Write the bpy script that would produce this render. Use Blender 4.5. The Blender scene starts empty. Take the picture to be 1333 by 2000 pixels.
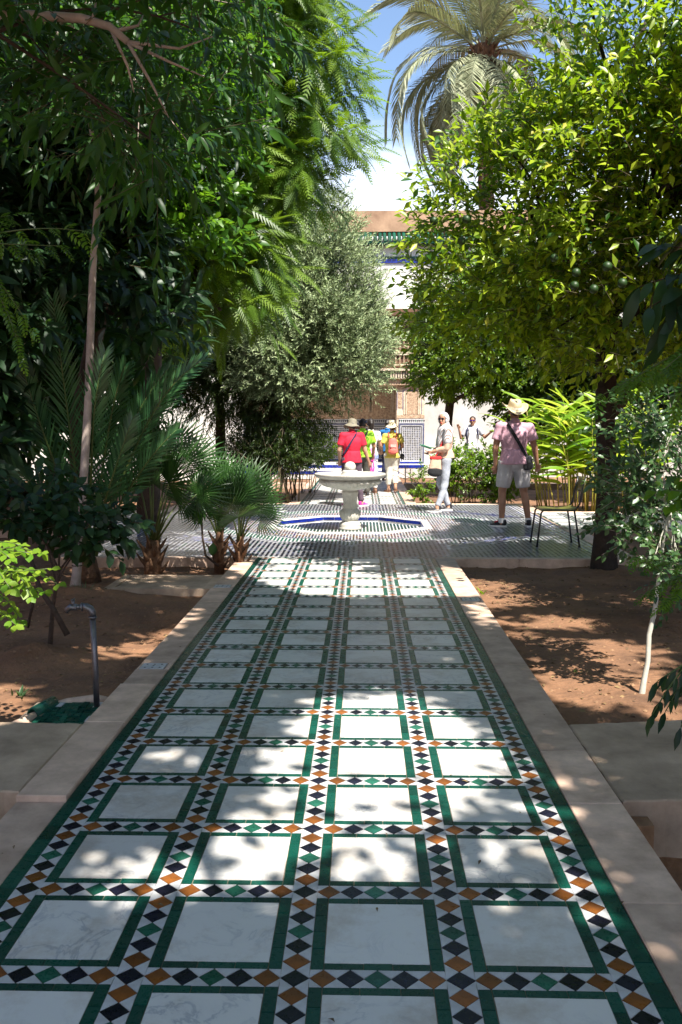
import bpy, math, random
import numpy as np
from mathutils import Vector, Matrix, Euler
R = random.Random(7)
NR = np.random.RandomState(11)
scene = bpy.context.scene
COL = scene.collection
rad = math.radians

# ---------------------------------------------------------------- camera
FPX = 1785.0
CAM = np.array([0.178, 0.0, 1.48])
TH = math.atan(172 / FPX)
PS = math.atan(41.5 * math.cos(TH) / FPX)
cam_d = bpy.data.cameras.new('camera')
cam_d.sensor_fit = 'VERTICAL'
cam_d.sensor_height = 36.0
cam_d.lens = FPX / 2000 * 36
cam_d.shift_x = 0.0
cam_d.clip_start = 0.05
cam_d.clip_end = 2000
cam_d.dof.use_dof = True
cam_d.dof.focus_distance = 8.0
cam_d.dof.aperture_fstop = 16
cam = bpy.data.objects.new('camera', cam_d)
cam.location = CAM
cam.rotation_euler = (math.pi / 2 - TH, 0, PS)
COL.objects.link(cam)
scene.camera = cam

# ---------------------------------------------------------------- sun and sky
SUN_EL = rad(56)
SH = np.array([-0.50, 0.866])            # direction shadows fall on the ground
COT = 1 / math.tan(SUN_EL)
sun_az_vec = Vector((0.50, -0.866, 0))
w = bpy.data.worlds.new('World'); scene.world = w
w.use_nodes = True
nt = w.node_tree
bg = nt.nodes['Background']
sky = nt.nodes.new('ShaderNodeTexSky')
sky.sky_type = 'NISHITA'
sky.sun_disc = False
sky.sun_elevation = SUN_EL
sky.sun_rotation = math.atan2(sun_az_vec.x, sun_az_vec.y)
sky.altitude = 400
sky.air_density = 1.0
sky.dust_density = 1.0
sky.ozone_density = 1.6
bg.inputs['Strength'].default_value = 0.105
# thin white cloud low over the roofs
tc = nt.nodes.new('ShaderNodeTexCoord')
mp = nt.nodes.new('ShaderNodeMapping'); mp.inputs['Scale'].default_value = (1.0, 1.0, 3.2)
nz = nt.nodes.new('ShaderNodeTexNoise'); nz.inputs['Scale'].default_value = 2.3; nz.inputs['Detail'].default_value = 9; nz.inputs['Roughness'].default_value = 0.62
sep = nt.nodes.new('ShaderNodeSeparateXYZ')
ele = nt.nodes.new('ShaderNodeMapRange'); ele.inputs['From Min'].default_value = 0.10; ele.inputs['From Max'].default_value = 0.36; ele.inputs['To Min'].default_value = 0.40; ele.inputs['To Max'].default_value = -0.13
add = nt.nodes.new('ShaderNodeMath'); add.operation = 'ADD'
cr = nt.nodes.new('ShaderNodeMapRange'); cr.inputs['From Min'].default_value = 0.5; cr.inputs['From Max'].default_value = 0.80
cr.interpolation_type = 'SMOOTHSTEP'
mx = nt.nodes.new('ShaderNodeMix'); mx.data_type = 'RGBA'
mx.inputs['B'].default_value = (6.0, 6.3, 6.8, 1)
L = nt.links.new
L(tc.outputs['Generated'], mp.inputs['Vector']); L(mp.outputs['Vector'], nz.inputs['Vector'])
L(tc.outputs['Generated'], sep.inputs[0]); L(sep.outputs['Z'], ele.inputs['Value'])
L(nz.outputs['Fac'], add.inputs[0]); L(ele.outputs[0], add.inputs[1]); L(add.outputs[0], cr.inputs['Value'])
L(cr.outputs[0], mx.inputs['Factor']); L(sky.outputs['Color'], mx.inputs['A'])
L(mx.outputs['Result'], bg.inputs['Color'])
sl = bpy.data.lights.new('sun', 'SUN')
sl.energy = 5.0; sl.angle = rad(0.53); sl.color = (1.0, 0.95, 0.86)
so = bpy.data.objects.new('sun', sl)
so.rotation_euler = Vector((0.50 * math.cos(SUN_EL), -0.866 * math.cos(SUN_EL), math.sin(SUN_EL))).to_track_quat('Z', 'Y').to_euler()
COL.objects.link(so)
scene.view_settings.view_transform = 'Standard'
scene.view_settings.look = 'None'
scene.view_settings.gamma = 1
scene.view_settings.exposure = 1.3
try: scene.view_settings.use_curve_mapping = False
except Exception: pass
scene.cycles.max_bounces = 7
scene.cycles.diffuse_bounces = 3
scene.cycles.transmission_bounces = 4
scene.cycles.sample_clamp_indirect = 6.0

# ---------------------------------------------------------------- pixel helpers (photo coordinates 1333 x 2000 -> world)
_a = math.pi / 2 - TH
_Rx = np.array([[1, 0, 0], [0, math.cos(_a), -math.sin(_a)], [0, math.sin(_a), math.cos(_a)]])
_Rz = np.array([[math.cos(PS), -math.sin(PS), 0], [math.sin(PS), math.cos(PS), 0], [0, 0, 1]])
def ray(x, y):
    return _Rz @ _Rx @ np.array([(x - 666.5) / FPX, -(y - 1000) / FPX, -1.0])
def G(x, y, z=0.0):
    d = ray(x, y); return CAM + d * ((z - CAM[2]) / d[2])
def P(x, y, Y):
    d = ray(x, y); return CAM + d * (Y / d[1])
def proj(pts):
    """world (N,3) -> photo pixels (N,2) and depth"""
    M = (_Rz @ _Rx).T
    c = (np.asarray(pts) - CAM) @ M.T
    z = np.maximum(-c[:, 2], 1e-3)
    return np.stack([666.5 + FPX * c[:, 0] / z, 1000 - FPX * c[:, 1] / z], 1), -c[:, 2]

# ---------------------------------------------------------------- materials
def new_mat(name):
    m = bpy.data.materials.new(name); m.use_nodes = True
    return m, m.node_tree, m.node_tree.nodes['Principled BSDF']
def mat(name, col, rough=0.6, var=0.15, scale=6.0, col2=None, bump=0.0, bscale=40.0, metal=0.0, spec=0.5, coord='Object', rnd=0.0, detail=6.0, coat=0.0, bdist=0.01, wear=0.0):
    m, t, b = new_mat(name)
    b.inputs['Roughness'].default_value = rough
    b.inputs['Metallic'].default_value = metal
    b.inputs['Specular IOR Level'].default_value = spec
    if coat: b.inputs['Coat Weight'].default_value = coat; b.inputs['Coat Roughness'].default_value = 0.08
    tcn = t.nodes.new('ShaderNodeTexCoord')
    n = t.nodes.new('ShaderNodeTexNoise'); n.inputs['Scale'].default_value = scale; n.inputs['Detail'].default_value = detail
    n.inputs['Roughness'].default_value = 0.65
    t.links.new(tcn.outputs[coord], n.inputs['Vector'])
    r = t.nodes.new('ShaderNodeValToRGB')
    c = np.array(col)
    c2 = np.array(col2) if col2 is not None else c * (1 - var)
    c1 = c if col2 is not None else c * (1 + var)
    r.color_ramp.elements[0].position = 0.32; r.color_ramp.elements[1].position = 0.68
    r.color_ramp.elements[0].color = (*c2, 1); r.color_ramp.elements[1].color = (*np.minimum(c1, 1), 1)
    t.links.new(n.outputs['Fac'], r.inputs['Fac'])
    out = r.outputs['Color']
    if rnd:
        oi = t.nodes.new('ShaderNodeObjectInfo')
        mr = t.nodes.new('ShaderNodeMapRange'); mr.inputs['To Min'].default_value = 1 - rnd; mr.inputs['To Max'].default_value = 1 + rnd
        t.links.new(oi.outputs['Random'], mr.inputs['Value'])
        mm = t.nodes.new('ShaderNodeMix'); mm.data_type = 'RGBA'; mm.blend_type = 'MULTIPLY'; mm.inputs['Factor'].default_value = 1
        cb = t.nodes.new('ShaderNodeCombineColor')
        for k in range(3): t.links.new(mr.outputs[0], cb.inputs[k])
        t.links.new(out, mm.inputs['A']); t.links.new(cb.outputs[0], mm.inputs['B'])
        out = mm.outputs['Result']
    if wear:      # scuffs and pinholes in the glaze
        nw = t.nodes.new('ShaderNodeTexNoise'); nw.inputs['Scale'].default_value = 38; nw.inputs['Detail'].default_value = 10; nw.inputs['Roughness'].default_value = .8
        gm = t.nodes.new('ShaderNodeNewGeometry'); t.links.new(gm.outputs['Position'], nw.inputs['Vector'])
        mw = t.nodes.new('ShaderNodeMapRange'); mw.inputs['From Min'].default_value = .60; mw.inputs['From Max'].default_value = .72; mw.inputs['To Max'].default_value = wear
        t.links.new(nw.outputs['Fac'], mw.inputs['Value'])
        m2 = t.nodes.new('ShaderNodeMix'); m2.data_type = 'RGBA'; m2.inputs['B'].default_value = (.34, .27, .21, 1)
        t.links.new(mw.outputs[0], m2.inputs['Factor']); t.links.new(out, m2.inputs['A']); out = m2.outputs['Result']
        mr2 = t.nodes.new('ShaderNodeMapRange'); mr2.inputs['From Min'].default_value = .35; mr2.inputs['From Max'].default_value = .7; mr2.inputs['To Min'].default_value = rough - .06; mr2.inputs['To Max'].default_value = rough + .3
        t.links.new(nw.outputs['Fac'], mr2.inputs['Value']); t.links.new(mr2.outputs[0], b.inputs['Roughness'])
    t.links.new(out, b.inputs['Base Color'])
    if bump:
        n2 = t.nodes.new('ShaderNodeTexNoise'); n2.inputs['Scale'].default_value = bscale; n2.inputs['Detail'].default_value = 5
        t.links.new(tcn.outputs[coord], n2.inputs['Vector'])
        bp = t.nodes.new('ShaderNodeBump'); bp.inputs['Strength'].default_value = bump; bp.inputs['Distance'].default_value = bdist
        t.links.new(n2.outputs['Fac'], bp.inputs['Height']); t.links.new(bp.outputs['Normal'], b.inputs['Normal'])
    return m
def leaf_mat(name, dark, light, trans, rough=0.42, tmix=0.35, spec=0.5, old=None):
    """colour runs dark..light with the per-leaf attribute; thin leaves also let light through"""
    m, t, b = new_mat(name)
    at = t.nodes.new('ShaderNodeAttribute'); at.attribute_name = 'rnd'
    r = t.nodes.new('ShaderNodeValToRGB')
    r.color_ramp.elements[0].color = (*dark, 1); r.color_ramp.elements[1].color = (*light, 1)
    r.color_ramp.elements[0].position = 0.1; r.color_ramp.elements[1].position = 0.92
    if old:
        e = r.color_ramp.elements.new(0.975); e.color = (*old, 1)
    t.links.new(at.outputs['Fac'], r.inputs['Fac'])
    t.links.new(r.outputs['Color'], b.inputs['Base Color'])
    b.inputs['Roughness'].default_value = rough
    b.inputs['Specular IOR Level'].default_value = spec
    tr = t.nodes.new('ShaderNodeBsdfTranslucent')
    r2 = t.nodes.new('ShaderNodeValToRGB')
    r2.color_ramp.elements[0].color = (*(np.array(trans) * 0.6), 1); r2.color_ramp.elements[1].color = (*trans, 1)
    t.links.new(at.outputs['Fac'], r2.inputs['Fac']); t.links.new(r2.outputs['Color'], tr.inputs['Color'])
    mixn = t.nodes.new('ShaderNodeMixShader'); mixn.inputs[0].default_value = tmix
    t.links.new(b.outputs[0], mixn.inputs[1]); t.links.new(tr.outputs[0], mixn.inputs[2])
    t.links.new(mixn.outputs[0], t.nodes['Material Output'].inputs['Surface'])
    return m
def marble_mat(name, base, vein, stain, rough=0.3):
    m, t, b = new_mat(name)
    tcn = t.nodes.new('ShaderNodeTexCoord'); oi = t.nodes.new('ShaderNodeObjectInfo')
    sc = t.nodes.new('ShaderNodeVectorMath'); sc.operation = 'SCALE'; sc.inputs['Scale'].default_value = 37.0
    cx = t.nodes.new('ShaderNodeCombineXYZ')
    for k in range(3): t.links.new(oi.outputs['Random'], cx.inputs[k])
    t.links.new(cx.outputs[0], sc.inputs[0])
    ad = t.nodes.new('ShaderNodeVectorMath'); ad.operation = 'ADD'
    t.links.new(tcn.outputs['Object'], ad.inputs[0]); t.links.new(sc.outputs[0], ad.inputs[1])
    n1 = t.nodes.new('ShaderNodeTexNoise'); n1.inputs['Scale'].default_value = 5; n1.inputs['Detail'].default_value = 8; n1.inputs['Distortion'].default_value = 1.6; n1.inputs['Roughness'].default_value = .6
    t.links.new(ad.outputs[0], n1.inputs['Vector'])
    r1 = t.nodes.new('ShaderNodeValToRGB')
    e = r1.color_ramp.elements
    e[0].position = .40; e[0].color = (0, 0, 0, 1); e[1].position = .60; e[1].color = (0, 0, 0, 1)
    q = e.new(.495); q.color = (.9, .9, .9, 1); q = e.new(.47); q.color = (.12, .12, .12, 1); q = e.new(.53); q.color = (.1, .1, .1, 1)
    t.links.new(n1.outputs['Fac'], r1.inputs['Fac'])
    n3 = t.nodes.new('ShaderNodeTexNoise'); n3.inputs['Scale'].default_value = 2.2; n3.inputs['Detail'].default_value = 3
    t.links.new(ad.outputs[0], n3.inputs['Vector'])
    r3 = t.nodes.new('ShaderNodeMapRange'); r3.inputs['From Min'].default_value = .42; r3.inputs['From Max'].default_value = .62
    t.links.new(n3.outputs['Fac'], r3.inputs['Value'])
    mu = t.nodes.new('ShaderNodeMath'); mu.operation = 'MULTIPLY'
    t.links.new(r1.outputs['Color'], mu.inputs[0]); t.links.new(r3.outputs[0], mu.inputs[1])
    a = t.nodes.new('ShaderNodeMix'); a.data_type = 'RGBA'; a.inputs['A'].default_value = (*base, 1); a.inputs['B'].default_value = (*vein, 1)
    t.links.new(mu.outputs[0], a.inputs['Factor'])
    n2 = t.nodes.new('ShaderNodeTexNoise'); n2.inputs['Scale'].default_value = 3.0; n2.inputs['Detail'].default_value = 10; n2.inputs['Roughness'].default_value = .75
    av = t.nodes.new('ShaderNodeVectorMath'); av.operation = 'ADD'; av.inputs[1].default_value = (9, 4, 2)
    t.links.new(ad.outputs[0], av.inputs[0]); t.links.new(av.outputs[0], n2.inputs['Vector'])
    r2 = t.nodes.new('ShaderNodeMapRange'); r2.inputs['From Min'].default_value = .47; r2.inputs['From Max'].default_value = .76; r2.inputs['To Max'].default_value = .9
    t.links.new(n2.outputs['Fac'], r2.inputs['Value'])
    b2 = t.nodes.new('ShaderNodeMix'); b2.data_type = 'RGBA'; b2.inputs['B'].default_value = (*stain, 1)
    t.links.new(r2.outputs[0], b2.inputs['Factor']); t.links.new(a.outputs['Result'], b2.inputs['A'])
    # each slab is cut from its own block: overall tone varies
    mr = t.nodes.new('ShaderNodeMapRange'); mr.inputs['To Min'].default_value = .84; mr.inputs['To Max'].default_value = 1.04
    t.links.new(oi.outputs['Random'], mr.inputs['Value'])
    cb = t.nodes.new('ShaderNodeCombineColor')
    for k in range(3): t.links.new(mr.outputs[0], cb.inputs[k])
    mm = t.nodes.new('ShaderNodeMix'); mm.data_type = 'RGBA'; mm.blend_type = 'MULTIPLY'; mm.inputs['Factor'].default_value = 1
    t.links.new(b2.outputs['Result'], mm.inputs['A']); t.links.new(cb.outputs[0], mm.inputs['B'])
    t.links.new(mm.outputs['Result'], b.inputs['Base Color'])
    rr = t.nodes.new('ShaderNodeMapRange'); rr.inputs['To Min'].default_value = rough - .1; rr.inputs['To Max'].default_value = rough + .25
    t.links.new(n2.outputs['Fac'], rr.inputs['Value']); t.links.new(rr.outputs[0], b.inputs['Roughness'])
    bp = t.nodes.new('ShaderNodeBump'); bp.inputs['Strength'].default_value = .12; bp.inputs['Distance'].default_value = .004
    t.links.new(n2.outputs['Fac'], bp.inputs['Height']); t.links.new(bp.outputs['Normal'], b.inputs['Normal'])
    return m

# ---------------------------------------------------------------- mesh helpers
def link(name, me, parent=None, m=None, loc=None, rot=None, sc=None):
    o = bpy.data.objects.new(name, me); COL.objects.link(o)
    if parent is not None: o.parent = parent
    if m is not None and me is not None and len(me.materials) == 0: me.materials.append(m)
    if loc is not None: o.location = loc
    if rot is not None: o.rotation_euler = rot
    if sc is not None: o.scale = sc
    return o
def adopt(o, parent):
    """parent an object whose coordinates are already world coordinates"""
    if parent is not None:
        o.parent = parent; o.matrix_parent_inverse = parent.matrix_basis.inverted()
    return o
def tag(o, label=None, cat=None, group=None, kind=None):
    if label: o['label'] = label
    if cat: o['category'] = cat
    if group: o['group'] = group
    if kind: o['kind'] = kind
    return o
def empty(name, loc=(0, 0, 0), rz=0.0, label=None, cat=None, group=None):
    o = bpy.data.objects.new(name, None); o.empty_display_size = 0.1
    o.location = loc; o.rotation_euler = (0, 0, rz); COL.objects.link(o)
    return tag(o, label, cat, group)
def np_mesh(name, V, F, mats=None, midx=None, rnd=None, smooth=False):
    me = bpy.data.meshes.new(name)
    V = np.ascontiguousarray(V, dtype=np.float32); F = np.ascontiguousarray(F, dtype=np.int32)
    k = F.shape[1]
    me.vertices.add(len(V)); me.vertices.foreach_set('co', V.ravel())
    me.loops.add(F.size); me.loops.foreach_set('vertex_index', F.ravel())
    me.polygons.add(len(F)); me.polygons.foreach_set('loop_start', np.arange(0, F.size, k, dtype=np.int32))
    try: me.polygons.foreach_set('loop_total', np.full(len(F), k, dtype=np.int32))
    except Exception: pass
    for m in (mats or []): me.materials.append(m)
    if midx is not None: me.polygons.foreach_set('material_index', np.asarray(midx, dtype=np.int32))
    if smooth: me.polygons.foreach_set('use_smooth', np.ones(len(F), dtype=bool))
    if rnd is not None:
        a = me.attributes.new('rnd', 'FLOAT', 'FACE'); a.data.foreach_set('value', np.asarray(rnd, dtype=np.float32))
    me.update(calc_edges=True)
    return me
class MB:
    def __init__(s): s.v = []; s.f = []; s.m = []; s.sm = []
    def add(s, vs, fs, mi=0, sm=False):
        o = len(s.v); s.v += [tuple(float(c) for c in p) for p in vs]
        for f in fs: s.f.append(tuple(i + o for i in f)); s.m.append(mi); s.sm.append(sm)
    def box(s, x0, x1, y0, y1, z0, z1, mi=0):
        s.add([(x0, y0, z0), (x1, y0, z0), (x1, y1, z0), (x0, y1, z0), (x0, y0, z1), (x1, y0, z1), (x1, y1, z1), (x0, y1, z1)],
              [(0, 3, 2, 1), (4, 5, 6, 7), (0, 1, 5, 4), (1, 2, 6, 5), (2, 3, 7, 6), (3, 0, 4, 7)], mi)
    def tube(s, pts, rs, n=8, mi=0, cap=True):
        pts = [np.array(p, float) for p in pts]
        if not hasattr(rs, '__len__'): rs = [rs] * len(pts)
        ref = np.array([0.0, 0, 1]) if abs((pts[-1] - pts[0])[2]) < 0.9 * np.linalg.norm(pts[-1] - pts[0]) + 1e-9 else np.array([0.0, 1, 0])
        V = []
        for i, p in enumerate(pts):
            t = pts[min(i + 1, len(pts) - 1)] - pts[max(i - 1, 0)]; t = t / (np.linalg.norm(t) + 1e-9)
            u = np.cross(t, ref); u /= (np.linalg.norm(u) + 1e-9); v = np.cross(t, u)
            for k in range(n):
                a = 2 * math.pi * k / n
                V.append(p + rs[i] * (math.cos(a) * u + math.sin(a) * v))
        Fs = []
        for i in range(len(pts) - 1):
            for k in range(n):
                Fs.append((i * n + k, i * n + (k + 1) % n, (i + 1) * n + (k + 1) % n, (i + 1) * n + k))
        if cap:
            Fs.append(tuple(range(n - 1, -1, -1))); Fs.append(tuple((len(pts) - 1) * n + k for k in range(n)))
        s.add(V, Fs, mi, True)
    def lathe(s, prof, n=24, c=(0, 0, 0), mi=0, fl=None, sm=True):
        V = []
        for i, (r, z) in enumerate(prof):
            for k in range(n):
                a = 2 * math.pi * k / n; rr = r
                if fl: rr = fl(i, a, r)
                V.append((c[0] + rr * math.cos(a), c[1] + rr * math.sin(a), c[2] + z))
        Fs = []
        for i in range(len(prof) - 1):
            for k in range(n): Fs.append((i * n + k, i * n + (k + 1) % n, (i + 1) * n + (k + 1) % n, (i + 1) * n + k))
        s.add(V, Fs, mi, sm)
    def mesh(s, name, mats):
        me = bpy.data.meshes.new(name); me.from_pydata(s.v, [], s.f)
        for m in (mats if isinstance(mats, (list, tuple)) else [mats]): me.materials.append(m)
        me.polygons.foreach_set('material_index', s.m); me.polygons.foreach_set('use_smooth', s.sm)
        me.update(); return me
    def build(s, name, mats, parent=None, **k):
        return link(name, s.mesh(name, mats), parent, **k)
def norm(a): return a / (np.linalg.norm(a, axis=-1, keepdims=True) + 1e-9)
def vnoise(p, s=1.0, seed=0.0):
    p = np.asarray(p) * s
    x, y, z = p[..., 0] + seed, p[..., 1] + seed * 1.7, p[..., 2] + seed * 0.6
    return (np.sin(x * 1.7 + 1.3 * np.sin(y * 1.1 + z)) + np.sin(y * 2.1 + 1.1 * np.sin(z * 1.3 + x * .7)) + np.sin(z * 1.9 + 1.2 * np.sin(x * 1.5 - y))) / 3
# leaf templates: base at the origin, grows along +Y, face up +Z
def leaf_t(wd=0.42, fold=0.12, droop=0.15, peak=0.45, seg=2):
    """unit length leaf; returns V,F(tri)"""
    V = []; Fs = []
    def zc(t): return -droop * t * t
    mids = []; Ls = []; Rs = []
    for i in range(seg + 1):
        t = i / seg
        mids.append(len(V)); V.append((0, t, zc(t)))
        if 0 < i < seg or seg == 1:
            wv = wd / 2 * (math.sin(math.pi * t ** (math.log(.5) / math.log(peak))) ** .8 if seg > 1 else 1)
            Ls.append(len(V)); V.append((-wv, t - 0.02, zc(t) + fold * wv * 2))
            Rs.append(len(V)); V.append((wv, t - 0.02, zc(t) + fold * wv * 2))
        else: Ls.append(None); Rs.append(None)
    for i in range(seg):
        a, b = mids[i], mids[i + 1]
        for S, fl in ((Ls, 0), (Rs, 1)):
            if S[i] is None: tr = [(a, S[i + 1], b)]
            elif S[i + 1] is None: tr = [(a, S[i], b)]
            else: tr = [(a, S[i], S[i + 1]), (a, S[i + 1], b)]
            for q in tr: Fs.append(q if fl == 1 else (q[0], q[2], q[1]))
    return np.array(V), np.array(Fs)
def frames(y, up, jit=0.0):
    """rotation matrices with columns x,y,z given leaf directions y and approximate ups"""
    y = norm(y)
    up = up + NR.normal(size=y.shape) * jit
    z = norm(up - (up * y).sum(1, keepdims=True) * y)
    x = np.cross(y, z)
    return np.stack([x, y, z], 2)
def scatter(name, T, RM, pos, sc, m, parent=None, rnd=None, kind=None, smooth=False):
    V, F = T
    n = len(pos)
    if n == 0: return None
    W = np.einsum('nij,vj->nvi', RM, V) * np.asarray(sc).reshape(-1, 1, 1) + pos[:, None, :]
    FF = F[None] + (np.arange(n) * len(V))[:, None, None]
    if rnd is None: rnd = NR.rand(n)
    me = np_mesh(name, W.reshape(-1, 3), FF.reshape(-1, F.shape[1]), [m], rnd=np.repeat(rnd, len(F)), smooth=smooth)
    o = link(name, me); adopt(o, parent)
    if kind: o['kind'] = kind
    return o
def leaf_objs(T, RM, pos, sc, m, parent, name='leaf', nvar=6):
    """single leaves as parts that share mesh data"""
    V, F = T
    ms = [np_mesh(name, V, F, [m], rnd=np.full(len(F), (k + .5) / nvar)) for k in range(nvar)]
    for i in range(len(pos)):
        o = bpy.data.objects.new(name, ms[R.randrange(nvar)])
        M = np.eye(4); M[:3, :3] = RM[i] * sc[i]; M[:3, 3] = pos[i]
        o.matrix_basis = Matrix(M.tolist()); adopt(o, parent)
        COL.objects.link(o)
# ================================================================ materials used by the setting
M = {}
M['slab'] = marble_mat('marble_white', (.70, .68, .65), (.38, .39, .42), (.38, .29, .20), .28)
M['marble'] = marble_mat('marble_fountain', (.62, .59, .52), (.26, .26, .26), (.26, .22, .15), .45)
M['grout'] = mat('grout', (.20, .15, .11), .9, col2=(.34, .26, .19), scale=30)
M['green'] = mat('glaze_green', (.004, .075, .050), .22, col2=(.0025, .035, .026), scale=18, rnd=.35, bump=.25, bscale=55, bdist=.002, wear=0.5, spec=.3)
M['lgreen'] = mat('glaze_light_green', (.02, .125, .082), .22, col2=(.009, .065, .042), scale=18, rnd=.3, bump=.25, bscale=55, bdist=.002, wear=0.5, spec=.3)
M['black'] = mat('glaze_black', (.010, .010, .022), .22, col2=(.003, .003, .009), scale=14, rnd=.5, bump=.25, bscale=55, bdist=.002, wear=0.5, spec=.3)
M['ochre'] = mat('glaze_ochre', (.25, .085, .017), .25, col2=(.12, .042, .013), scale=14, rnd=.35, bump=.25, bscale=55, bdist=.002, wear=0.5, spec=.3)
M['white'] = mat('glaze_white', (.56, .56, .58), .28, col2=(.42, .41, .40), scale=20, rnd=.08, bump=.2, bscale=55, bdist=.002, wear=0.35)
M['blue'] = mat('glaze_blue', (.010, .028, .28), .2, col2=(.006, .014, .13), scale=14, rnd=.3)
M['kerb'] = mat('kerb_limestone', (.70, .50, .38), .62, col2=(.38, .26, .19), scale=5.5, rnd=.2, bump=.35, bscale=45, detail=12, bdist=.004)
M['slabstone'] = mat('old_slab', (.56, .41, .29), .8, col2=(.27, .19, .13), scale=3.2, rnd=.1, bump=.6, bscale=30, detail=14, bdist=.006)
M['soil'] = mat('soil', (.27, .135, .068), .95, col2=(.115, .058, .031), scale=2.2, bump=.9, bscale=26, detail=14, bdist=.02)
M['clod'] = mat('clod', (.30, .17, .09), .95, col2=(.16, .085, .045), scale=9, bump=.9, bscale=30, bdist=.01)
M['wallwhite'] = mat('limewash', (.72, .70, .66), .9, col2=(.56, .53, .48), scale=1.2, bump=.25, bscale=14, detail=9)
M['wallgrey'] = mat('grey_plaster', (.55, .53, .50), .9, col2=(.36, .34, .32), scale=1.0, bump=.25, bscale=14, detail=9)
M['earth'] = mat('earth_render', (.42, .27, .17), .95, col2=(.22, .13, .08), scale=1.6, bump=.4, bscale=12, detail=10)
M['stucco'] = mat('carved_stucco', (.55, .40, .27), .85, col2=(.22, .13, .08), scale=16, bump=.9, bscale=30, bdist=.02)
M['stucco2'] = mat('pale_stucco', (.66, .55, .42), .85, col2=(.46, .35, .25), scale=10, bump=.6, bscale=30, bdist=.01)
M['cedar'] = mat('cedar', (.16, .075, .035), .7, col2=(.06, .028, .015), scale=8, bump=.5, bscale=20)
M['bark'] = mat('bark', (.085, .055, .038), .9, col2=(.035, .022, .016), scale=9, bump=1.0, bscale=22, detail=10, bdist=.02)
M['barkdark'] = mat('dark_bark', (.045, .030, .022), .92, col2=(.014, .010, .008), scale=9, bump=1.0, bscale=22, detail=10, bdist=.02)
M['barkpale'] = mat('pale_bark', (.48, .39, .34), .7, col2=(.27, .21, .18), scale=7, bump=.4, bscale=30, bdist=.005)
M['barkwhite'] = mat('white_bark', (.55, .53, .45), .7, col2=(.36, .33, .27), scale=10, bump=.3, bscale=30, bdist=.004)
M['twig'] = mat('twig', (.12, .10, .05), .8, col2=(.06, .045, .025), scale=9)
M['fibre'] = mat('palm_fibre', (.17, .085, .04), .9, col2=(.06, .03, .016), scale=14, bump=.9, bscale=30, bdist=.02)
M['pipe'] = mat('galvanised', (.20, .20, .22), .42, col2=(.11, .10, .11), scale=12, metal=.85, bump=.15, bscale=60, bdist=.001)
M['hose'] = mat('hose', (.50, .40, .14), .5, var=.1)
M['dark'] = mat('dark_plastic', (.02, .02, .02), .4)

# ================================================================ ground
def ground():
    def axis(lo, hi, fine_lo, fine_hi, fs, grow=1.35):
        a = list(np.arange(fine_lo, fine_hi, fs)); st = fs
        while a[-1] < hi: st *= grow; a.append(a[-1] + st)
        st = fs; b = [fine_lo]
        while b[-1] > lo: st *= grow; b.append(b[-1] - st)
        return np.array(sorted(set(b[1:] + a)))
    xs = axis(-900, 900, -4.6, 4.6, .05); ys = axis(-900, 900, 1.5, 10.2, .05)
    X, Y = np.meshgrid(xs, ys)
    pz = np.stack([X, Y, 0 * X], -1)
    near = np.exp(-(np.maximum(np.abs(X) - 4.6, 0) + np.maximum(np.abs(Y - 6) - 5, 0)))
    Z = -.115 + near * (.018 * vnoise(pz, 2.3, 1) + .010 * vnoise(pz, 6.1, 5) + .004 * vnoise(pz, 17, 2))
    Z = Z + near * (np.abs(X) > 1.2) * .022 * np.maximum(vnoise(pz, 3.4, 9), 0) * (vnoise(pz, 9, 4) > -.2)
    def bump(cx, cy, r, h, p=1.0, ex=1.0):
        nonlocal Z
        d = np.sqrt(((X - cx) / ex) ** 2 + (Y - cy) ** 2) / r
        Z = Z + h * np.exp(-(d ** 2) * p) * (1 + .25 * vnoise(pz, 13, cx))
    bump(-2.05, 5.95, .36, .17, 1.6, 1.3)     # heap round the forked stick
    bump(-2.35, 8.0, .5, .15)
    bump(-1.55, 7.0, .5, -.09)                 # watering basins
    bump(-1.9, 6.3, .4, -.04)
    bump(-1.95, 9.25, .3, .05)
    bump(1.75, 5.0, .25, .03)
    bump(2.4, 7.4, .4, .05)
    bump(2.8, 9.7, .6, .04)
    bump(1.6, 4.6, .7, -.02)
    # low bed beside the near right kerb
    low = (X > 1.15) & (Y < 3.62); Z = np.where(low, Z - .13, Z)
    low2 = (X < -1.15) & (Y < 3.55); Z = np.where(low2, Z - .10, Z)
    inpath = (np.abs(X) < 1.0) | ((np.abs(X) < 3.1) & (Y > 10.25) & (Y < 16.7)); Z = np.where(inpath, np.minimum(Z, -.12), Z)
    pool = (np.abs(X) < 1.4) & (np.abs(Y - 13.58) < 1.4); Z = np.where(pool, -.4, Z)
    ny, nx = X.shape
    V = np.stack([X, Y, Z], -1).reshape(-1, 3)
    i = np.arange(ny - 1)[:, None] * nx + np.arange(nx - 1)[None]
    F = np.stack([i, i + 1, i + nx + 1, i + nx], -1).reshape(-1, 4)
    me = np_mesh('ground', V, F, [M['soil']], smooth=True)
    return tag(link('ground', me), 'brown sandy garden soil with low watering mounds beside the tiled path', kind='structure')
g_obj = ground()

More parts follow.
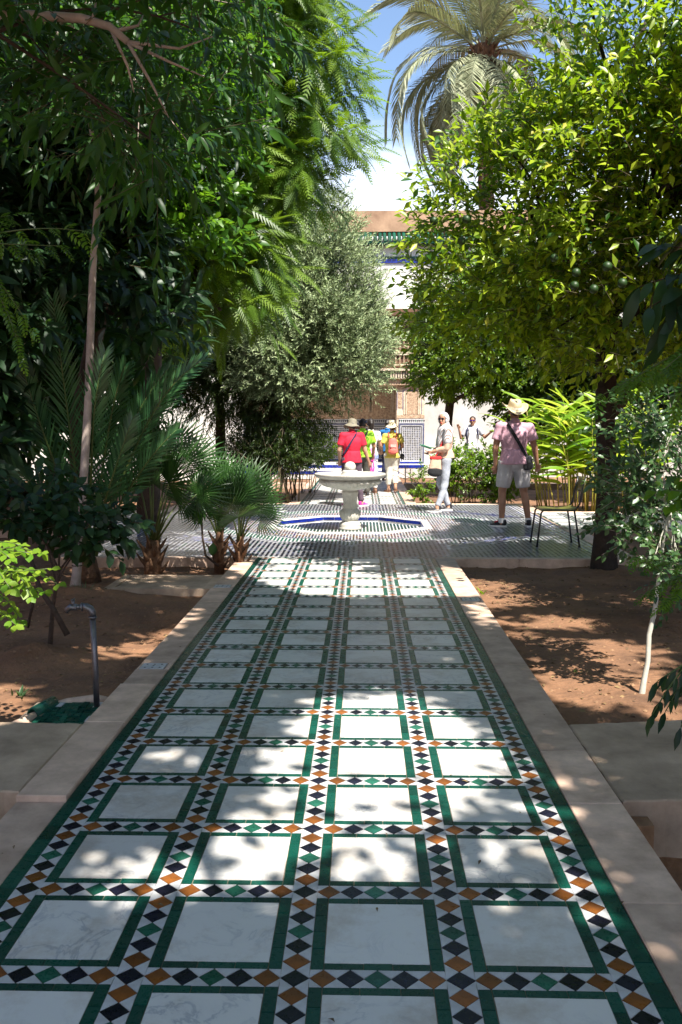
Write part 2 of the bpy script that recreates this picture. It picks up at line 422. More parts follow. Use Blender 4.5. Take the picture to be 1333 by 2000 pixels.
# small stones, crumbs and dry leaf litter on the soil
def litter():
    T = (np.array([(-.5, -.4, 0), (.5, -.5, 0), (.45, .5, 0), (-.5, .4, 0), (0, 0, .55)]), np.array([(0, 1, 4), (1, 2, 4), (2, 3, 4), (3, 0, 4)]))
    n = 20000
    side = NR.rand(n) < .5
    y = 2.2 + 7.8 * NR.rand(n) ** 1.1
    x = np.where(side, 1.25 + 2.6 * NR.rand(n), -1.25 - 2.6 * NR.rand(n))
    keep = ~((y > 3.45) & (y < 4.6)) & ~((x < -1.1) & (x > -1.85) & (y > 4.3) & (y < 5.0)) & ~((x < -1.2) & (x > -2.3) & (y > 8.2) & (y < 9.2))
    x, y = x[keep], y[keep]; n = len(x)
    bvh = {}
    me = g_obj.data; co = np.empty(len(me.vertices) * 3, np.float32); me.vertices.foreach_get('co', co); co = co.reshape(-1, 3)
    ux = np.unique(co[:, 0]); uy = np.unique(co[:, 1]); Zg = co[:, 2].reshape(len(uy), len(ux))
    ix = np.clip(np.searchsorted(ux, x), 0, len(ux) - 1); iy = np.clip(np.searchsorted(uy, y), 0, len(uy) - 1)
    z = Zg[iy, ix]
    a = NR.rand(n) * 6.28
    yv = np.stack([np.cos(a), np.sin(a), 0 * a], 1)
    RM = frames(yv, np.tile([0, 0, 1.0], (n, 1)), .2)
    scatter('soil_crumb', T, RM, np.stack([x, y, z - .001], 1), .004 + .024 * NR.rand(n) ** 5, M['clod'], None, kind='stuff')['label'] = 'small soil crumbs and stones strewn over the garden beds'
    k = NR.rand(n) < .11
    LT = leaf_t(.4, .3, .2, seg=2)
    ml = leaf_mat('dry_leaf', (.10, .06, .03), (.28, .19, .08), (.2, .12, .04), .8, .1)
    scatter('leaf_litter', LT, frames(yv[k], np.tile([0, 0, 1.0], (k.sum(), 1)), .35), np.stack([x, y, z + .006], 1)[k], .02 + .035 * NR.rand(k.sum()), ml, None, kind='stuff')['label'] = 'small dry leaves lying on the garden soil'
    # a few specks and curled leaves blown on to the paving
    n = 70; x = -1.2 + 2.4 * NR.rand(n); y = 2.0 + 7.8 * NR.rand(n); a = NR.rand(n) * 6.28
    yv = np.stack([np.cos(a), np.sin(a), 0 * a], 1)
    o = scatter('leaf_litter', LT, frames(yv, np.tile([0, 0, 1.0], (n, 1)), .25), np.stack([x, y, .006 + 0 * x], 1), .010 + .022 * NR.rand(n), ml, None, kind='stuff'); o['label'] = 'few tiny dry leaf scraps lying on the tiled path'
    return lambda px, py: float(Zg[min(np.searchsorted(uy, py), len(uy) - 1), min(np.searchsorted(ux, px), len(ux) - 1)])
gz = litter()

# ================================================================ tiled path
CP, RP, Y0 = .445, .4555, 2.318        # column pitch, row pitch, first cross strip
SW, GV, GH = .078, .037, .031          # strip width, green band widths
def prism(poly, h0=-.02, h1=0.0):
    n = len(poly)
    V = [(x, y, h1) for x, y in poly] + [(x * 1.0, y * 1.0, h0) for x, y in poly]
    F = [tuple(range(n))] + [(i, i + n, (i + 1) % n + n, (i + 1) % n) for i in range(n)]
    return V, F
def prism_me(name, poly, m):
    V, F = prism(poly)
    me = bpy.data.meshes.new(name); me.from_pydata(V, [], F); me.materials.append(m); me.update(); return me
def build_path(ya_row, yb_row, name, label, yoff, near=True):
    """ya_row..yb_row rows of marble squares framed in glazed strips"""
    y_lo = yoff + ya_row * RP - SW / 2; y_hi = yoff + yb_row * RP + SW / 2
    b = MB(); b.box(-.975, .975, y_lo - .02, y_hi + .02, -.10, -.0025)
    root = b.build(name, M['grout']); tag(root, label, kind='structure')
    g = .0013
    items = []   # (kind, poly-type, x, y, rotated, material)
    for k in range(ya_row, yb_row):
        yc = yoff + (k + .5) * RP
        for c in range(4):
            xc = (c - 1.5) * CP
            mw = CP - SW - 2 * GV; mh = RP - SW - 2 * GH
            items.append(('slab', xc, yc, mw - 2 * g, mh - 2 * g, 'slab'))
            for s in (-1, 1):
                ys = yc - (RP - SW) / 2; rem = RP - SW; cuts = [0] + sorted(R.uniform(.2, .8) for _ in range(0)) 
                n = 4; e = [0] + [(i + R.uniform(-.16, .16)) / n for i in range(1, n)] + [1]
                for i in range(n):
                    h = (e[i + 1] - e[i]) * rem
                    items.append(('glaze', xc + s * (mw / 2 + GV / 2), ys + (e[i] + e[i + 1]) / 2 * rem, GV - 2 * g, h - 2 * g, 'green'))
                n = 3; e = [0] + [(i + R.uniform(-.2, .2)) / n for i in range(1, n)] + [1]
                for i in range(n):
                    wv = (e[i + 1] - e[i]) * mw
                    items.append(('glaze', xc - mw / 2 + (e[i] + e[i + 1]) / 2 * mw, yc + s * (mh / 2 + GH / 2), wv - 2 * g, GH - 2 * g, 'green'))
        for s in (-1, 1):      # outer border
            n = 4; e = [0] + [(i + R.uniform(-.2, .2)) / n for i in range(1, n)] + [1]
            for i in range(n):
                items.append(('border', s * (2 * CP + SW / 2 + .028), yoff + (k + (e[i] + e[i + 1]) / 2) * RP, .056 - 2 * g, (e[i + 1] - e[i]) * RP - 2 * g, 'green'))
    seqv = ['black', 'ochre', 'black', 'dgreen', 'black', 'ochre']
    seqh = ['ochre', 'black', 'dgreen', 'black', 'ochre']
    dv, dh = RP / 6, (CP - SW) / 5
    for j in range(5):
        xs = (j - 2) * CP
        for i in range(6 * ya_row, 6 * yb_row + 1):
            y = yoff + i * dv
            items.append(('diav', xs, y, SW, dv, seqv[i % 6]))
            if i < 6 * yb_row:
                for s in (-1, 1): items.append(('triv', xs + s * SW / 2, y + dv / 2, s, 0, 'white'))
    for k in range(ya_row, yb_row + 1):
        y = yoff + k * RP
        for c in range(4):
            x0 = (c - 2) * CP + SW / 2
            for i in range(5): items.append(('diah', x0 + (i + .5) * dh, y, dh, SW, seqh[i]))
            for i in range(6):
                for s in (-1, 1): items.append(('trih', x0 + i * dh, y + s * SW / 2, s, i, 'white'))
    def polyof(it):
        k, x, y, a, b_, m = it
        if k in ('slab', 'glaze', 'border'): return [(-a / 2, -b_ / 2), (a / 2, -b_ / 2), (a / 2, b_ / 2), (-a / 2, b_ / 2)]
        q = 1 - .035
        if k in ('diav', 'diah'): return [(-a / 2 * q, 0), (0, -b_ / 2 * q), (a / 2 * q, 0), (0, b_ / 2 * q)]
        if k == 'triv':
            s = a; P3 = [(-s * .0005, -dv / 2 + .0025), (-s * .0005, dv / 2 - .0025), (-s * (SW / 2 - .0025), 0)]
            return P3 if s < 0 else P3[::-1]
        if k == 'trih':
            s = a; l = -dh / 2 + .0025 if b_ > 0 else .001; r = dh / 2 - .0025 if b_ < 5 else -.001
            P3 = [(l, -s * .0005), (r, -s * .0005), (0, -s * (SW / 2 - .0025))]
            return P3 if s < 0 else P3[::-1]
    pname = {'slab': 'marble_slab', 'glaze': 'glazed_strip_tile', 'border': 'border_tile', 'diav': 'diamond_tile', 'diah': 'diamond_tile', 'triv': 'triangle_tile', 'trih': 'triangle_tile'}
    mcol = {'slab': 'slab', 'green': 'green', 'black': 'black', 'dgreen': 'lgreen', 'ochre': 'ochre', 'white': 'white'}
    groups = {}
    for it in items: groups.setdefault(pname[it[0]], []).append(it)
    cache = {}
    for nm, lst in groups.items():
        lim = (300 if near else 0) if nm != 'marble_slab' else (200 if near else 84)
        lst.sort(key=lambda it: (it[2] < 2.0, it[2]))
        for it in lst[:lim]:
            poly = polyof(it)
            key = (it[0], it[5], tuple(round(c, 4) for p_ in poly for c in p_)) if it[0] not in ('glaze', 'border') else ('q', it[5])
            if key[0] == 'q':
                if key not in cache: cache[key] = prism_me(nm, [(-.5, -.5), (.5, -.5), (.5, .5), (-.5, .5)], M[mcol[it[5]]])
                sc = (it[3], it[4], 1)
            else:
                if key not in cache: cache[key] = prism_me(nm, poly, M[mcol[it[5]]])
                sc = None
            o = link(nm, cache[key], root, None, (it[1], it[2], R.gauss(0, .0004)), (R.gauss(0, .002), R.gauss(0, .002), R.gauss(0, .004)), sc)
        rest = lst[lim:]
        if rest:
            mb = MB(); ms = sorted(set(it[5] for it in rest))
            for it in rest:
                V, F = prism(polyof(it)); dz = R.gauss(0, .0004)
                mb.add([(x + it[1], y + it[2], z + dz) for x, y, z in V], F, ms.index(it[5]))
            o = mb.build(nm + 's_far' if False else nm, [M[mcol[q]] for q in ms], root); o['kind'] = 'stuff'
    return root
build_path(-4, 17, 'tiled_path', 'white marble squares framed by green strips and small black, ochre and green diamonds', Y0, True)
build_path(0, 20, 'far_tiled_path', 'same marble and mosaic path continuing beyond the fountain to the building steps', 16.84 + SW / 2 + .01, False)

# ================================================================ kerbs and slabs
def stones(name, label, segs, zt=.004, m='kerb', th=.14):
    root = empty(name, (0, 0, 0)); tag(root, label, kind='structure')
    for (x0, x1, y0, y1, dz) in segs:
        mb = MB(); c = .004
        mb.box(x0 + .0025, x1 - .0025, y0 + .0025, y1 - .0025, zt - th + dz, zt + dz - c)
        # slightly rounded arris
        a, b_, cc, d, z = x0 + .0025, x1 - .0025, y0 + .0025, y1 - .0025, zt + dz
        mb.v[4:8] = [(a, cc, z - c), (b_, cc, z - c), (b_, d, z - c), (a, d, z - c)]
        mb.f[1] = (8, 9, 10, 11); mb.v += [(a + c, cc + c, z), (b_ - c, cc + c, z), (b_ - c, d - c, z), (a + c, d - c, z)]
        for i in range(4):
            mb.f.append((4 + i, 4 + (i + 1) % 4, 8 + (i + 1) % 4, 8 + i)); mb.m.append(0); mb.sm.append(False)
        mb.build('kerb_stone', M[m], root)
    return root
XG = 2 * CP + SW / 2 + .057
def cuts(lo, hi, first=None, a=.55, b=1.15):
    e = [lo] + (first or [])
    while e[-1] < hi - b: e.append(e[-1] + R.uniform(a, b))
    e.append(hi); return e
el = [.6, 1.5, 2.5, 3.46, 4.36 + .0, 5.03, 5.38, 5.52, 6.1, 6.7, 7.5, 8.15, 8.3, 9.2, 9.98]
segs = []
for i in range(len(el) - 1):
    if abs(el[i] - 5.38) < .01 or abs(el[i] - 8.15) < .01: continue
    dz = R.uniform(-.002, .003)
    if el[i] >= 3.46 and el[i] < 5.0: dz = .014
    if el[i] < 3.46: dz = -.012
    segs.append((-XG - .205, -XG, el[i], el[i + 1], dz))
for a, b_ in ((5.38, 5.52), (8.15, 8.3)):   # narrow strips beside the vent plates
    segs += [(-XG - .205, -XG - .185, a, b_, 0), (-XG - .035, -XG, a, b_, 0)]
stones('left_kerb', 'beige limestone kerb along the left side of the tiled path', segs)
er = [.6, 1.7, 2.72, 3.47, 4.05, 5.55, 6.95, 7.58, 7.72, 8.7, 9.98]
segs = [(XG, XG + .215, er[i], er[i + 1], R.uniform(-.003, .003)) for i in range(len(er) - 1) if abs(er[i] - 7.58) > .01]
segs += [(XG, XG + .035, 7.58, 7.72, 0), (XG + .19, XG + .215, 7.58, 7.72, 0)]
stones('right_kerb', 'beige limestone kerb along the right side of the tiled path', segs)
# kerb stones of the far path
for s, nm in ((-1, 'left_far_kerb'), (1, 'right_far_kerb')):
    e = cuts(16.85, 26.0)
    x0, x1 = (XG, XG + .21) if s > 0 else (-XG - .21, -XG)
    stones(nm, 'pale kerb stones on the %s of the path behind the fountain' % ('right' if s > 0 else 'left'), [(x0, x1, e[i], e[i + 1], R.uniform(-.003, .003)) for i in range(len(e) - 1)])
# plaza kerb
PX, PY0, PY1, PC = 3.02, 10.11, 16.84, 13.475
CR0, CR1 = 12.85, 15.3    # cross path
segs = []
for lo, hi in ((-PX - .22, -XG), (XG, PX + .22)):
    e = cuts(lo, hi, a=.7, b=1.3)
    for i in range(len(e) - 1):
        segs.append((e[i], e[i + 1], PY0 - .12, PY0, R.uniform(-.002, .002)))
        segs.append((e[i], e[i + 1], PY1, PY1 + .2, R.uniform(-.002, .002)))
for s in (-1, 1):
    for lo, hi in ((PY0, CR0 - .2), (CR1 + .2, PY1)):
        e = cuts(lo, hi)
        for i in range(len(e) - 1):
            x0, x1 = (PX, PX + .22) if s > 0 else (-PX - .22, -PX)
            segs.append((x0, x1, e[i], e[i + 1], R.uniform(-.002, .002)))
    e = cuts(PX, 9.0, a=.8, b=1.3)
    for i in range(len(e) - 1):
        x0, x1 = (e[i], e[i + 1]) if s > 0 else (-e[i + 1], -e[i])
        segs.append((x0, x1, CR0 - .2, CR0, R.uniform(-.002, .002))); segs.append((x0, x1, CR1, CR1 + .2, R.uniform(-.002, .002)))
stones('plaza_kerb', 'beige stone kerb round the mosaic fountain square and its side paths', segs)
# stone slabs crossing the beds near the camera, each its own thick plate
def slab(name, label, poly, z0, z1, m='slabstone', kind='structure'):
    n = len(poly); P_ = []
    for i in range(n):   # worn, slightly wavy edges
        a, b_ = np.array(poly[i]), np.array(poly[(i + 1) % n]); k = max(2, int(np.linalg.norm(b_ - a) / .06))
        for j in range(k):
            q = a + (b_ - a) * j / k; P_.append((q[0] + R.gauss(0, .0025), q[1] + R.gauss(0, .004)))
    n = len(P_); c = np.mean(P_, 0)
    V = [(x, y, z0) for x, y in P_] + [(x, y, z1 - .006) for x, y in P_] + [(c[0] + (x - c[0]) * .993, c[1] + (y - c[1]) * .985, z1) for x, y in P_]
    F = [tuple(range(2 * n, 3 * n))]
    for i in range(n):
        j = (i + 1) % n; F += [(i, j, n + j, n + i), (n + i, n + j, 2 * n + j, 2 * n + i)]
    me = bpy.data.meshes.new(name); me.from_pydata(V, [], F); me.materials.append(M[m]); me.update()
    return tag(link(name, me), label, kind=kind)
XL = -XG - .209; XR = XG + .218
slab('left_stone_slab', 'large worn beige slab joining the left kerb across the bed', [(XL - 2.6, 3.50), (XL, 3.52), (XL, 4.36), (XL - 2.6, 4.40)], -.22, .010)
slab('right_stone_slab', 'large cracked beige slab joining the right kerb across the bed', [(XR, 3.50), (XR + 2.4, 3.62), (XR + 2.4, 4.80), (XR, 4.42)], -.24, .002)
slab('right_bed_edging', 'rough masonry bridge under the right slab edge', [(XR, 3.40), (XR + .10, 3.41), (XR + .10, 3.497), (XR, 3.497)], -.24, -.06, 'clod')
# edging between beds in front of the building
stones('rear_bed_kerb', 'pale stone edging across the garden in front of the building',
       [(XG + .22, 3.0, 22.4, 22.7, 0), (3.0, 5.2, 22.4, 22.7, 0), (5.2, 9.0, 22.4, 22.7, 0), (-3.0, -XG - .22, 22.4, 22.7, 0), (-6.5, -3.0, 22.4, 22.7, 0)], .03)

# cross paths left and right: marble squares in green frames, too flat on to the eye to part
for s, nm in ((-1, 'left_side_path'), (1, 'right_side_path')):
    mb = MB(); xa, xb = (PX + .02, 9.0) if s > 0 else (-9.0, -PX - .02)
    mb.box(xa, xb, CR0 + .001, CR1 - .001, -.1, -.003)
    o = mb.build(nm, M['grout']); tag(o, 'marble and mosaic path leading off to the %s of the fountain square' % ('right' if s > 0 else 'left'), kind='structure')
    mb = MB(); mats = ['slab', 'green', 'white', 'black']
    ny = 5; nx = int((xb - xa) / CP)
    py_ = (CR1 - CR0) / ny
    for i in range(nx):
        for j in range(ny):
            xc = xa + (i + .5) * CP; yc = CR0 + (j + .5) * py_
            def q(x0, x1, y0, y1, mi, z=0.0): mb.add([(x0, y0, z), (x1, y0, z), (x1, y1, z), (x0, y1, z)], [(0, 1, 2, 3)], mi)
            q(xc - .145, xc + .145, yc - .155, yc + .155, 0)
            q(xc - .182, xc - .147, yc - .2, yc + .2, 1); q(xc + .147, xc + .182, yc - .2, yc + .2, 1)
            q(xc - .145, xc + .145, yc - .19, yc - .158, 1); q(xc - .145, xc + .145, yc + .158, yc + .19, 1)
            q(xc + .184, xc + .261, yc - py_ / 2, yc + py_ / 2, 2); q(xc - .182, xc + .182, yc + .205, yc + py_ / 2 + .04, 2)
            for t in range(6):
                yy = yc - py_ / 2 + (t + .5) * py_ / 6; xx = xc + .2225
                mb.add([(xx - .036, yy, .002), (xx, yy - .036, .002), (xx + .036, yy, .002), (xx, yy + .036, .002)], [(0, 1, 2, 3)], 3)
    p_ = mb.build('mosaic_tile', [M[k] for k in mats], o); p_['kind'] = 'stuff'

# ================================================================ fountain square: zellige mosaic
def plaza():
    mb = MB()
    # bed with an octagonal hole
    ap = 1.17; cy = PC
    oc = [(ap / math.cos(rad(22.5)) * math.cos(rad(22.5 + 45 * i)), cy + ap / math.cos(rad(22.5)) * math.sin(rad(22.5 + 45 * i))) for i in range(8)]
    out = [(PX, cy + 1.3), (1.3, PY1), (-1.3, PY1), (-PX, cy + 1.3), (-PX, cy - 1.3), (-1.3, PY0), (1.3, PY0), (PX, cy - 1.3)]
    V = [(x, y, -.002) for x, y in oc] + [(x, y, -.002) for x, y in out]
    cor = [(PX, PY1), (-PX, PY1), (-PX, PY0), (PX, PY0)]
    V += [(x, y, -.002) for x, y in cor]
    F = [(i, i + 8, (i + 1) % 8 + 8, (i + 1) % 8) for i in range(8)]
    F += [(8, 16, 9), (10, 17, 11), (12, 18, 13), (14, 19, 15)]
    mb.add(V, F, 0)
    root = mb.build('fountain_square', [M['white']])
    tag(root, 'square of small glazed mosaic tiles round the sunken octagonal basin', kind='structure')
    mats = ['black', 'green', 'lgreen', 'ochre', 'blue', 'slab', 'greyblue']
    M['greyblue'] = mat('glaze_greyblue', (.13, .14, .21), .3, col2=(.06, .065, .12), scale=14)
    Vs, Fs, Ms = [], [], []
    def quads(pts, mi):   # pts (N,4,2)
        pts = np.asarray(pts)
        if len(pts) == 0: return
        o = sum(len(v) for v in Vs)
        z = .0008 + .0012 * NR.rand(len(pts))
        Z = np.repeat(z, 4).reshape(-1, 4, 1)
        Vs.append(np.concatenate([pts, Z], 2).reshape(-1, 3)); Fs.append(np.arange(len(pts) * 4).reshape(-1, 4) + o)
        Ms.append(np.full(len(pts), mi) if np.isscalar(mi) else np.asarray(mi))
    def metrics(x, y):
        u, v = np.abs(x), np.abs(y - cy)
        oc_ = np.maximum(np.maximum(u, v), (u + v) / 1.4142)
        dm = (u + v)
        tip = np.minimum(oc_, dm / 1.16)
        return u, v, oc_, tip, np.maximum(u / PX, v / 3.36)
    # field of staggered diamonds
    p = .058
    for st in (0, 1):
        xs = np.arange(-PX + .26, PX - .2, p) + st * p / 2; ys = np.arange(PY0 + .05, PY1 - .02, p) + st * p / 2
        X, Y = [q.ravel() for q in np.meshgrid(xs, ys)]
        u, v, oc_, tip, sq = metrics(X, Y)
        k = (tip > 2.13) & (u < PX - .24) & (Y < PY1 - .03)
        dd = np.abs(u + v - 3.72)
        k &= ~((dd < .20) & (u > 1.2))
        X, Y = X[k], Y[k]; h = p * (.47 if st == 0 else .17)
        pts = np.stack([np.stack([X - h, Y], 1), np.stack([X, Y - h], 1), np.stack([X + h, Y], 1), np.stack([X, Y + h], 1)], 1)
        r = NR.rand(len(X)); mi = np.where(r < .62, 0, np.where(r < .9, 6, 1)) if st == 0 else np.where(r < .75, 6, 0)
        quads(pts, mi)
    # fine many-coloured mosaic round the basin
    p = .042
    X, Y = [q.ravel() for q in np.meshgrid(np.arange(-2.2, 2.2, p), np.arange(cy - 2.2, cy + 2.2, p))]
    u, v, oc_, tip, sq = metrics(X, Y)
    k = (oc_ > 1.20) & (tip < 1.66) & (NR.rand(len(X)) < .93); X, Y = X[k], Y[k]; h = p * .46
    pts = np.stack([np.stack([X - h, Y], 1), np.stack([X, Y - h], 1), np.stack([X + h, Y], 1), np.stack([X, Y + h], 1)], 1)
    quads(pts, NR.choice([0, 3, 1, 4, 6, 3], len(X)))
    # green and white striping
    p = .05
    X, Y = [q.ravel() for q in np.meshgrid(np.arange(-2.8, 2.8, p), np.arange(cy - 2.8, cy + 2.8, .05))]
    u, v, oc_, tip, sq = metrics(X, Y)
    k = (tip > 1.74) & (tip < 2.04); X, Y = X[k], Y[k]
    pts = np.stack([np.stack([X - .013, Y - .024], 1), np.stack([X + .013, Y - .024], 1), np.stack([X + .013, Y + .024], 1), np.stack([X - .013, Y + .024], 1)], 1)
    quads(pts, NR.choice([1, 2, 2], len(X)))
    # dark outlines following the rings
    for t0 in (1.69, 2.085):
        n = 900; a = np.linspace(0, 2 * np.pi, n, endpoint=False)
        def rr(a, t):
            c, s = np.abs(np.cos(a)), np.abs(np.sin(a))
            o_ = t / np.maximum(np.maximum(c, s), (c + s) / 1.4142); d_ = t * 1.16 / (c + s)
            return np.maximum(o_, d_)
        b_ = a + 2 * np.pi / n * .93
        def pt(a, t): r = rr(a, t); return np.stack([r * np.cos(a), cy + r * np.sin(a)], 1)
        quads(np.stack([pt(a, t0 - .016), pt(a, t0 + .016), pt(b_, t0 + .016), pt(b_, t0 - .016)], 1), 6)
    # long dark strips: side borders and the diagonal frames at the corners
    for s in (-1, 1):
        for d in (.02, .085, .15, .215):
            ys = np.arange(PY0 + .02, PY1 - .08, .1); x = s * (PX - d)
            pts = np.stack([np.stack([np.full_like(ys, x - .014), ys], 1), np.stack([np.full_like(ys, x + .014), ys], 1), np.stack([np.full_like(ys, x + .014), ys + .095], 1), np.stack([np.full_like(ys, x - .014), ys + .095], 1)], 1)
            quads(pts, NR.choice([0, 6, 0, 4], len(ys)))
        for t in (-1, 1):
            for d in (-.15, -.05, .05, .15):
                L0 = 3.72 + d; uu = np.arange(1.25, PX - .26, .08)
                uu = uu[(L0 - uu) < 3.3]; uu = uu[(L0 - uu) > .9]
                x = s * uu; y = cy + t * (L0 - uu); dx = s * .07; dy = -t * .07; wx, wy = s * .017, t * .017
                pts = np.stack([np.stack([x - wx, y - wy], 1), np.stack([x + dx - wx, y + dy - wy], 1), np.stack([x + dx + wx, y + dy + wy], 1), np.stack([x + wx, y + wy], 1)], 1)
                if s * t < 0: pts = pts[:, ::-1]
                quads(pts, NR.choice([0, 6, 4], len(x)))
    V = np.concatenate(Vs); F = np.concatenate(Fs)
    # make every face point up
    a = V[F[:, 0]]; b_ = V[F[:, 1]]; c = V[F[:, 2]]
    fl = np.cross(b_ - a, c - a)[:, 2] < 0; F[fl] = F[fl][:, ::-1]
    me = np_mesh('mosaic_tile', V, F, [M[k] for k in mats], np.concatenate(Ms))
    o = link('mosaic_tile', me, root); o['kind'] = 'stuff'
    # sunken basin: marble rim, blue tiles on its wall, striped floor
    def octp(r, z): return [(r / math.cos(rad(22.5)) * math.cos(rad(22.5 + 45 * i)), cy + r / math.cos(rad(22.5)) * math.sin(rad(22.5 + 45 * i)), z) for i in range(8)]
    mb = MB()
    R3 = [octp(1.17, .012), octp(1.075, .012), octp(1.068, .004), octp(1.068, -.11), octp(1.17, -.01)]
    V = sum([R3[4], R3[0], R3[1], R3[2], R3[3]], []); F = []
    for k in range(4):
        for i in range(8): j = (i + 1) % 8; F.append((k * 8 + i, k * 8 + j, (k + 1) * 8 + j, (k + 1) * 8 + i))
    mb.add(V, F, 0); rim = mb.build('basin_rim', M['slab'], root)
    mb = MB(); mb.add(octp(1.072, -.078), [tuple(range(8))], 0); mb.build('basin_floor', M['white'], root)
    for i in range(8):        # blue wall tiles, several along each side
        a = np.array(octp(1.066, 0)[i]); b_ = np.array(octp(1.066, 0)[(i + 1) % 8]); n = 5
        for k in range(n):
            p0 = a + (b_ - a) * (k + .02) / n; p1 = a + (b_ - a) * (k + .98) / n
            c = np.array([0, cy, 0]); inn = norm(c - (p0 + p1) / 2) * .008; inn[2] = 0
            mb = MB(); q0, q1 = p0 + inn, p1 + inn
            mb.add([(*p0[:2], -.052), (*p1[:2], -.052), (*q1[:2], -.052), (*q0[:2], -.052), (*p0[:2], -.004), (*p1[:2], -.004), (*q1[:2], -.004), (*q0[:2], -.004)],
                   [(0, 1, 2, 3), (4, 7, 6, 5), (3, 2, 6, 7), (0, 3, 7, 4), (1, 5, 6, 2), (0, 4, 5, 1)], 0)
            mb.build('blue_wall_tile', M['blue'], root)
    mb = MB()
    for x in np.arange(-1.04, 1.04, .052):
        h = min(1.05, 1.05 * 1.4142 - abs(x) * 1.0) if abs(x) > .43 else 1.05
        y = cy - h
        while y < cy + h - .05:
            mb.add([(x - .017, y, -.0765), (x + .017, y, -.0765), (x + .017, y + .092, -.0765), (x - .017, y + .092, -.0765)], [(0, 1, 2, 3)], R.choice([0, 0, 1]))
            y += .1
    o = mb.build('striped_floor_tile', [M['green'], M['lgreen']], root); o['kind'] = 'stuff'
plaza()
# ================================================================ marble fountain
def fountain():
    root = empty('fountain', (0, PC, -.078), label='white marble pedestal fountain with wide scalloped bowl in the sunken basin', cat='fountain')
    H = .118
    mb = MB()
    def flute(n, d, lo, hi):
        return lambda i, a, r: r * (1 - d * abs(math.sin(a * n / 2)) * (1 if lo <= i <= hi else 0))
    mb.lathe([(0, 0), (.17, 0), (.17, .035), (.155, .05), (.165, .075), (.15, .10), (.118, .12), (.112, .135)], 32)
    mb.build('base', M['marble'], root)
    mb = MB()
    mb.lathe([(.108, .135), (.128, .155), (.15, .19), (.158, .235), (.150, .275), (.120, .305), (.105, .32)], 72, fl=flute(18, .10, 2, 5))
    mb.build('fluted_bulb', M['marble'], root)
    mb = MB()
    mb.lathe([(.105, .32), (.115, .33), (.108, .345), (.100, .40), (.108, .48), (.122, .54), (.128, .56), (.110, .575), (.135, .60)], 40)
    mb.build('shaft', M['marble'], root)
    mb = MB()
    n = 144
    prof = [(.11, .585), (.20, .605), (.30, .625), (.38, .648), (.43, .675), (.455, .70), (.462, .725), (.44, .745)]
    def gad(i, a, r):
        if i < 2 or i > 6: return r
        ph = (a * 28 / (2 * math.pi) + i * .16) % 1
        return r * (1 - .060 + .075 * math.sqrt(max(0, 1 - (2 * ph - 1) ** 2)))
    mb.lathe(prof, n * 2, fl=gad)
    mb.build('gadrooned_underside', M['marble'], root)
    mb = MB()
    mb.lathe([(.42, .742), (.445, .752), (.50, .775), (.522, .80), (.528, .822), (.520, .835), (.505, .838), (.48, .828), (.43, .80), (.30, .765), (.15, .745), (.0, .742)], 96)
    mb.build('bowl', M['marble'], root)
    mb = MB()
    mb.lathe([(0, .745), (.135, .745), (.135, .83), (.118, .845), (.125, .862), (.10, .878), (.085, .885)], 32)
    sph = [(.085 * math.cos(t), .93 + .078 * math.sin(t)) for t in np.linspace(-.6, math.pi / 2, 9)]
    mb.lathe(sph, 32)
    mb.build('finial', M['marble'], root)
    M['water'] = new_mat('water')[0]
    b = M['water'].node_tree.nodes['Principled BSDF']; b.inputs['Base Color'].default_value = (.75, .8, .8, 1); b.inputs['Roughness'].default_value = .04
    b.inputs['Transmission Weight'].default_value = 1.0; b.inputs['IOR'].default_value = 1.33
    mb = MB(); mb.lathe([(.0, .808), (.44, .808)], 64, sm=False)
    mb.build('water', M['water'], root)
fountain()

# ================================================================ small fittings
def vent(x, y, label):
    root = empty('vent_plate', (x, y, .003), label=label, cat='vent plate', group='white vent plates let into the kerbs')
    mb = MB(); mb.box(-.073, .073, -.062, .062, -.02, .0035); mb.build('plate', M['white'], root)
    for ix, iy in ((-.045, -.035), (0, -.035), (.045, -.035), (-.045, .035), (0, .035), (.045, .035), (0, 0)):
        mb = MB(); mb.lathe([(0, .0045), (.007, .0045), (.0075, .002)], 10, (ix, iy, 0)); mb.build('hole', M['dark'], root)
vent(-XG - .11, 5.45, 'white plate with dark holes in the left kerb, nearer one')
vent(-XG - .11, 8.225, 'white plate in the left kerb beside the inspection cover')
vent(XG + .112, 7.65, 'white plate in the right kerb')

def standpipe():
    x, y, _ = G(190, 1380, -.05)
    root = empty('standpipe', (x, y, gz(x, y) - .02), label='grey galvanised water standpipe with elbow and small tap beside the left kerb', cat='water pipe')
    mb = MB(); mb.tube([(0, 0, 0), (-.004, 0, .3), (-.012, 0, .585)], .0165, 14); mb.build('upright', M['pipe'], root)
    mb = MB(); mb.tube([(-.012, 0, .575), (-.014, 0, .60), (-.024, .0, .618), (-.045, .0, .628), (-.066, .0, .628)], [.020, .0215, .022, .0215, .020], 14)
    mb.tube([(-.012, 0, .567), (-.012, 0, .578)], .0235, 14); mb.tube([(-.062, 0, .628), (-.072, 0, .628)], .0235, 14)
    mb.build('elbow', M['pipe'], root)
    mb = MB(); mb.tube([(-.068, 0, .628), (-.105, 0, .628)], .014, 12); mb.tube([(-.095, 0, .628), (-.13, 0, .626), (-.15, 0, .612), (-.155, 0, .598)], [.018, .018, .014, .013], 12)
    mb.tube([(-.115, 0, .63), (-.115, 0, .665)], .010, 10); mb.tube([(-.117, -.022, .668), (-.113, .022, .668)], .006, 8)
    mb.build('tap', M['pipe'], root)
standpipe()

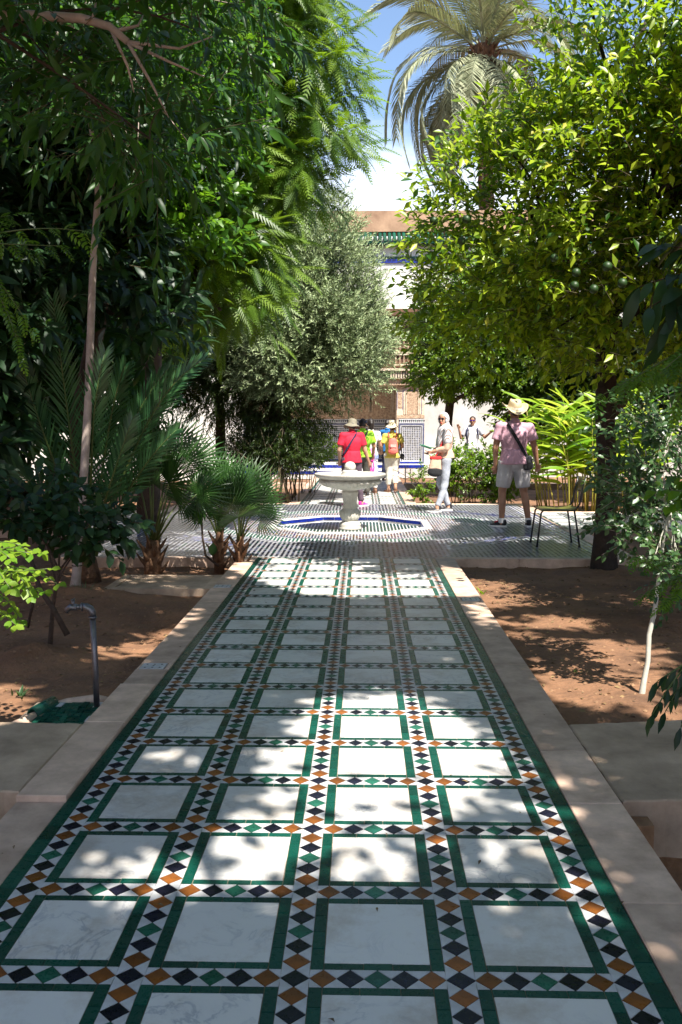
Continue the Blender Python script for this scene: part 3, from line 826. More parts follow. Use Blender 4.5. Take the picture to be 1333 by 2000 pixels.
def tile_patch():
    root = empty('tiled_gully', (-1.40, 4.66, -.095), label='small sunken gully of broken green glazed tiles at the foot of the standpipe', cat='tiled gully'); root.scale = (.62, 1, 1)
    mb = MB(); mb.box(-.36, .33, -.25, .26, -.04, .035); mb.build('mortar_bed', M['grout'], root)
    y = -.235
    while y < .2:
        x = -.22 + R.uniform(0, .05); h = R.choice([.05, .05, .09])
        while x < .30:
            wv = R.choice([.055, .11, .055]); r = R.random()
            m = M['green'] if r < .5 else (M['lgreen'] if r < .88 else M['white'])
            mb = MB(); mb.box(0, min(wv, .325 - x) - .006, 0, h - .006, -.01, .008); x_ = x
            if .325 - x > .02: mb.build('glazed_tile', m, root, loc=(x, y, .037 + R.uniform(-.002, .002)), rot=(R.gauss(0, .02), R.gauss(0, .02), R.gauss(0, .02)))
            x += wv
        y += h
    def rooftile(x0, y0, rz, m, L=.2, rr=.055):
        mb = MB(); n = 10; V = []
        for rad_, dz in ((rr, 0), (rr - .011, 0)):
            for t in (0, 1):
                for k in range(n + 1):
                    a = math.pi * k / n; q = rad_ * (1 - .12 * t)
                    V.append((q * math.cos(a), t * L, q * math.sin(a)))
        F = []
        for k in range(n):
            F.append((k, n + 1 + k, n + 2 + k, k + 1)); o = 2 * (n + 1); F.append((o + k, o + k + 1, o + n + 2 + k, o + n + 1 + k))
            F.append((k, k + 1, o + k + 1, o + k)); F.append((n + 1 + k, o + n + 1 + k, o + n + 2 + k, n + 2 + k))
        mb.add(V, F, 0, True); mb.build('roof_tile', M[m], root, loc=(x0, y0, .02), rot=(0, 0, rz))
    rooftile(-.27, .02, -.25, 'lgreen', .24, .06); rooftile(-.31, -.19, -.35, 'kerb', .2, .05)
    rooftile(-.18, -.255, -1.5, 'lgreen', .2, .03); rooftile(.05, -.255, -1.5, 'lgreen', .18, .03)
    mb = MB()
    pts = [(-.34, .22, 0), (-.1, .27, .02), (.15, .30, .03), (.34, .28, .02)]
    mb.tube(pts, [.02, .035, .04, .03], 8); mb.build('mortar_edge', M['kerb'], root)
tile_patch()

def inspection_cover():
    root = empty('inspection_cover', (-1.72, 8.72, -.06), label='rectangular sandy stone inspection cover in its frame on the left bed', cat='inspection cover')
    mb = MB(); mb.box(-.50, .50, -.40, -.32, -.08, .02); mb.box(-.50, .50, .30, .38, -.08, .02); mb.box(-.50, -.42, -.318, .298, -.08, .02); mb.box(.42, .50, -.318, .298, -.08, .02)
    mb.build('frame', M['slabstone'], root)
    mb = MB(); mb.box(-.412, .412, -.31, .29, -.06, .012); mb.build('lid', M['slabstone'], root)
inspection_cover()

def chair():
    c = G(1083, 1064, 0)
    root = empty('school_chair', (c[0], 11.2, .002), 0, label='black metal school chair with olive green seat, side on, behind the dark trunk', cat='chair')
    M['seat'] = mat('olive_ply', (.17, .16, .035), .38, col2=(.11, .10, .025), scale=5)
    M['blackmetal'] = mat('black_tube', (.008, .008, .010), .3, var=.2, metal=.0)
    w_, s0, s1 = .19, -.20, .20       # half depth in y, front (left) and back (right) in x
    for y in (-w_, w_):
        mb = MB(); mb.tube([(s0 - .055, y * 1.12, 0), (s0 - .03, y * 1.07, .22), (s0 - .008, y, .41), (s0 + .02, y, .445), (s0 + .06, y, .448)], .0115, 10); mb.build('front_leg', M['blackmetal'], root)
        mb = MB(); mb.tube([(s1 + .055, y * 1.12, 0), (s1 + .02, y * 1.05, .25), (s1 - .01, y, .43)], .0115, 10); mb.build('rear_leg', M['blackmetal'], root)
        mb = MB(); mb.tube([(s0 + .04, y, .448), (s1 - .03, y, .44), (s1 + .01, y, .455), (s1 + .05, y, .52), (s1 + .075, y, .66), (s1 + .115, y, .84)], .0115, 10); mb.build('back_upright', M['blackmetal'], root)
    for y in (-w_, w_):
        mb = MB(); mb.tube([(s0 - .055, y * 1.12, -.001), (s0 - .053, y * 1.12, .02)], .015, 10); mb.build('foot_cap', M['dark'], root); mb = MB(); mb.tube([(s1 + .055, y * 1.12, -.001), (s1 + .053, y * 1.12, .02)], .015, 10); mb.build('foot_cap', M['dark'], root)
    V = []; n = 10
    for i in range(n + 1):
        t = i / n; x = s0 - .005 + t * (s1 - s0 + .02)
        z = .462 - .03 * max(0, (.12 - t)) / .12 * .5 - .014 * math.sin(math.pi * min(1, max(0, (t - .15) / .85))) + .015 * max(0, t - .85) / .15
        for y in (-.215, -.18, 0, .18, .215):
            yy = y * (1 - .06 * t); V.append((x, yy, z - (.006 if abs(y) > .2 else 0)))
    F = []
    for i in range(n):
        for k in range(4): a = i * 5 + k; F.append((a, a + 5, a + 6, a + 1))
    mb = MB(); mb.add(V, F, 0, True)
    o = mb.build('seat', M['seat'], root); s_ = o.modifiers.new('s', 'SOLIDIFY'); s_.thickness = .011
    V = []
    for i in range(5):
        t = i / 4; z = .66 + .17 * t; x = s1 + .072 + .042 * t
        for k in range(7):
            y = -.2 + .4 * k / 6; V.append((x + .03 * (1 - (y / .2) ** 2) * 1 - .0, y, z))
    F = [(i * 7 + k, (i + 1) * 7 + k, (i + 1) * 7 + k + 1, i * 7 + k + 1) for i in range(4) for k in range(6)]
    mb = MB(); mb.add(V, F, 0, True); o = mb.build('backrest', M['seat'], root); s_ = o.modifiers.new('s', 'SOLIDIFY'); s_.thickness = .011
chair()

def hoses():
    h = M['hose']
    def run(label, pts):
        pts = [np.array(p) for p in pts]; out = []
        for i in range(len(pts) - 1):
            p0 = pts[max(i - 1, 0)]; p1 = pts[i]; p2 = pts[i + 1]; p3 = pts[min(i + 2, len(pts) - 1)]
            for t in np.linspace(0, 1, 6, endpoint=False):
                out.append(.5 * ((2 * p1) + (-p0 + p2) * t + (2 * p0 - 5 * p1 + 4 * p2 - p3) * t * t + (-p0 + 3 * p1 - 3 * p2 + p3) * t ** 3))
        out.append(pts[-1]); mb = MB(); mb.tube(out, .014, 8); o = mb.build('garden_hose', h); tag(o, label, 'hose')
    run('yellow garden hose hanging from a post and looped beside the far path',
        [P(802, 916, 22.3), P(802, 930, 22.2), P(808, 948, 21.4), G(830, 962, -.08), G(862, 964, -.09), G(895, 957, -.09), G(930, 955, -.1)])
    run('yellow garden hose crossing the bed left of the fountain', [G(540, 972, -.09), G(565, 970, -.09), G(590, 962, -.09), P(606, 952, 20.8)])
    a = G(792, 950, -.1)
    mb = MB(); mb.tube([(a[0], a[1], -.12), (a[0], a[1], .42)], .014, 8); o = mb.build('iron_post', M['pipe']); tag(o, 'thin iron post standing where the hose hangs, right of the far path', 'post')
hoses()

# ================================================================ the building behind
def house():
    YB = 27.3
    root = empty('riad_building', (0, YB, 0), label='ornate courtyard building with carved stucco, tiled dado and green roof tiles behind the garden', cat='building')
    def part(name, m, boxes, parent=root, sc=1):
        mb = MB()
        for b_ in boxes: mb.box(b_[0], b_[1], b_[2] - YB, b_[3] - YB, b_[4], b_[5])
        return mb.build(name, M[m] if isinstance(m, str) else m, parent)
    # platform and the two tiled steps
    part('platform', 'slab', [(-6, 5.2, 26.9, 34, -.1, .30)])
    st = part('step', 'slab', [(-4.0, 1.15, 26.30, 26.898, -.1, .155)])
    for zz, yy, xa, xb in ((.045, 26.298, -4.0, 1.15), (.195, 26.898, -4.0, 1.9)):
        x = xa
        while x < xb - .05:
            part('blue_riser_tile', 'blue', [(x, x + .145, yy - .012, yy, zz, zz + .085)], st); x += .15
    # right pier and plain wall
    pier = part('pier_wall', 'stucco2', [(1.20, 2.02, 27.30, 28.2, .30, 2.62)])
    part('plaster_wall', 'wallgrey', [(2.022, 4.6, 27.42, 28.2, -.1, 4.4)])
    part('upper_wall', 'wallwhite', [(-6, 9, 28.3, 29, 2.9, 7.1)])
    part('side_wall', 'stucco', [(-6, 2.2, 29.2, 29.5, .30, 4.6)])
    # dado of the pier: raised lattice of small tiles inside frames
    def dado(xa, xb, y, z0, z1, pitch, name='dado'):
        base = part(name, 'white', [(xa, xb, y - .02, y, z0, z1)])
        mb = MB(); mats = ['black', 'green', 'blue', 'greyblue']
        def q(x0, x1, za, zb, mi, d=.026): mb.add([(x0, y - YB - d, za), (x1, y - YB - d, za), (x1, y - YB - d, zb), (x0, y - YB - d, zb)], [(0, 1, 2, 3)], mi)
        f = .05
        for (a, b_, c, d_, mi) in ((xa, xa + f, z0, z1, 3), (xb - f, xb, z0, z1, 3), (xa + f, xb - f, z1 - f, z1, 3), (xa + f, xb - f, z0, z0 + f, 2),
                                  (xa + f + .03, xa + f + .055, z0 + f + .03, z1 - f - .03, 0), (xb - f - .055, xb - f - .03, z0 + f + .03, z1 - f - .03, 0),
                                  (xa + f + .06, xb - f - .06, z1 - f - .055, z1 - f - .03, 0)):
            q(a, b_, c, d_, mi)
        xs = np.arange(xa + f + .085, xb - f - .1, pitch); zs = np.arange(z0 + f + .05, z1 - f - .09, pitch)
        for x in xs:
            for z in zs: q(x, x + pitch * .62, z, z + pitch * .62, R.choice([0, 0, 3]))
        o = mb.build('lattice_tile', [M[k] for k in mats], base); o['kind'] = 'stuff'
        mb = MB()
        for x in np.arange(xa, xb - .03, .06):     # stepped merlon frieze
            mb.add([(x + .004, y - YB - .024, z1 + .10), (x + .052, y - YB - .024, z1 + .10), (x + .04, y - YB - .024, z1 + .055), (x + .028, y - YB - .024, z1 + .02), (x + .016, y - YB - .024, z1 + .055)], [(0, 4, 3, 2, 1)], R.choice([0, 0, 1]))
        part('frieze_band', 'white', [(xa, xb, y - .018, y, z1 + .002, z1 + .13)], base)
        o = mb.build('merlon_tile', [M['black'], M['green']], base); o['kind'] = 'stuff'
    dado(1.26, 2.02, 27.30, .31, 1.50, .052)
    dado(-5.9, 1.18, 29.2, .31, 1.50, .06, 'rear_dado')
    # arches in carved stucco
    def blind_arch(xc, y, z0, wv, h, par):
        def outline(w2, zt0, n=14):
            pts = [(-w2, z0)]
            zc = z0 + h - w2 * 1.0 - zt0
            for k in range(n + 1):
                a = math.pi - math.pi * k / n; pts.append((w2 * math.cos(a) * 1.04, zc + w2 * math.sin(a) * 1.15))
            pts.append((w2, z0)); return pts
        for (w_a, w_b, d, m) in ((wv, wv - .035, .02, 'stucco2'), (wv - .06, wv - .085, .03, 'stucco2')):
            A, B = outline(w_a, 0), outline(w_b, (wv - w_b) * .2)
            V = [(xc + x, y - YB - d, z) for x, z in A] + [(xc + x, y - YB - d, z) for x, z in B] + [(xc + x, y - YB + .0, z) for x, z in A] + [(xc + x, y - YB + .0, z) for x, z in B]
            n = len(A); F = []
            for i in range(n - 1): F += [(i, n + i, n + i + 1, i + 1), (i, i + 1, 2 * n + i + 1, 2 * n + i), (n + i, 3 * n + i, 3 * n + i + 1, n + i + 1)]
            mb = MB(); mb.add(V, F, 0); mb.build('arch_moulding', M[m], par)
        A = outline(wv - .095, .02); mb = MB()
        mb.add([(xc + x, y - YB - .006, z) for x, z in A], [tuple(range(len(A)))[::-1]], 0); mb.build('carved_panel', M['stucco'], par)
    blind_arch(1.66, 27.30, 1.76, .255, .80, pier)
    for xc in (-3.3, -1.9, -.75, .10, .80): blind_arch(xc, 29.2, 1.85, .36, .95, root)
    part('stucco_band', 'stucco', [(1.20, 2.02, 27.283, 27.298, 1.645, 1.74), (1.20, 2.02, 27.283, 27.298, 2.50, 2.60)], pier)
    bp_ = part('blue_outline', 'blue', [(1.205, 1.215, 27.288, 27.298, 1.9, 2.46), (1.375, 1.385, 27.288, 27.298, 1.9, 2.46), (1.93, 1.94, 27.288, 27.298, 1.77, 2.46), (1.386, 1.929, 27.288, 27.298, 2.45, 2.46)], pier)
    part('rosette_panel', 'stucco', [(1.235, 1.355, 27.291, 27.299, 1.95, 2.40)], pier)
    # carved lintel, brackets and the dark wooden screen above
    lint = part('carved_lintel', 'stucco', [(-6, 2.15, 27.18, 28.3, 2.622, 2.80)])
    for x in np.arange(1.0, 2.1, .075): part('bracket', 'stucco2', [(x, x + .04, 27.08, 27.178, 2.81, 3.02)], lint)
    part('cornice', 'stucco2', [(-6, 2.2, 27.10, 28.3, 2.802, 2.808), (-6, 2.2, 27.02, 28.3, 3.03, 3.10)], lint)
    scr = part('wooden_screen', 'cedar', [(-6, 2.6, 27.35, 27.5, 3.102, 4.6)])
    for x in np.arange(1.15, 2.55, .12): part('screen_bar', 'stucco', [(x, x + .03, 27.31, 27.348, 3.25, 4.5)], scr)
    for z in (3.2, 3.5, 3.55, 4.0, 4.45): part('screen_rail', 'stucco2', [(1.1, 2.6, 27.285, 27.308, z, z + .035)], scr)
    part('canopy_roof', 'cedar', [(-6, 4.6, 26.9, 29.2, 4.61, 4.8)])
    # blue glazed line and green roof tiles under the earth parapet
    part('green_line', 'green', [(-6, 9, 28.26, 28.298, 6.44, 6.52)]); part('blue_line', 'blue', [(-6, 9, 28.25, 28.298, 6.33, 6.438)])
    part('earth_parapet', 'earth', [(-6, 9, 28.5, 29.2, 7.3, 7.92)])
    par = part('roof_slope', 'green', [(-6, 9, 28.02, 28.5, 6.84, 6.88)])
    me = None
    for i, x in enumerate(np.arange(-2.2, 4.2, .145)):
        mb = MB(); n = 8; V = []
        for t in (0, 1):
            for k in range(n + 1):
                a = math.pi * k / n; V.append((.058 * math.cos(a), -.34 + .8 * t, .058 * math.sin(a) + .52 * t))
        F = [(k, n + 1 + k, n + 2 + k, k + 1) for k in range(n)] + [tuple(range(n, -1, -1))]
        if me is None: mb.add(V, F, 0, True); me = mb.mesh('roof_tile', M['lgreen'])
        link('roof_tile', me, par, None, (x, 28.3 - YB, 6.86), (0, 0, R.gauss(0, .02)))
house()
# garden walls either side and round the garden
def wall(name, label, boxes, m):
    mb = MB()
    for b_ in boxes: mb.box(*b_)
    tag(mb.build(name, M[m]), label, 'wall')
wall('garden_wall', 'bright sunlit white garden wall behind the olive trunk on the left', [(-13, -3.2, 25.6, 26.0, -.2, 3.2), (-13, -3.2, 25.55, 26.05, 3.2, 3.28)], 'wallwhite')
wall('garden_wall', 'tall earth coloured wall at the far left beyond the side path', [(-13.4, -13.0, -14, 26, -.2, 5.5)], 'earth')
wall('garden_wall', 'tall earth coloured wall at the far right beyond the trees', [(13.0, 13.4, -14, 30, -.2, 5.5)], 'earth')
wall('garden_wall', 'grey plaster wall closing the garden right of the building', [(4.62, 13.0, 27.6, 28.0, -.2, 5.5)], 'wallgrey')
# ================================================================ vegetation
def in_poly(px, poly):
    x, y = px[:, 0], px[:, 1]; c = np.zeros(len(px), bool); n = len(poly)
    for i in range(n):
        x0, y0 = poly[i]; x1, y1 = poly[(i + 1) % n]
        k = ((y0 > y) != (y1 > y)) & (x < (x1 - x0) * (y - y0) / (y1 - y0 + 1e-9) + x0); c ^= k
    return c
# openings between the crowns, given by the sunlit patches they leave on the ground (photo pixels)
SUNNY = [[(500, 1440), (575, 1340), (690, 1338), (800, 1350), (880, 1385), (985, 1440), (1020, 1500), (900, 1540), (860, 1600), (850, 1680), (840, 1755), (640, 1770), (600, 1700), (380, 1700), (330, 1640), (430, 1560), (450, 1500)],
         [(110, 1650), (345, 1635), (360, 1700), (90, 1700)], [(275, 1465), (420, 1460), (400, 1510), (250, 1515)], [(120, 1700), (560, 1700), (590, 1740), (560, 1790), (80, 1790)],
         [(840, 1100), (1030, 1118), (1060, 1160), (900, 1165)], [(895, 1180), (980, 1185), (985, 1225), (915, 1225)],
         [(1000, 1215), (1333, 1230), (1400, 1400), (1280, 1375), (1060, 1330)], [(1040, 1180), (1200, 1190), (1220, 1215), (1000, 1205)],
         [(150, 1225), (420, 1180), (440, 1200), (330, 1260), (180, 1275)],
         [(560, 985), (830, 985), (860, 1000), (930, 1010), (820, 1062), (500, 1052), (450, 1010)], [(380, 1010), (480, 1000), (470, 1035), (360, 1040)],
         [(-150, 1290), (100, 1300), (110, 1420), (-150, 1450)], [(560, 930), (820, 930), (850, 986), (540, 986)], [(840, 1052), (1090, 1045), (1120, 1062), (850, 1068)]]
def ground_hit(pos, z=0.0):
    h = (pos[:, 2] - z) * COT
    return np.stack([pos[:, 0] + SH[0] * h, pos[:, 1] + SH[1] * h, np.full(len(pos), z)], 1)
DAP = [(880, 1500), (1180, 1490), (1250, 1700), (1345, 1900), (1345, 2000), (1050, 1900), (870, 1700)]
def sun_open(pos, strong=1.0, jit=.05):
    """True for leaves that would stand in one of the openings"""
    g = ground_hit(pos); g[:, :2] += NR.normal(size=(len(g), 2)) * jit
    px, d = proj(g); px[d < .5] = (-9999, -9999)
    o = np.zeros(len(pos), bool)
    for p_ in SUNNY: o |= in_poly(px, p_)
    dap = in_poly(px, DAP) & (vnoise(g, 14, 3) > -.12)
    o |= dap
    return o & (NR.rand(len(pos)) < strong)
FRONT = [[(770, -200), (1500, -200), (1500, 540), (1200, 600), (860, 640), (770, 560)], [(480, -50), (730, -50), (740, 330), (600, 330), (480, 250)], [(250, 180), (560, 180), (560, 640), (300, 560)]]
def front_open(pos):
    """True where a leaf would shade the sunlit faces of the orange tree and of the feathery tree"""
    out = np.zeros(len(pos), bool)
    for Yp in (6.4, 7.4, 8.4, 9.4, 11.0):
        h = np.maximum(Yp - pos[:, 1], 0) / SH[1]
        hit = np.stack([pos[:, 0] + SH[0] * h, np.maximum(pos[:, 1], Yp), pos[:, 2] - h / COT], 1)
        px, d = proj(hit); o = np.zeros(len(pos), bool)
        for p_ in (FRONT[:1] if Yp < 10 else FRONT[1:]): o |= in_poly(px, p_)
        out |= o & (hit[:, 2] > 1.0) & (hit[:, 2] < 6.2 if Yp < 10 else hit[:, 2] < 8.5)
    return out

TUBE3 = (np.array([(math.cos(a), 0, math.sin(a)) for a in (0, 2.1, 4.2)] + [(0.35 * math.cos(a), 1, .35 * math.sin(a)) for a in (0, 2.1, 4.2)]),
         np.array([(0, 1, 4), (0, 4, 3), (1, 2, 5), (1, 5, 4), (2, 0, 3), (2, 3, 5)]))
def twigs(lobes, n, tl=(.25, .5), outer=.62, up=.25, gap=-1.0, gs=1.6, down=0.0, thin=None):
    wts = np.array([l[6] if len(l) > 6 else l[3] * l[4] * l[5] for l in lobes], float); wts /= wts.sum()
    idx = NR.choice(len(lobes), n, p=wts)
    Lb = np.array([l[:6] for l in lobes])[idx]
    u = norm(NR.normal(size=(n, 3)))
    rho = np.clip(1 - np.abs(NR.normal(size=n)) * (1 - outer), .12, 1.06)
    pos = Lb[:, :3] + u * Lb[:, 3:6] * rho[:, None]
    d = norm(u * [1, 1, .6] + [0, 0, up - down] + NR.normal(size=(n, 3)) * .35)
    keep = vnoise(pos, gs, 4.0) > gap
    if thin is not None: keep &= ~thin(pos)
    pos, d, idx = pos[keep], d[keep], idx[keep]
    ln = tl[0] + (tl[1] - tl[0]) * NR.rand(len(pos))
    return pos, d, ln, idx
def leaves_on(pos, d, ln, per, size, spread=.9, droop=0.0, upn=1.0, jit=.35, t0=.1, svar=.25, rosette=0.0):
    n = len(pos)
    t = np.tile(np.linspace(t0, 1, per), (n, 1)) ** (1 - .5 * rosette)
    P0 = pos[:, None] + d[:, None] * (ln[:, None] * t)[:, :, None]
    P0[:, :, 2] -= (droop * .35 * ln[:, None] * t ** 2)
    ref = norm(np.cross(d, [0.0, 0.1, 1.0])); r2 = np.cross(d, ref)
    a = (np.arange(per) * 2.4)[None] + NR.rand(n, 1) * 6.28
    rad_ = np.cos(a)[:, :, None] * ref[:, None] + np.sin(a)[:, :, None] * r2[:, None]
    sp = spread * (1 - .45 * t)[:, :, None]
    y = norm(d[:, None] * .75 + rad_ * sp + np.array([0, 0, -droop]) + NR.normal(size=(n, per, 3)) * jit * .5)
    y = y.reshape(-1, 3); p = P0.reshape(-1, 3)
    RM = frames(y, np.tile([0, 0, upn], (len(y), 1)) + np.array([.25, -.62, 0]), jit)
    s = np.repeat(size * (1 + svar * NR.normal(size=n) * .5), per) * (1 - svar * .5 + svar * NR.rand(n * per))
    return RM, p, s
def twig_mesh(name, pos, d, ln, r, m, parent):
    y = norm(d); RM = frames(y, np.tile([.1, .3, 1.0], (len(y), 1)))
    RM = RM.copy(); RM[:, :, 0] *= r; RM[:, :, 2] *= r; RM[:, :, 1] *= ln[:, None]
    return scatter(name, TUBE3, RM, pos, np.ones(len(pos)), m, parent, kind='stuff')
def curved(p0, p1, n=6, sag=.12, wob=.05):
    p0, p1 = np.array(p0, float), np.array(p1, float); L_ = np.linalg.norm(p1 - p0)
    off = NR.normal(size=3) * wob * L_
    return [p0 + (p1 - p0) * t + off * math.sin(math.pi * t) + np.array([0, 0, sag * L_ * math.sin(math.pi * t)]) for t in np.linspace(0, 1, n)]
def skeleton(name, trunk_pts, trunk_r, lobes, parent, m, sub=5, r_limb=.05, pos=None, idx=None, twr=.35, n=12):
    mb = MB(); mb.tube(trunk_pts, trunk_r, n, cap=False)
    o = mb.build(name, m); adopt(o, parent)
    mb = MB(); tp = np.array(trunk_pts[-1], float)
    for li, l in enumerate(lobes):
        c = np.array(l[:3]); start = tp if li % 2 == 0 else np.array(trunk_pts[-2], float) * .4 + tp * .6
        pts = curved(start, c, 7); rs = np.linspace(r_limb, r_limb * .45, 7); mb.tube(pts, rs, 7)
        if pos is not None and sub:
            k = np.where(idx == li)[0]
            if len(k):
                for j in NR.choice(k, min(sub, len(k)), replace=False):
                    s = pts[R.choice([3, 4, 5, 6])]; q = curved(s, pos[j], 5, .06, .06)
                    mb.tube(q, np.linspace(r_limb * .42, r_limb * .12, 5), 5)
    if mb.v:
        o = mb.build('branch', m); adopt(o, parent); o['kind'] = 'stuff'
def split_near(RM, p, s, n=300, box=(-40, -40, 1373, 2040)):
    """the n leaves that show largest in the photo become parts of their own"""
    px, d = proj(p)
    vis = (px[:, 0] > box[0]) & (px[:, 0] < box[2]) & (px[:, 1] > box[1]) & (px[:, 1] < box[3]) & (d > .5)
    score = np.where(vis, s / np.maximum(d, .5), 0)
    # the outermost (nearest) leaves in each small patch of the picture come first
    order = np.argsort(-score * (1 + .3 * NR.rand(len(s))))
    k = np.zeros(len(s), bool); k[order[:n]] = True; k &= score > 0
    return k

# leaf looks
LM = {}
LM['orange'] = leaf_mat('orange_leaf', (.022, .085, .006), (.40, .50, .028), (.42, .66, .018), .36, .38, .4, old=(.40, .38, .04))
LM['orange_b'] = leaf_mat('shrub_leaf', (.040, .10, .006), (.15, .25, .016), (.30, .48, .012), .4, .36)
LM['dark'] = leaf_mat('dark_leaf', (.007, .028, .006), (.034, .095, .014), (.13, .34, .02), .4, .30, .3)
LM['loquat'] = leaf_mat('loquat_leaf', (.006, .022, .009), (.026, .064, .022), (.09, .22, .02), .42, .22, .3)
LM['bright'] = leaf_mat('bright_leaf', (.024, .085, .007), (.10, .22, .015), (.24, .48, .02), .38, .42)
LM['feather'] = leaf_mat('feathery_leaf', (.040, .10, .010), (.15, .24, .02), (.30, .48, .02), .42, .42)
LM['olive'] = leaf_mat('olive_leaf', (.12, .18, .07), (.40, .48, .24), (.16, .22, .08), .5, .2)
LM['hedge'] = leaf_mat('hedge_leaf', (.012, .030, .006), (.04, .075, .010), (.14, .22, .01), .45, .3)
LM['fan'] = leaf_mat('fan_palm_leaf', (.014, .048, .010), (.042, .11, .020), (.10, .24, .03), .33, .25, .55)
LM['date'] = leaf_mat('date_palm_leaf', (.020, .075, .030), (.065, .17, .060), (.10, .22, .04), .33, .25, .55)
LM['dategrey'] = leaf_mat('grey_palm_leaf', (.16, .19, .11), (.40, .41, .26), (.28, .32, .12), .45, .2)
LM['ginger'] = leaf_mat('ginger_leaf', (.12, .28, .012), (.42, .50, .04), (.50, .70, .04), .36, .42, old=(.42, .33, .06))
LM['yellow'] = leaf_mat('yellow_green_leaf', (.10, .24, .012), (.26, .38, .03), (.34, .55, .02), .45, .45)
LM['dusty'] = leaf_mat('dusty_leaf', (.020, .060, .018), (.085, .16, .055), (.14, .28, .04), .36, .25, .55)
T_ORANGE = leaf_t(.44, .22, .16, .45, 2)
T_LONG = leaf_t(.27, .22, .28, .5, 3)
T_LOQ = leaf_t(.30, .16, .42, .55, 4)
T_OLIVE = (np.array([(0, 0, 0), (-.11, .45, .01), (0, 1, -.06), (.11, .45, .01)]), np.array([(0, 3, 2), (0, 2, 1)]))
T_ROUND = leaf_t(.72, .08, .10, .55, 3)
T_OVAL = leaf_t(.55, .12, .2, .45, 3)
T_BIG = leaf_t(.62, .1, .25, .4, 2)
def frond_t(np_=11, plen=.30, wd=.045, ang=60, droop=.25, two=False):
    """feathery compound leaf"""
    V, F = [], []
    for i in range(np_):
        t = .12 + .88 * i / (np_ - 1); L_ = plen * math.sin(math.pi * (.18 + .78 * t)) ** .7
        base = np.array([0, t, -droop * t * t])
        for s in (-1, 1):
            a = rad(ang - 22 * t); dv = np.array([s * math.sin(a), math.cos(a), -.12])
            pv = np.array([-dv[1] * s, dv[0] * s, 0]) * wd
            o = len(V)
            if two:
                V += [base, base + dv * L_ * .5 + pv, base + dv * L_ + [0, 0, -.2 * L_], base + dv * L_ * .45 - pv]
                F += [(o, o + 1, o + 2), (o, o + 2, o + 3)] if s > 0 else [(o, o + 2, o + 1), (o, o + 3, o + 2)]
            else:
                V += [base - pv * .5, base + pv * .5, base + dv * L_ + [0, 0, -.2 * L_]]
                F += [(o, o + 1, o + 2) if s > 0 else (o, o + 2, o + 1)]
    o = len(V); V += [np.array([-.006, 0, 0]), np.array([.006, 0, 0]), np.array([0, 1, -droop])]; F.append((o, o + 1, o + 2))
    return np.array(V), np.array(F)
T_FEATHER = frond_t(11, .26, .060, 58, .32)
T_PINN = frond_t(6, .34, .07, 66, .3, True)

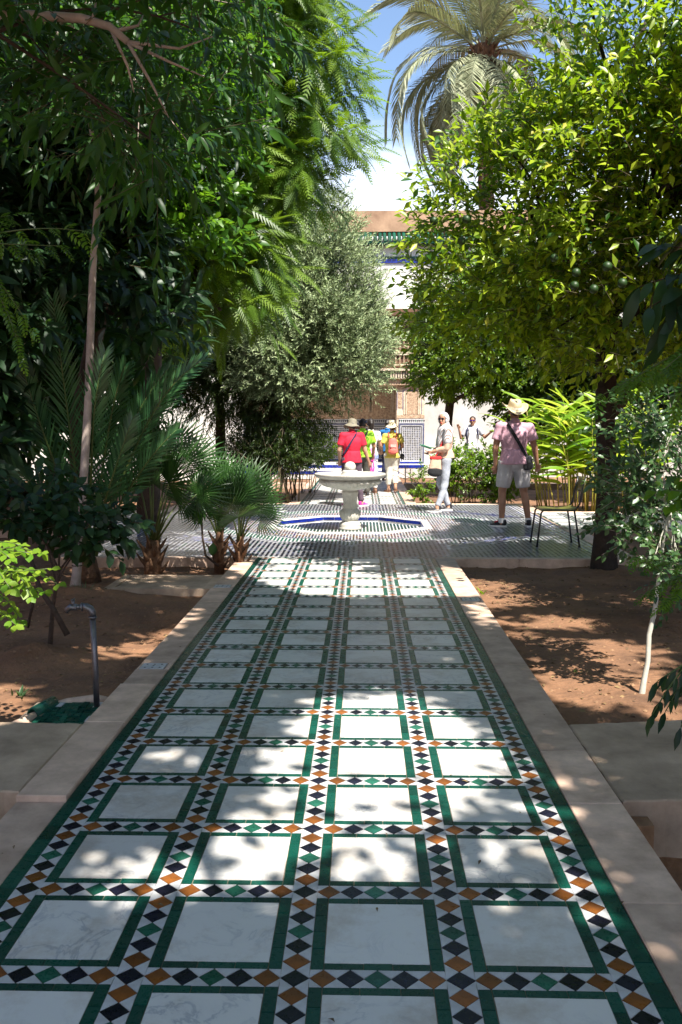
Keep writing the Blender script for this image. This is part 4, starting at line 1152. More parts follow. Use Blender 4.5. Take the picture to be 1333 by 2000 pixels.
# ---- orange tree on the right
def orange_tree():
    base = P(1180, 1112, 9.8)
    root = empty('orange_tree', (base[0], base[1], -.12), label='large orange tree with bright yellow green crown and dark trunk on the right', cat='orange tree')
    bx, by = base[0], base[1]
    lobes = [(3.1, 9.3, 3.6, 2.2, 2.2, 1.6), (1.75, 8.8, 3.3, 1.15, 1.5, 1.1), (2.3, 8.4, 4.6, 1.45, 1.5, 1.1), (3.6, 8.2, 4.9, 1.5, 1.5, 1.2), (4.6, 8.6, 4.1, 1.5, 1.8, 1.7),
             (2.6, 7.7, 3.4, 1.2, 1.1, 1.0), (3.6, 7.4, 3.6, 1.2, 1.1, 1.1), (1.55, 9.6, 2.7, 1.0, 1.2, .75), (2.7, 8.6, 2.55, 1.3, 1.3, .7), (4.0, 8.2, 2.6, 1.2, 1.4, .7), (2.9, 9.4, 5.4, 1.2, 1.2, .75), (4.2, 7.2, 4.7, 1.0, 1.0, .9),
             (3.9, 7.9, 5.7, 1.0, 1.0, .6)]
    lobes = [(a + .05, b_, c, d_, e, f) for a, b_, c, d_, e, f in lobes]
    def thin(p):
        px, d = proj(p)
        # keeps the outline of the photo: no crown over the sky gap or the far path
        e = np.array([(-100, 1090), (0, 1075), (60, 1065), (150, 1055), (208, 1005), (250, 915), (300, 840), (335, 815), (400, 860), (450, 810), (520, 770), (560, 757), (600, 755), (700, 795), (760, 850)])
        lim = np.interp(px[:, 1], e[:, 0], e[:, 1]) + 14 * vnoise(p, 9, 2) - 6
        bot = np.array([(770, 640), (830, 700), (900, 700), (1000, 735), (1100, 745), (1160, 720), (1333, 720)])
        lo = np.interp(px[:, 0], bot[:, 0], bot[:, 1]) + 16 * vnoise(p, 7, 9)
        return (px[:, 0] < lim) | (px[:, 1] > lo) | (sun_open(p, .97, .10))
    pos, d, ln, idx = twigs(lobes, 14000, (.16, .34), .66, .30, -.62, 2.1, thin=thin)
    skeleton('trunk', [(bx, by, -.14), (bx - .0, by, .3), (bx + .01, by, .9), (bx - .03, by, 1.5), (bx - .05, by - .05, 2.1), (bx - .1, by - .1, 2.6)], [.16, .118, .105, .105, .11, .09], lobes, root, M['barkdark'], 6, .055, pos, idx)
    mb = MB(); mb.tube([(bx + .02, by, 1.55), (bx + .14, by - .03, 1.72), (bx + .2, by - .05, 1.80)], [.06, .05, .045], 10); mb.tube([(bx + .2, by - .05, 1.80), (bx + .204, by - .052, 1.803)], .03, 8)
    o = mb.build('sawn_branch_stub', M['bark']); adopt(o, root)
    twig_mesh('twig', pos, d, ln, .0035, M['twig'], root)
    RM, p, s = leaves_on(pos, d, ln, 8, .098, .85, .12, 1.0, .45)
    k = ~sun_open(p, .9); RM, p, s = RM[k], p[k], s[k]
    k = split_near(RM, p, s)
    leaf_objs(T_ORANGE, RM[k], p[k], s[k], LM['orange'], root)
    scatter('crown', T_ORANGE, RM[~k], p[~k], s[~k], LM['orange'], root, kind='stuff')
    mf = mat('green_orange', (.016, .050, .006), .5, col2=(.010, .030, .005), scale=20, bump=.3, bscale=90, bdist=.002)
    mb = MB(); mb.lathe([(.036 * math.cos(t), .036 * math.sin(t)) for t in np.linspace(-math.pi / 2, math.pi / 2, 9)], 12); me = mb.mesh('orange', mf)
    for (x, y, Y) in ((1133, 527, 6.9), (1195, 515, 6.9), (1130, 553, 6.9), (1168, 560, 7.1), (850, 425, 7.8), (915, 422, 7.6), (905, 465, 7.7), (1090, 498, 7.0), (1225, 548, 6.9)):
        q = P(x, y, Y); o = link('orange', me, None, None, q + np.array([0, .12, 0]), (0, 0, 0), (R.uniform(.85, 1.05),) * 3); adopt(o, root)
orange_tree()

# ---- generic crown builder
def tree(name, label, cat, base, trunk, tr, lobes, n, tl, per, size, T, lm, bark='bark', group=None, outer=.6, up=.2, gap=-.5, gs=1.7, spread=.9, droop=.1, upn=1.0, jit=.4, thin=None,
         r_limb=.05, sub=4, parts=0, twig_r=.003, prune=True, sides=10, leaf_th=None):
    root = empty(name, base, label=label, cat=cat, group=group)
    def th(p):
        q = np.zeros(len(p), bool)
        if thin is not None: q |= thin(p)
        if prune: q |= sun_open(p, prune if prune is not True else .95)
        return q
    pos, d, ln, idx = twigs(lobes, n, tl, outer, up, gap, gs, thin=th)
    if trunk: skeleton('trunk', trunk, tr, lobes, root, M[bark], sub, r_limb, pos, idx, n=sides)
    if twig_r: twig_mesh('twig', pos, d, ln, twig_r, M['twig'], root)
    RM, p, s = leaves_on(pos, d, ln, per, size, spread, droop, upn, jit)
    if leaf_th is not None: k = ~leaf_th(p); RM, p, s = RM[k], p[k], s[k]
    if parts:
        k = split_near(RM, p, s, parts); leaf_objs(T, RM[k], p[k], s[k], LM[lm], root); RM, p, s = RM[~k], p[~k], s[~k]
    scatter('crown', T, RM, p, s, LM[lm], root, kind='stuff')
    return root

# ---- olive tree in the middle distance
def olive():
    def thin(p):
        px, d = proj(p)
        e = np.array([(330, 640), (380, 700), (420, 705), (500, 760), (560, 782), (680, 785), (740, 750), (790, 690), (830, 640)])
        lim = np.interp(px[:, 1], e[:, 0], e[:, 1]) + 12 * vnoise(p, 5, 1)
        top = np.interp(px[:, 0], [480, 560, 640, 690, 720, 760], [300, 340, 372, 408, 440, 520]) + 14 * vnoise(p, 4, 6)
        return (px[:, 0] > lim) | (px[:, 1] < top)
    b = G(560, 935, -.1)
    tree('olive_tree', 'silvery grey green olive tree left of the building doorway', 'olive tree', (-1.75, 18.0, -.12),
         [(-1.75, 18.0, -.12), (-1.72, 18.0, .6), (-1.6, 17.95, 1.4), (-1.5, 17.9, 2.1)], [.13, .10, .09, .08],
         [(-.75, 17.4, 3.9, 1.25, 1.2, 1.3), (-1.6, 17.4, 3.3, 1.4, 1.3, 1.2), (-.35, 17.2, 3.1, 1.05, 1.0, .95), (-.9, 17.4, 5.0, .9, .9, .8), (-.35, 17.3, 2.6, 1.0, .9, .7), (-2.2, 17.4, 4.4, 1.2, 1.2, 1.1), (-1.1, 17.1, 2.6, 1.2, 1, .7)],
         12500, (.22, .5), 18, .082, T_OLIVE, 'olive', outer=.62, up=.35, gap=-.45, gs=2.6, spread=.75, droop=-.05, jit=.5, thin=thin, prune=False, twig_r=.004)
    # loose upright shoots above the roof line
    for (x, y) in ((668, 350), (700, 365), (728, 390), (748, 400)):
        pass
olive()

# ---- dark shrub and hedge under and left of the olive
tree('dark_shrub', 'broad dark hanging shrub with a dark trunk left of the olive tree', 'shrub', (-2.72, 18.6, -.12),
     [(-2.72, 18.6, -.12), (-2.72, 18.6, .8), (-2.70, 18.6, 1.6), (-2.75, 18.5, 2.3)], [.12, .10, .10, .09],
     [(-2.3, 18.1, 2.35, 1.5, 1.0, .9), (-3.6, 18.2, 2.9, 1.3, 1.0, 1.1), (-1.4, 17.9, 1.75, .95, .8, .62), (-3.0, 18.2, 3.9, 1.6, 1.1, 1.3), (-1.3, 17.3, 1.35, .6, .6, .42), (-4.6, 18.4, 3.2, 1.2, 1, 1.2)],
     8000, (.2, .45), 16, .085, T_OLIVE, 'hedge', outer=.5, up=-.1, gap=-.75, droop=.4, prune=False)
tree('bamboo_clump', 'thicket of thin brown stems with yellow green leaves beside the far path', 'shrub', (-1.75, 17.4, -.12), None, None,
     [(-1.35, 17.2, .95, .62, .5, .38), (-2.0, 17.5, .95, .5, .4, .3)], 1300, (.15, .3), 12, .075, T_OLIVE, 'hedge', prune=False)
def stems(parent_label, cx, cy, n, r, h, name, m='twig', rr=.008, lean=.3, cat='shrub', root=None):
    mb = MB()
    for i in range(n):
        a = R.uniform(0, 6.28); q = r * math.sqrt(R.random()); x, y = cx + q * math.cos(a), cy + q * math.sin(a)
        mb.tube([(x, y, -.14), (x + R.gauss(0, lean * .3), y + R.gauss(0, lean * .3), h * .5), (x + R.gauss(0, lean), y + R.gauss(0, lean), h * R.uniform(.8, 1.1))], [rr * R.uniform(.8, 1.6), rr, rr * .6], 5)
    o = mb.build('stem', M[m]); adopt(o, root); o['kind'] = 'stuff'; return o
bc = bpy.data.objects['bamboo_clump']
stems('', -1.75, 17.35, 46, .75, 1.3, 'stem', rr=.012, root=bc)
t_ = tree('sunlit_bush', 'low bush with bright green leaf tips left of the tiled steps', 'bush', (-1.15, 19.8, -.12), None, None,
     [(-.95, 19.6, .95, .55, .5, .35), (-1.5, 19.7, .8, .45, .4, .3)], 420, (.12, .25), 9, .06, T_OVAL, 'orange_b', prune=False)
stems('', -1.15, 19.7, 16, .3, .9, 'stem', rr=.009, root=t_)

# ---- second orange tree and bushes on the right, behind the people
def thin2(p):
    px, d = proj(p)
    lo = np.interp(px[:, 0], [780, 810, 850, 900, 950, 1000, 1100], [700, 775, 790, 805, 850, 880, 890]) + 10 * vnoise(p, 6, 3)
    le = np.interp(px[:, 1], [600, 660, 700, 800], [775, 800, 815, 800])
    return (px[:, 1] > lo) | (px[:, 0] < le)
tree('orange_tree', 'smaller orange tree behind the woman in the headscarf', 'orange tree', (2.1, 20.5, -.12),
     [(2.1, 20.5, -.12), (2.12, 20.5, .7), (2.08, 20.5, 1.5), (2.15, 20.45, 2.2)], [.13, .11, .10, .09],
     [(2.6, 19.6, 3.0, 1.45, 1.2, 1.0), (1.85, 20.5, 2.75, .95, .8, .7), (3.7, 19.6, 2.7, 1.3, 1.1, 1.0), (3.0, 19.8, 4.1, 1.7, 1.3, 1.0), (4.4, 19.8, 2.0, .9, .9, .9), (3.6, 19.4, 1.8, .6, .6, .5)],
     7000, (.16, .34), 9, .10, T_ORANGE, 'orange_b', thin=thin2, gap=-.5, gs=2.2, prune=False)
for nm, lb, cx, cy, lob, n in (
    ('leafy_bush', 'light green leafy bush just behind the headscarf woman, left of the pair', 2.15, 17.6, [(1.95, 17.7, .72, .30, .3, .30), (2.0, 17.7, .35, .2, .2, .3)], 200),
    ('leafy_bush', 'light green leafy bush in front of the far man, right of the pair', 2.75, 17.8, [(2.6, 17.9, .68, .42, .35, .36), (2.95, 17.7, .55, .4, .35, .4), (2.7, 17.7, .2, .35, .3, .25)], 420)):
    t_ = tree(nm, lb, 'bush', (cx, cy, -.12), None, None, lob, n, (.12, .26), 9, .07, T_OVAL, 'bright' if False else 'orange_b', group='leafy bushes behind the fountain square', prune=False)
    stems('', cx, cy, 14, .3, .7, 'stem', rr=.008, root=t_)
t_ = tree('climbing_plant', 'green climber hanging down the old trunk beside the headscarf woman', 'climbing plant', (1.35, 17.6, -.12), None, None,
     [(1.32, 17.5, .30, .12, .12, .42)], 70, (.08, .18), 8, .06, T_OVAL, 'orange_b', prune=False)
stems('', 1.35, 17.6, 4, .05, .6, 'stem', rr=.008, root=t_)

# ---- ginger clump on the right
def ginger():
    cx, cy = 4.35, 16.6
    root = empty('ginger_clump', (cx, cy, -.12), label='tall clump of broad bright yellow green blades on yellow canes behind the chair', cat='ginger plant')
    V, F = leaf_t(.185, .25, .35, .4, 6)
    pos, dirs, ups, sz = [], [], [], []
    mb_all = []
    for i in range(56):
        x = cx + R.gauss(0, .45); y = cy + R.gauss(0, .35); h = R.uniform(1.0, 1.85); lx, ly = (x - cx) * .55 + R.gauss(0, .12), R.gauss(-.12, .12)
        pts = [np.array((x, y, -.14)), np.array((x + lx * .3, y + ly * .3, h * .5)), np.array((x + lx, y + ly, h))]
        mb = MB(); mb.tube([pts[0], (pts[0] + pts[1]) / 2, pts[1], (pts[1] + pts[2]) / 2 + [lx * .1, 0, .02], pts[2]], [.013, .012, .011, .009, .006], 6)
        o = mb.build('cane', M['cane']); adopt(o, root)
        n = 9
        for k in range(n):
            t = .42 + .58 * k / (n - 1); p = pts[1] + (pts[2] - pts[1]) * max(0, (t - .5) * 2) if t > .5 else pts[0] + (pts[1] - pts[0]) * t * 2
            s = 1 if k % 2 else -1; a = R.gauss(.15, .5)
            dv = np.array([s * math.cos(a) * .75 + lx * .3, -abs(R.gauss(.25, .3)), .25 + .75 * (t - .3) + R.gauss(0, .1)])
            pos.append(p); dirs.append(dv); ups.append((R.gauss(0, .25), -.55 + R.gauss(0, .2), 1)); sz.append(R.uniform(.42, .64))
    pos, dirs, ups, sz = map(np.array, (pos, dirs, ups, sz))
    leaf_objs((V, F), frames(dirs, ups), pos, sz, LM['ginger'], root, 'blade', 8)
M['cane'] = mat('yellow_cane', (.40, .32, .05), .45, col2=(.16, .20, .03), scale=3)
ginger()

# ---- tall date palm against the sky
def date_palm():
    cx, cy = 4.55, 34.0
    root = empty('date_palm', (cx, cy, -.12), label='tall grey green date palm with drooping fronds against the sky', cat='palm tree')
    mb = MB(); pts = []; rs = []
    for i in range(46):
        z = -.12 + i * .332; pts.append((cx + .12 * math.sin(z * .25), cy, z)); rs.append(.26 + .05 * (i % 2) + (.10 if i > 40 else 0))
    mb.tube(pts, rs, 12); o = mb.build('trunk', M['fibre']); adopt(o, root)
    top = np.array([pts[-1][0], cy, pts[-1][2]])
    for k in range(46):     # old leaf bases
        a = k * 2.4; z = top[2] - .05 - k * .035; d = np.array([math.cos(a), math.sin(a), .9])
        p = np.array([top[0], cy, z]) + np.array([math.cos(a), math.sin(a), 0]) * .26
        mb = MB(); mb.tube([p, p + d * .18, p + d * .38], [.08, .06, .018], 5); o = mb.build('frond_stub', M['fibre']); adopt(o, root)
    meshes = []
    for v in range(5):
        V, F = [], []; L_ = 3.4; n = 74
        bend = [1.5, 1.9, 2.2, 1.2, .8][v]
        def pt(t): 
            a = bend * t ** 1.3; return np.array([0.06 * math.sin(t * 3 + v), L_ * t * (1 - .17 * a * t), -L_ * .30 * a * t * t * 1.0])
        for i in range(n):
            t = .10 + .9 * i / (n - 1); p = pt(t); tg = norm(pt(min(1, t + .01)) - pt(t - .01)); 
            ll = .58 * math.sin(math.pi * (.16 + .72 * t)) ** .6
            for s in (-1, 1):
                for q in range(1):
                    dv = norm(np.array([s * 1.0, 0, 0]) * .75 + tg * .75 + np.array([0, 0, -.10 + NR.normal() * .12]))
                    w_ = np.cross(dv, [0, 0, 1.0]); w_ = norm(w_) * .013; e = p + dv * ll + np.array([0, 0, -.18 * ll]); m_ = p + dv * ll * .55
                    o = len(V); V += [p - w_, p + w_, m_ + w_ * 1.1, m_ - w_ * 1.1, e]
                    F += [(o, o + 1, o + 2), (o, o + 2, o + 3), (o + 3, o + 2, o + 4)]
        for i in range(12):
            a, b_ = pt(i / 12), pt((i + 1) / 12); r0, r1 = .035 * (1 - i / 12) + .008, .035 * (1 - (i + 1) / 12) + .008; o = len(V)
            V += [a + [r0, 0, 0], a + [-r0, 0, 0], a + [0, 0, -r0], b_ + [r1, 0, 0], b_ + [-r1, 0, 0], b_ + [0, 0, -r1]]
            F += [(o, o + 3, o + 4), (o, o + 4, o + 1), (o + 1, o + 4, o + 5), (o + 1, o + 5, o + 2), (o + 2, o + 5, o + 3), (o + 2, o + 3, o)]
        V = np.array(V); F = np.array(F); meshes.append(np_mesh('frond', V, F, [LM['dategrey']], rnd=NR.rand(len(F))))
    for i in range(54):
        a = i * 2.39996 + R.gauss(0, .15); el = R.choice([75, 60, 45, 28, 10, -8, -25, -38][min(7, i // 6):min(8, i // 6 + 2)] or [-38])
        o = link('frond', meshes[(i // 12) % 5 if el > 20 else R.choice([0, 1, 2])], None, None, tuple(top + [0, 0, .1 - .01 * i]), (rad(el + R.gauss(0, 4)), rad(R.gauss(0, 12)), a), (R.uniform(1.3, 1.6),) * 3)
        adopt(o, root)
date_palm()
def far_palm():
    pass

# ---- fan palms at the edge of the square
def fan_mesh(nseg=34, span=225, L_=.5, fold=.012, droop=.2, seed=1):
    rr = random.Random(seed); V, F = [], []
    for i in range(nseg):
        a = rad(-span / 2 + span * i / (nseg - 1)); da = rad(span / (nseg - 1) * .40)
        l = L_ * (.82 + .18 * math.cos(a * .8)) * rr.uniform(.9, 1.06)
        def pt(ang, r, z=0): return (r * math.sin(ang), r * math.cos(ang), z - droop * (r / L_) ** 2 * L_ * .5)
        o = len(V); z0 = fold
        dz = -droop * l * rr.uniform(.2, .9)
        V += [(0, 0, 0), pt(a - da, l * .52, -z0), pt(a, l * .56, z0), pt(a + da, l * .52, -z0), pt(a - da * .32, l * .80, -z0 * .5 + dz * .3), pt(a + da * .32, l * .80, -z0 * .5 + dz * .3), pt(a, l, dz)]
        F += [(o, o + 2, o + 1), (o, o + 3, o + 2), (o + 1, o + 2, o + 4), (o + 2, o + 3, o + 5), (o + 2, o + 5, o + 4), (o + 4, o + 5, o + 6)]
    return np_mesh('fan_leaf', np.array(V), np.array(F), [LM['fan']], rnd=np.repeat(NR.rand(nseg) * .7 + .15, 6))
def fan_palm(label, bx, by, th, trad, fans, size, nstub=16):
    """fans: target pixel + depth + facing tilt"""
    root = empty('fan_palm', (bx, by, -.1), label=label, cat='fan palm', group='young fan palms at the corner of the fountain square')
    mb = MB(); mb.tube([(bx, by, -.14), (bx, by, th * .4), (bx + .01, by, th)], [trad * 1.15, trad, trad * .8], 12); o = mb.build('trunk', M['fibre']); adopt(o, root)
    for i in range(nstub):
        a = i * 2.4; z = -.05 + th * (i / nstub) ** .9; d = np.array([math.cos(a), math.sin(a), 1.1])
        p = np.array([bx + trad * .75 * math.cos(a), by + trad * .75 * math.sin(a), z])
        mb = MB(); mb.tube([p, p + d * .05, p + d * .10 + [0, 0, .02]], [.026, .018, .006], 5); o = mb.build('leaf_base', M['fibre']); adopt(o, root)
    top = np.array([bx, by, th - .03])
    ms = [fan_mesh(30, sp, 1.0, .02, dr, s) for sp, dr, s in ((230, .15, 1), (250, .3, 2), (200, .1, 3))]
    for (x, y, Y, sz, tilt, roll) in fans:
        hub = P(x, y, Y); dv = norm(hub - top)
        mid = (top + hub) / 2 + np.array([0, 0, .05 * np.linalg.norm(hub - top)])
        mb = MB(); mb.tube([top - [0, 0, .05], mid, hub], [.013, .009, .006], 6); o = mb.build('leaf_stalk', M['stalk']); adopt(o, root)
        yv = norm(dv * [1, 1, 1] + np.array([0, 0, tilt]))
        up = np.array([roll, -.9, .8]); RM = frames(yv[None], up[None])[0]
        o = link('fan_leaf', R.choice(ms)); Mx = np.eye(4); Mx[:3, :3] = RM * sz * size; Mx[:3, 3] = hub; o.matrix_basis = Matrix(Mx.tolist()); adopt(o, root)
M['stalk'] = mat('green_stalk', (.06, .12, .025), .45, col2=(.10, .11, .03), scale=8)
fan_palm('largest fan palm, thick fibrous trunk, left of the other two', -1.97, 9.25, .30, .085,
         [(300, 945, 9.0, 1.0, .25, 0), (352, 912, 9.2, 1.0, -.1, .3), (330, 945, 8.9, .95, -.25, .2), (262, 905, 9.4, .95, .2, -.2), (235, 962, 9.1, .72, -.2, -.5), (385, 965, 9.1, .8, -.2, .6), (290, 880, 9.5, .95, .4, 0), (340, 872, 9.5, .9, .3, .2), (375, 900, 9.6, .9, .1, .3), (350, 980, 9.4, .6, -.5, .3)], .47)
fan_palm('slim fan palm in the middle of the three', -1.36, 9.72, .33, .05,
         [(432, 985, 9.6, .95, .2, -.1), (405, 962, 9.6, .9, .1, -.4), (440, 945, 9.8, .95, .5, 0), (460, 970, 9.5, .9, .1, .3), (420, 935, 9.9, .85, .5, -.2), (398, 1000, 9.6, .7, -.3, -.6)], .43, 12)
fan_palm('slim fan palm nearest the tiled path, right of the three', -1.14, 9.72, .28, .048,
         [(478, 985, 9.6, .95, .2, .2), (500, 990, 9.6, .9, -.1, .5), (466, 1010, 9.4, .85, -.2, 0), (470, 955, 9.8, .95, .4, 0), (492, 965, 9.8, .95, .25, .4), (510, 1010, 9.7, .7, -.4, .7), (450, 1000, 9.5, .8, -.2, -.2)], .43, 12)
# drooping dark leafed sapling between them
def umbrella_plant():
    b = G(412, 1095, -.1)
    root = empty('drooping_sapling', tuple(b), label='thin dark sapling with hanging finger leaves between the fan palms', cat='sapling')
    top = P(392, 985, 9.55)
    mb = MB(); mb.tube([P(428, 1106, 9.62), P(402, 1085, 9.6), P(396, 1050, 9.57), P(394, 1010, 9.55), top], [.014, .013, .011, .010, .008], 8); o = mb.build('stem', M['bark']); adopt(o, root)
    n = 46; a = NR.rand(n) * 6.28; dirs = np.stack([np.cos(a), np.sin(a), -.4 - 1.2 * NR.rand(n)], 1); pos = top[None] + norm(dirs * [1, 1, 0]) * .10 * NR.rand(n, 1) + np.array([0, 0, .06]) * NR.rand(n, 1)
    leaf_objs(leaf_t(.22, .15, .35, .6, 4), frames(dirs, np.tile([0, 0, 1.0], (n, 1)), .2), pos, .16 + .10 * NR.rand(n), LM['dark'], root)
    V = P(415, 1085, 9.55); leaf_objs(leaf_t(.7, .2, .1, .5, 4), frames(np.array([[.1, -.1, 1.0]]), np.array([[0.2, -1, .1]])), np.array([V]), np.array([.14]), LM['dark'], root)
umbrella_plant()

# ---- young date palm, left
def feather_frond(root, p0, pts_px, L_leaf, n, wd=.0105, m='date'):
    n = int(n * .72)
    ctrl = [np.array(p0)] + [P(*q) for q in pts_px]
    def bez(t):
        c = ctrl[:]
        while len(c) > 1: c = [c[i] * (1 - t) + c[i + 1] * t for i in range(len(c) - 1)]
        return c[0]
    V, F, rn = [], [], []
    for i in range(n):
        t = .22 + .78 * i / (n - 1); p = bez(t); tg = norm(bez(min(1, t + .02)) - bez(t - .02)); sd = norm(np.cross(tg, [0, -1.0, .35])); 
        ll = L_leaf * math.sin(math.pi * (.22 + .70 * t)) ** .7
        for s in (-1, 1):
            dv = norm(sd * s * .62 + tg * (.85 + .3 * t) + np.array([0, -.10, 0]) + NR.normal(size=3) * .05); nr = norm(np.cross(dv, tg)); w_ = norm(np.cross(dv, nr)) * wd
            e = p + dv * ll + np.array([0, 0, -.07 * ll]); m_ = p + dv * ll * .5 + nr * wd * .6
            o = len(V); V += [p - w_ * .5, p + w_ * .5, m_ + w_, m_ - w_, e, m_ + nr * wd * -.6]
            F += [(o, o + 1, o + 2), (o, o + 2, o + 3), (o + 3, o + 2, o + 4)]; rn += [NR.rand()] * 3
    o = link('frond', np_mesh('frond', np.array(V), np.array(F), [LM[m]], rnd=rn)); adopt(o, root)
    mb = MB(); mb.tube([bez(t) for t in np.linspace(0, 1, 14)], np.linspace(.016, .003, 14), 6); q = mb.build('midrib', M['stalk'], o); q.matrix_parent_inverse = Matrix.Identity(4)
    q.parent = o; q.matrix_parent_inverse = (root.matrix_basis @ o.matrix_parent_inverse @ o.matrix_basis).inverted()
def young_date():
    b = G(205, 1062, -.1); b = np.array([-2.55, 9.0, -.1])
    root = empty('young_date_palm', tuple(b), label='young date palm with long dark blue green feather fronds behind the slender trunk', cat='palm tree')
    mb = MB(); mb.tube([b, b + [0, 0, .25]], [.12, .07], 10); o = mb.build('trunk', M['fibre']); adopt(o, root)
    p0 = b + [0, 0, .2]
    for px, ll, n in (([(150, 960, 9.4), (128, 760, 9.2), (104, 588, 9.0)], .42, 62), ([(200, 930, 9.5), (215, 780, 9.3), (245, 715, 9.2)], .36, 50), ([(260, 880, 9.6), (300, 760, 9.5), (398, 702, 9.4)], .34, 56),
                      ([(230, 900, 9.7), (255, 800, 9.6), (330, 720, 9.5)], .32, 50), ([(180, 900, 9.0), (175, 800, 8.9), (205, 690, 8.9)], .36, 50), ([(120, 930, 9.3), (70, 820, 9.2), (40, 700, 9.1)], .36, 54),
                      ([(240, 960, 9.2), (300, 880, 9.1), (345, 840, 9.0)], .30, 44), ([(120, 1000, 9.2), (60, 940, 9.1), (10, 900, 9.0)], .3, 44), ([(200, 980, 9.1), (235, 890, 9.0), (258, 820, 9.0)], .3, 44)):
        feather_frond(root, p0, [(a, b_, c - .8) for a, b_, c in px], ll, n)
young_date()

# ---- slender pale trunk with high crown, left
def slender_tree():
    pts = [P(145, 1172, 8.2), P(150, 1120, 8.2), P(160, 1000, 8.2), P(172, 800, 8.15), P(182, 520, 8.1), P(192, 380, 8.0), P(186, 290, 8.0), P(160, 130, 8.0), P(140, 20, 7.9)]
    b = pts[0]
    def thin(p):
        px, d = proj(p); return (px[:, 1] > 360 + 40 * vnoise(p, 3, 2)) & (px[:, 1] < 2000) | (px[:, 0] > 520 + 25 * vnoise(p, 6, 2))
    lob = [(-2.4, 7.8, 4.2, 1.0, 1.1, .6), (-1.5, 7.6, 4.0, .8, 1.0, .5), (-1.2, 7.9, 4.9, 1.0, 1, .5), (-2.5, 7.5, 5.1, 1.1, 1.2, .6)]
    tree('slender_tree', 'slender tree with smooth pinkish ringed trunk beside the standpipe', 'tree', (b[0], b[1], -.12), pts, [.060, .044, .040, .037, .032, .028, .026, .022, .018], lob, 1000, (.2, .45), 9, .13, T_LONG, 'dark',
         'barkpale', thin=thin, r_limb=.02, sub=5, gap=-.35, gs=2.4, droop=.35)
    mb = MB()
    root = bpy.data.objects['slender_tree']
    for t in (1150, 1105, 1050, 985, 945, 900, 850, 790):
        i = np.interp(t, [380, 520, 800, 1000, 1120, 1172], [192, 182, 172, 160, 150, 145]); q = P(i, t, 8.19); r = np.interp(t, [380, 1172], [.029, .050])
        mb.tube([q, q + [0, 0, .006]], r * 1.03, 12)
    o = mb.build('bark_ring', M['bark']); adopt(o, root)
slender_tree()

# ---- big dark loquat, left
def loquat():
    def thin(p):
        px, d = proj(p)
        e = np.array([(0, 330), (150, 470), (350, 400), (480, 330), (560, 360), (700, 395), (760, 300), (850, 160), (950, 80), (1000, 0)])
        lim = np.interp(px[:, 1], e[:, 0], e[:, 1]) + 20 * vnoise(p, 4, 2)
        return (px[:, 0] > lim) | (px[:, 1] > 960) | ((px[:, 0] > 85) & (px[:, 1] > 600 + 30 * vnoise(p, 4, 1)) & ((px[:, 0] < 250) | (px[:, 1] > 690)))
    lob = [(-3.3, 8.9, 2.2, 1.2, 1.1, .9), (-2.9, 9.3, 3.2, 1.1, 1.1, .8), (-3.9, 8.4, 1.5, .9, 1.0, .8), (-3.9, 8.6, 3.3, 1.3, 1.3, 1.2), (-2.2, 9.6, 2.55, .75, .7, .5), (-3.4, 9.0, 4.6, 1.4, 1.3, 1.0), (-2.7, 9.2, 4.1, 1.0, .9, .5), (-4.6, 8.4, 2.4, 1.0, 1.2, 1.4)]
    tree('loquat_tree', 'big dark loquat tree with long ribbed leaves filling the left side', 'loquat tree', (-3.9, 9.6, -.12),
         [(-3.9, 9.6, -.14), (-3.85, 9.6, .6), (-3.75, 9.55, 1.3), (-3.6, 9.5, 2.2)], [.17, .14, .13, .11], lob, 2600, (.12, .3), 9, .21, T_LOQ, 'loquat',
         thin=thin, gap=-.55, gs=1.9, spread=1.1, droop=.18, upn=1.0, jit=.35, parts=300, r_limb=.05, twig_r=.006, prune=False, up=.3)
loquat()
# near crown at top left with the long pale limb
def top_left():
    pts = [(-3.2, 4.6, -.14), (-3.15, 4.6, 1.2), (-2.9, 4.7, 2.6), P(-60, 32, 5.0), P(60, 30, 5.0), P(160, 36, 5.0), P(215, 52, 5.0), P(250, 82, 5.0)]
    def thin(p):
        px, d = proj(p)
        bot = np.interp(px[:, 0], [0, 150, 250, 330, 430, 500, 520], [200, 330, 420, 420, 330, 160, 0]) + 40 * vnoise(p, 5, 2)
        return (px[:, 1] > bot) & (px[:, 1] < 2200) | ((px[:, 0] > 515 + 20 * vnoise(p, 7, 3)) & (px[:, 1] > -60))
    lob = [(-1.35, 5.3, 3.45, .75, .8, .45), (-.75, 5.4, 3.7, .55, .6, .4), (-1.0, 5.2, 3.05, .5, .5, .35), (-1.9, 5.2, 3.3, .7, .8, .5), (-1.3, 5.0, 4.3, 1.3, 1.0, .5), (-2.4, 4.8, 3.9, 1.0, 1.0, .7)]
    root = tree('overhanging_tree', 'tree at the top left with a long bare pale limb and hanging slender leaves', 'tree', (-3.2, 4.6, -.12), pts[:4], [.12, .10, .08, .03], lob, 470, (.22, .42), 9, .13, T_LONG, 'dark',
         'bark', thin=lambda p: thin(p) | front_open(p), r_limb=.012, sub=4, gap=-.45, gs=3, droop=.55, parts=280, upn=.7)
    mb = MB(); mb.tube(pts[3:], [.03, .026, .024, .021, .018], 10); o = mb.build('limb', M['barkpale']); adopt(o, root)
    for q in (((250, 82), (330, 120), (400, 150)), ((250, 82), (300, 170), (330, 230)), ((215, 52), (250, 130), (262, 180)), ((250, 82), (350, 95), (420, 70)), ((180, 40), (186, 20), (190, -20)), ((230, 60), (270, 50), (280, 30))):
        mb = MB(); mb.tube([P(x, y, 5.0 + .04 * i) for i, (x, y) in enumerate(q)], [.011, .007, .003], 6); o = mb.build('side_branch', M['barkpale']); adopt(o, root)
top_left()

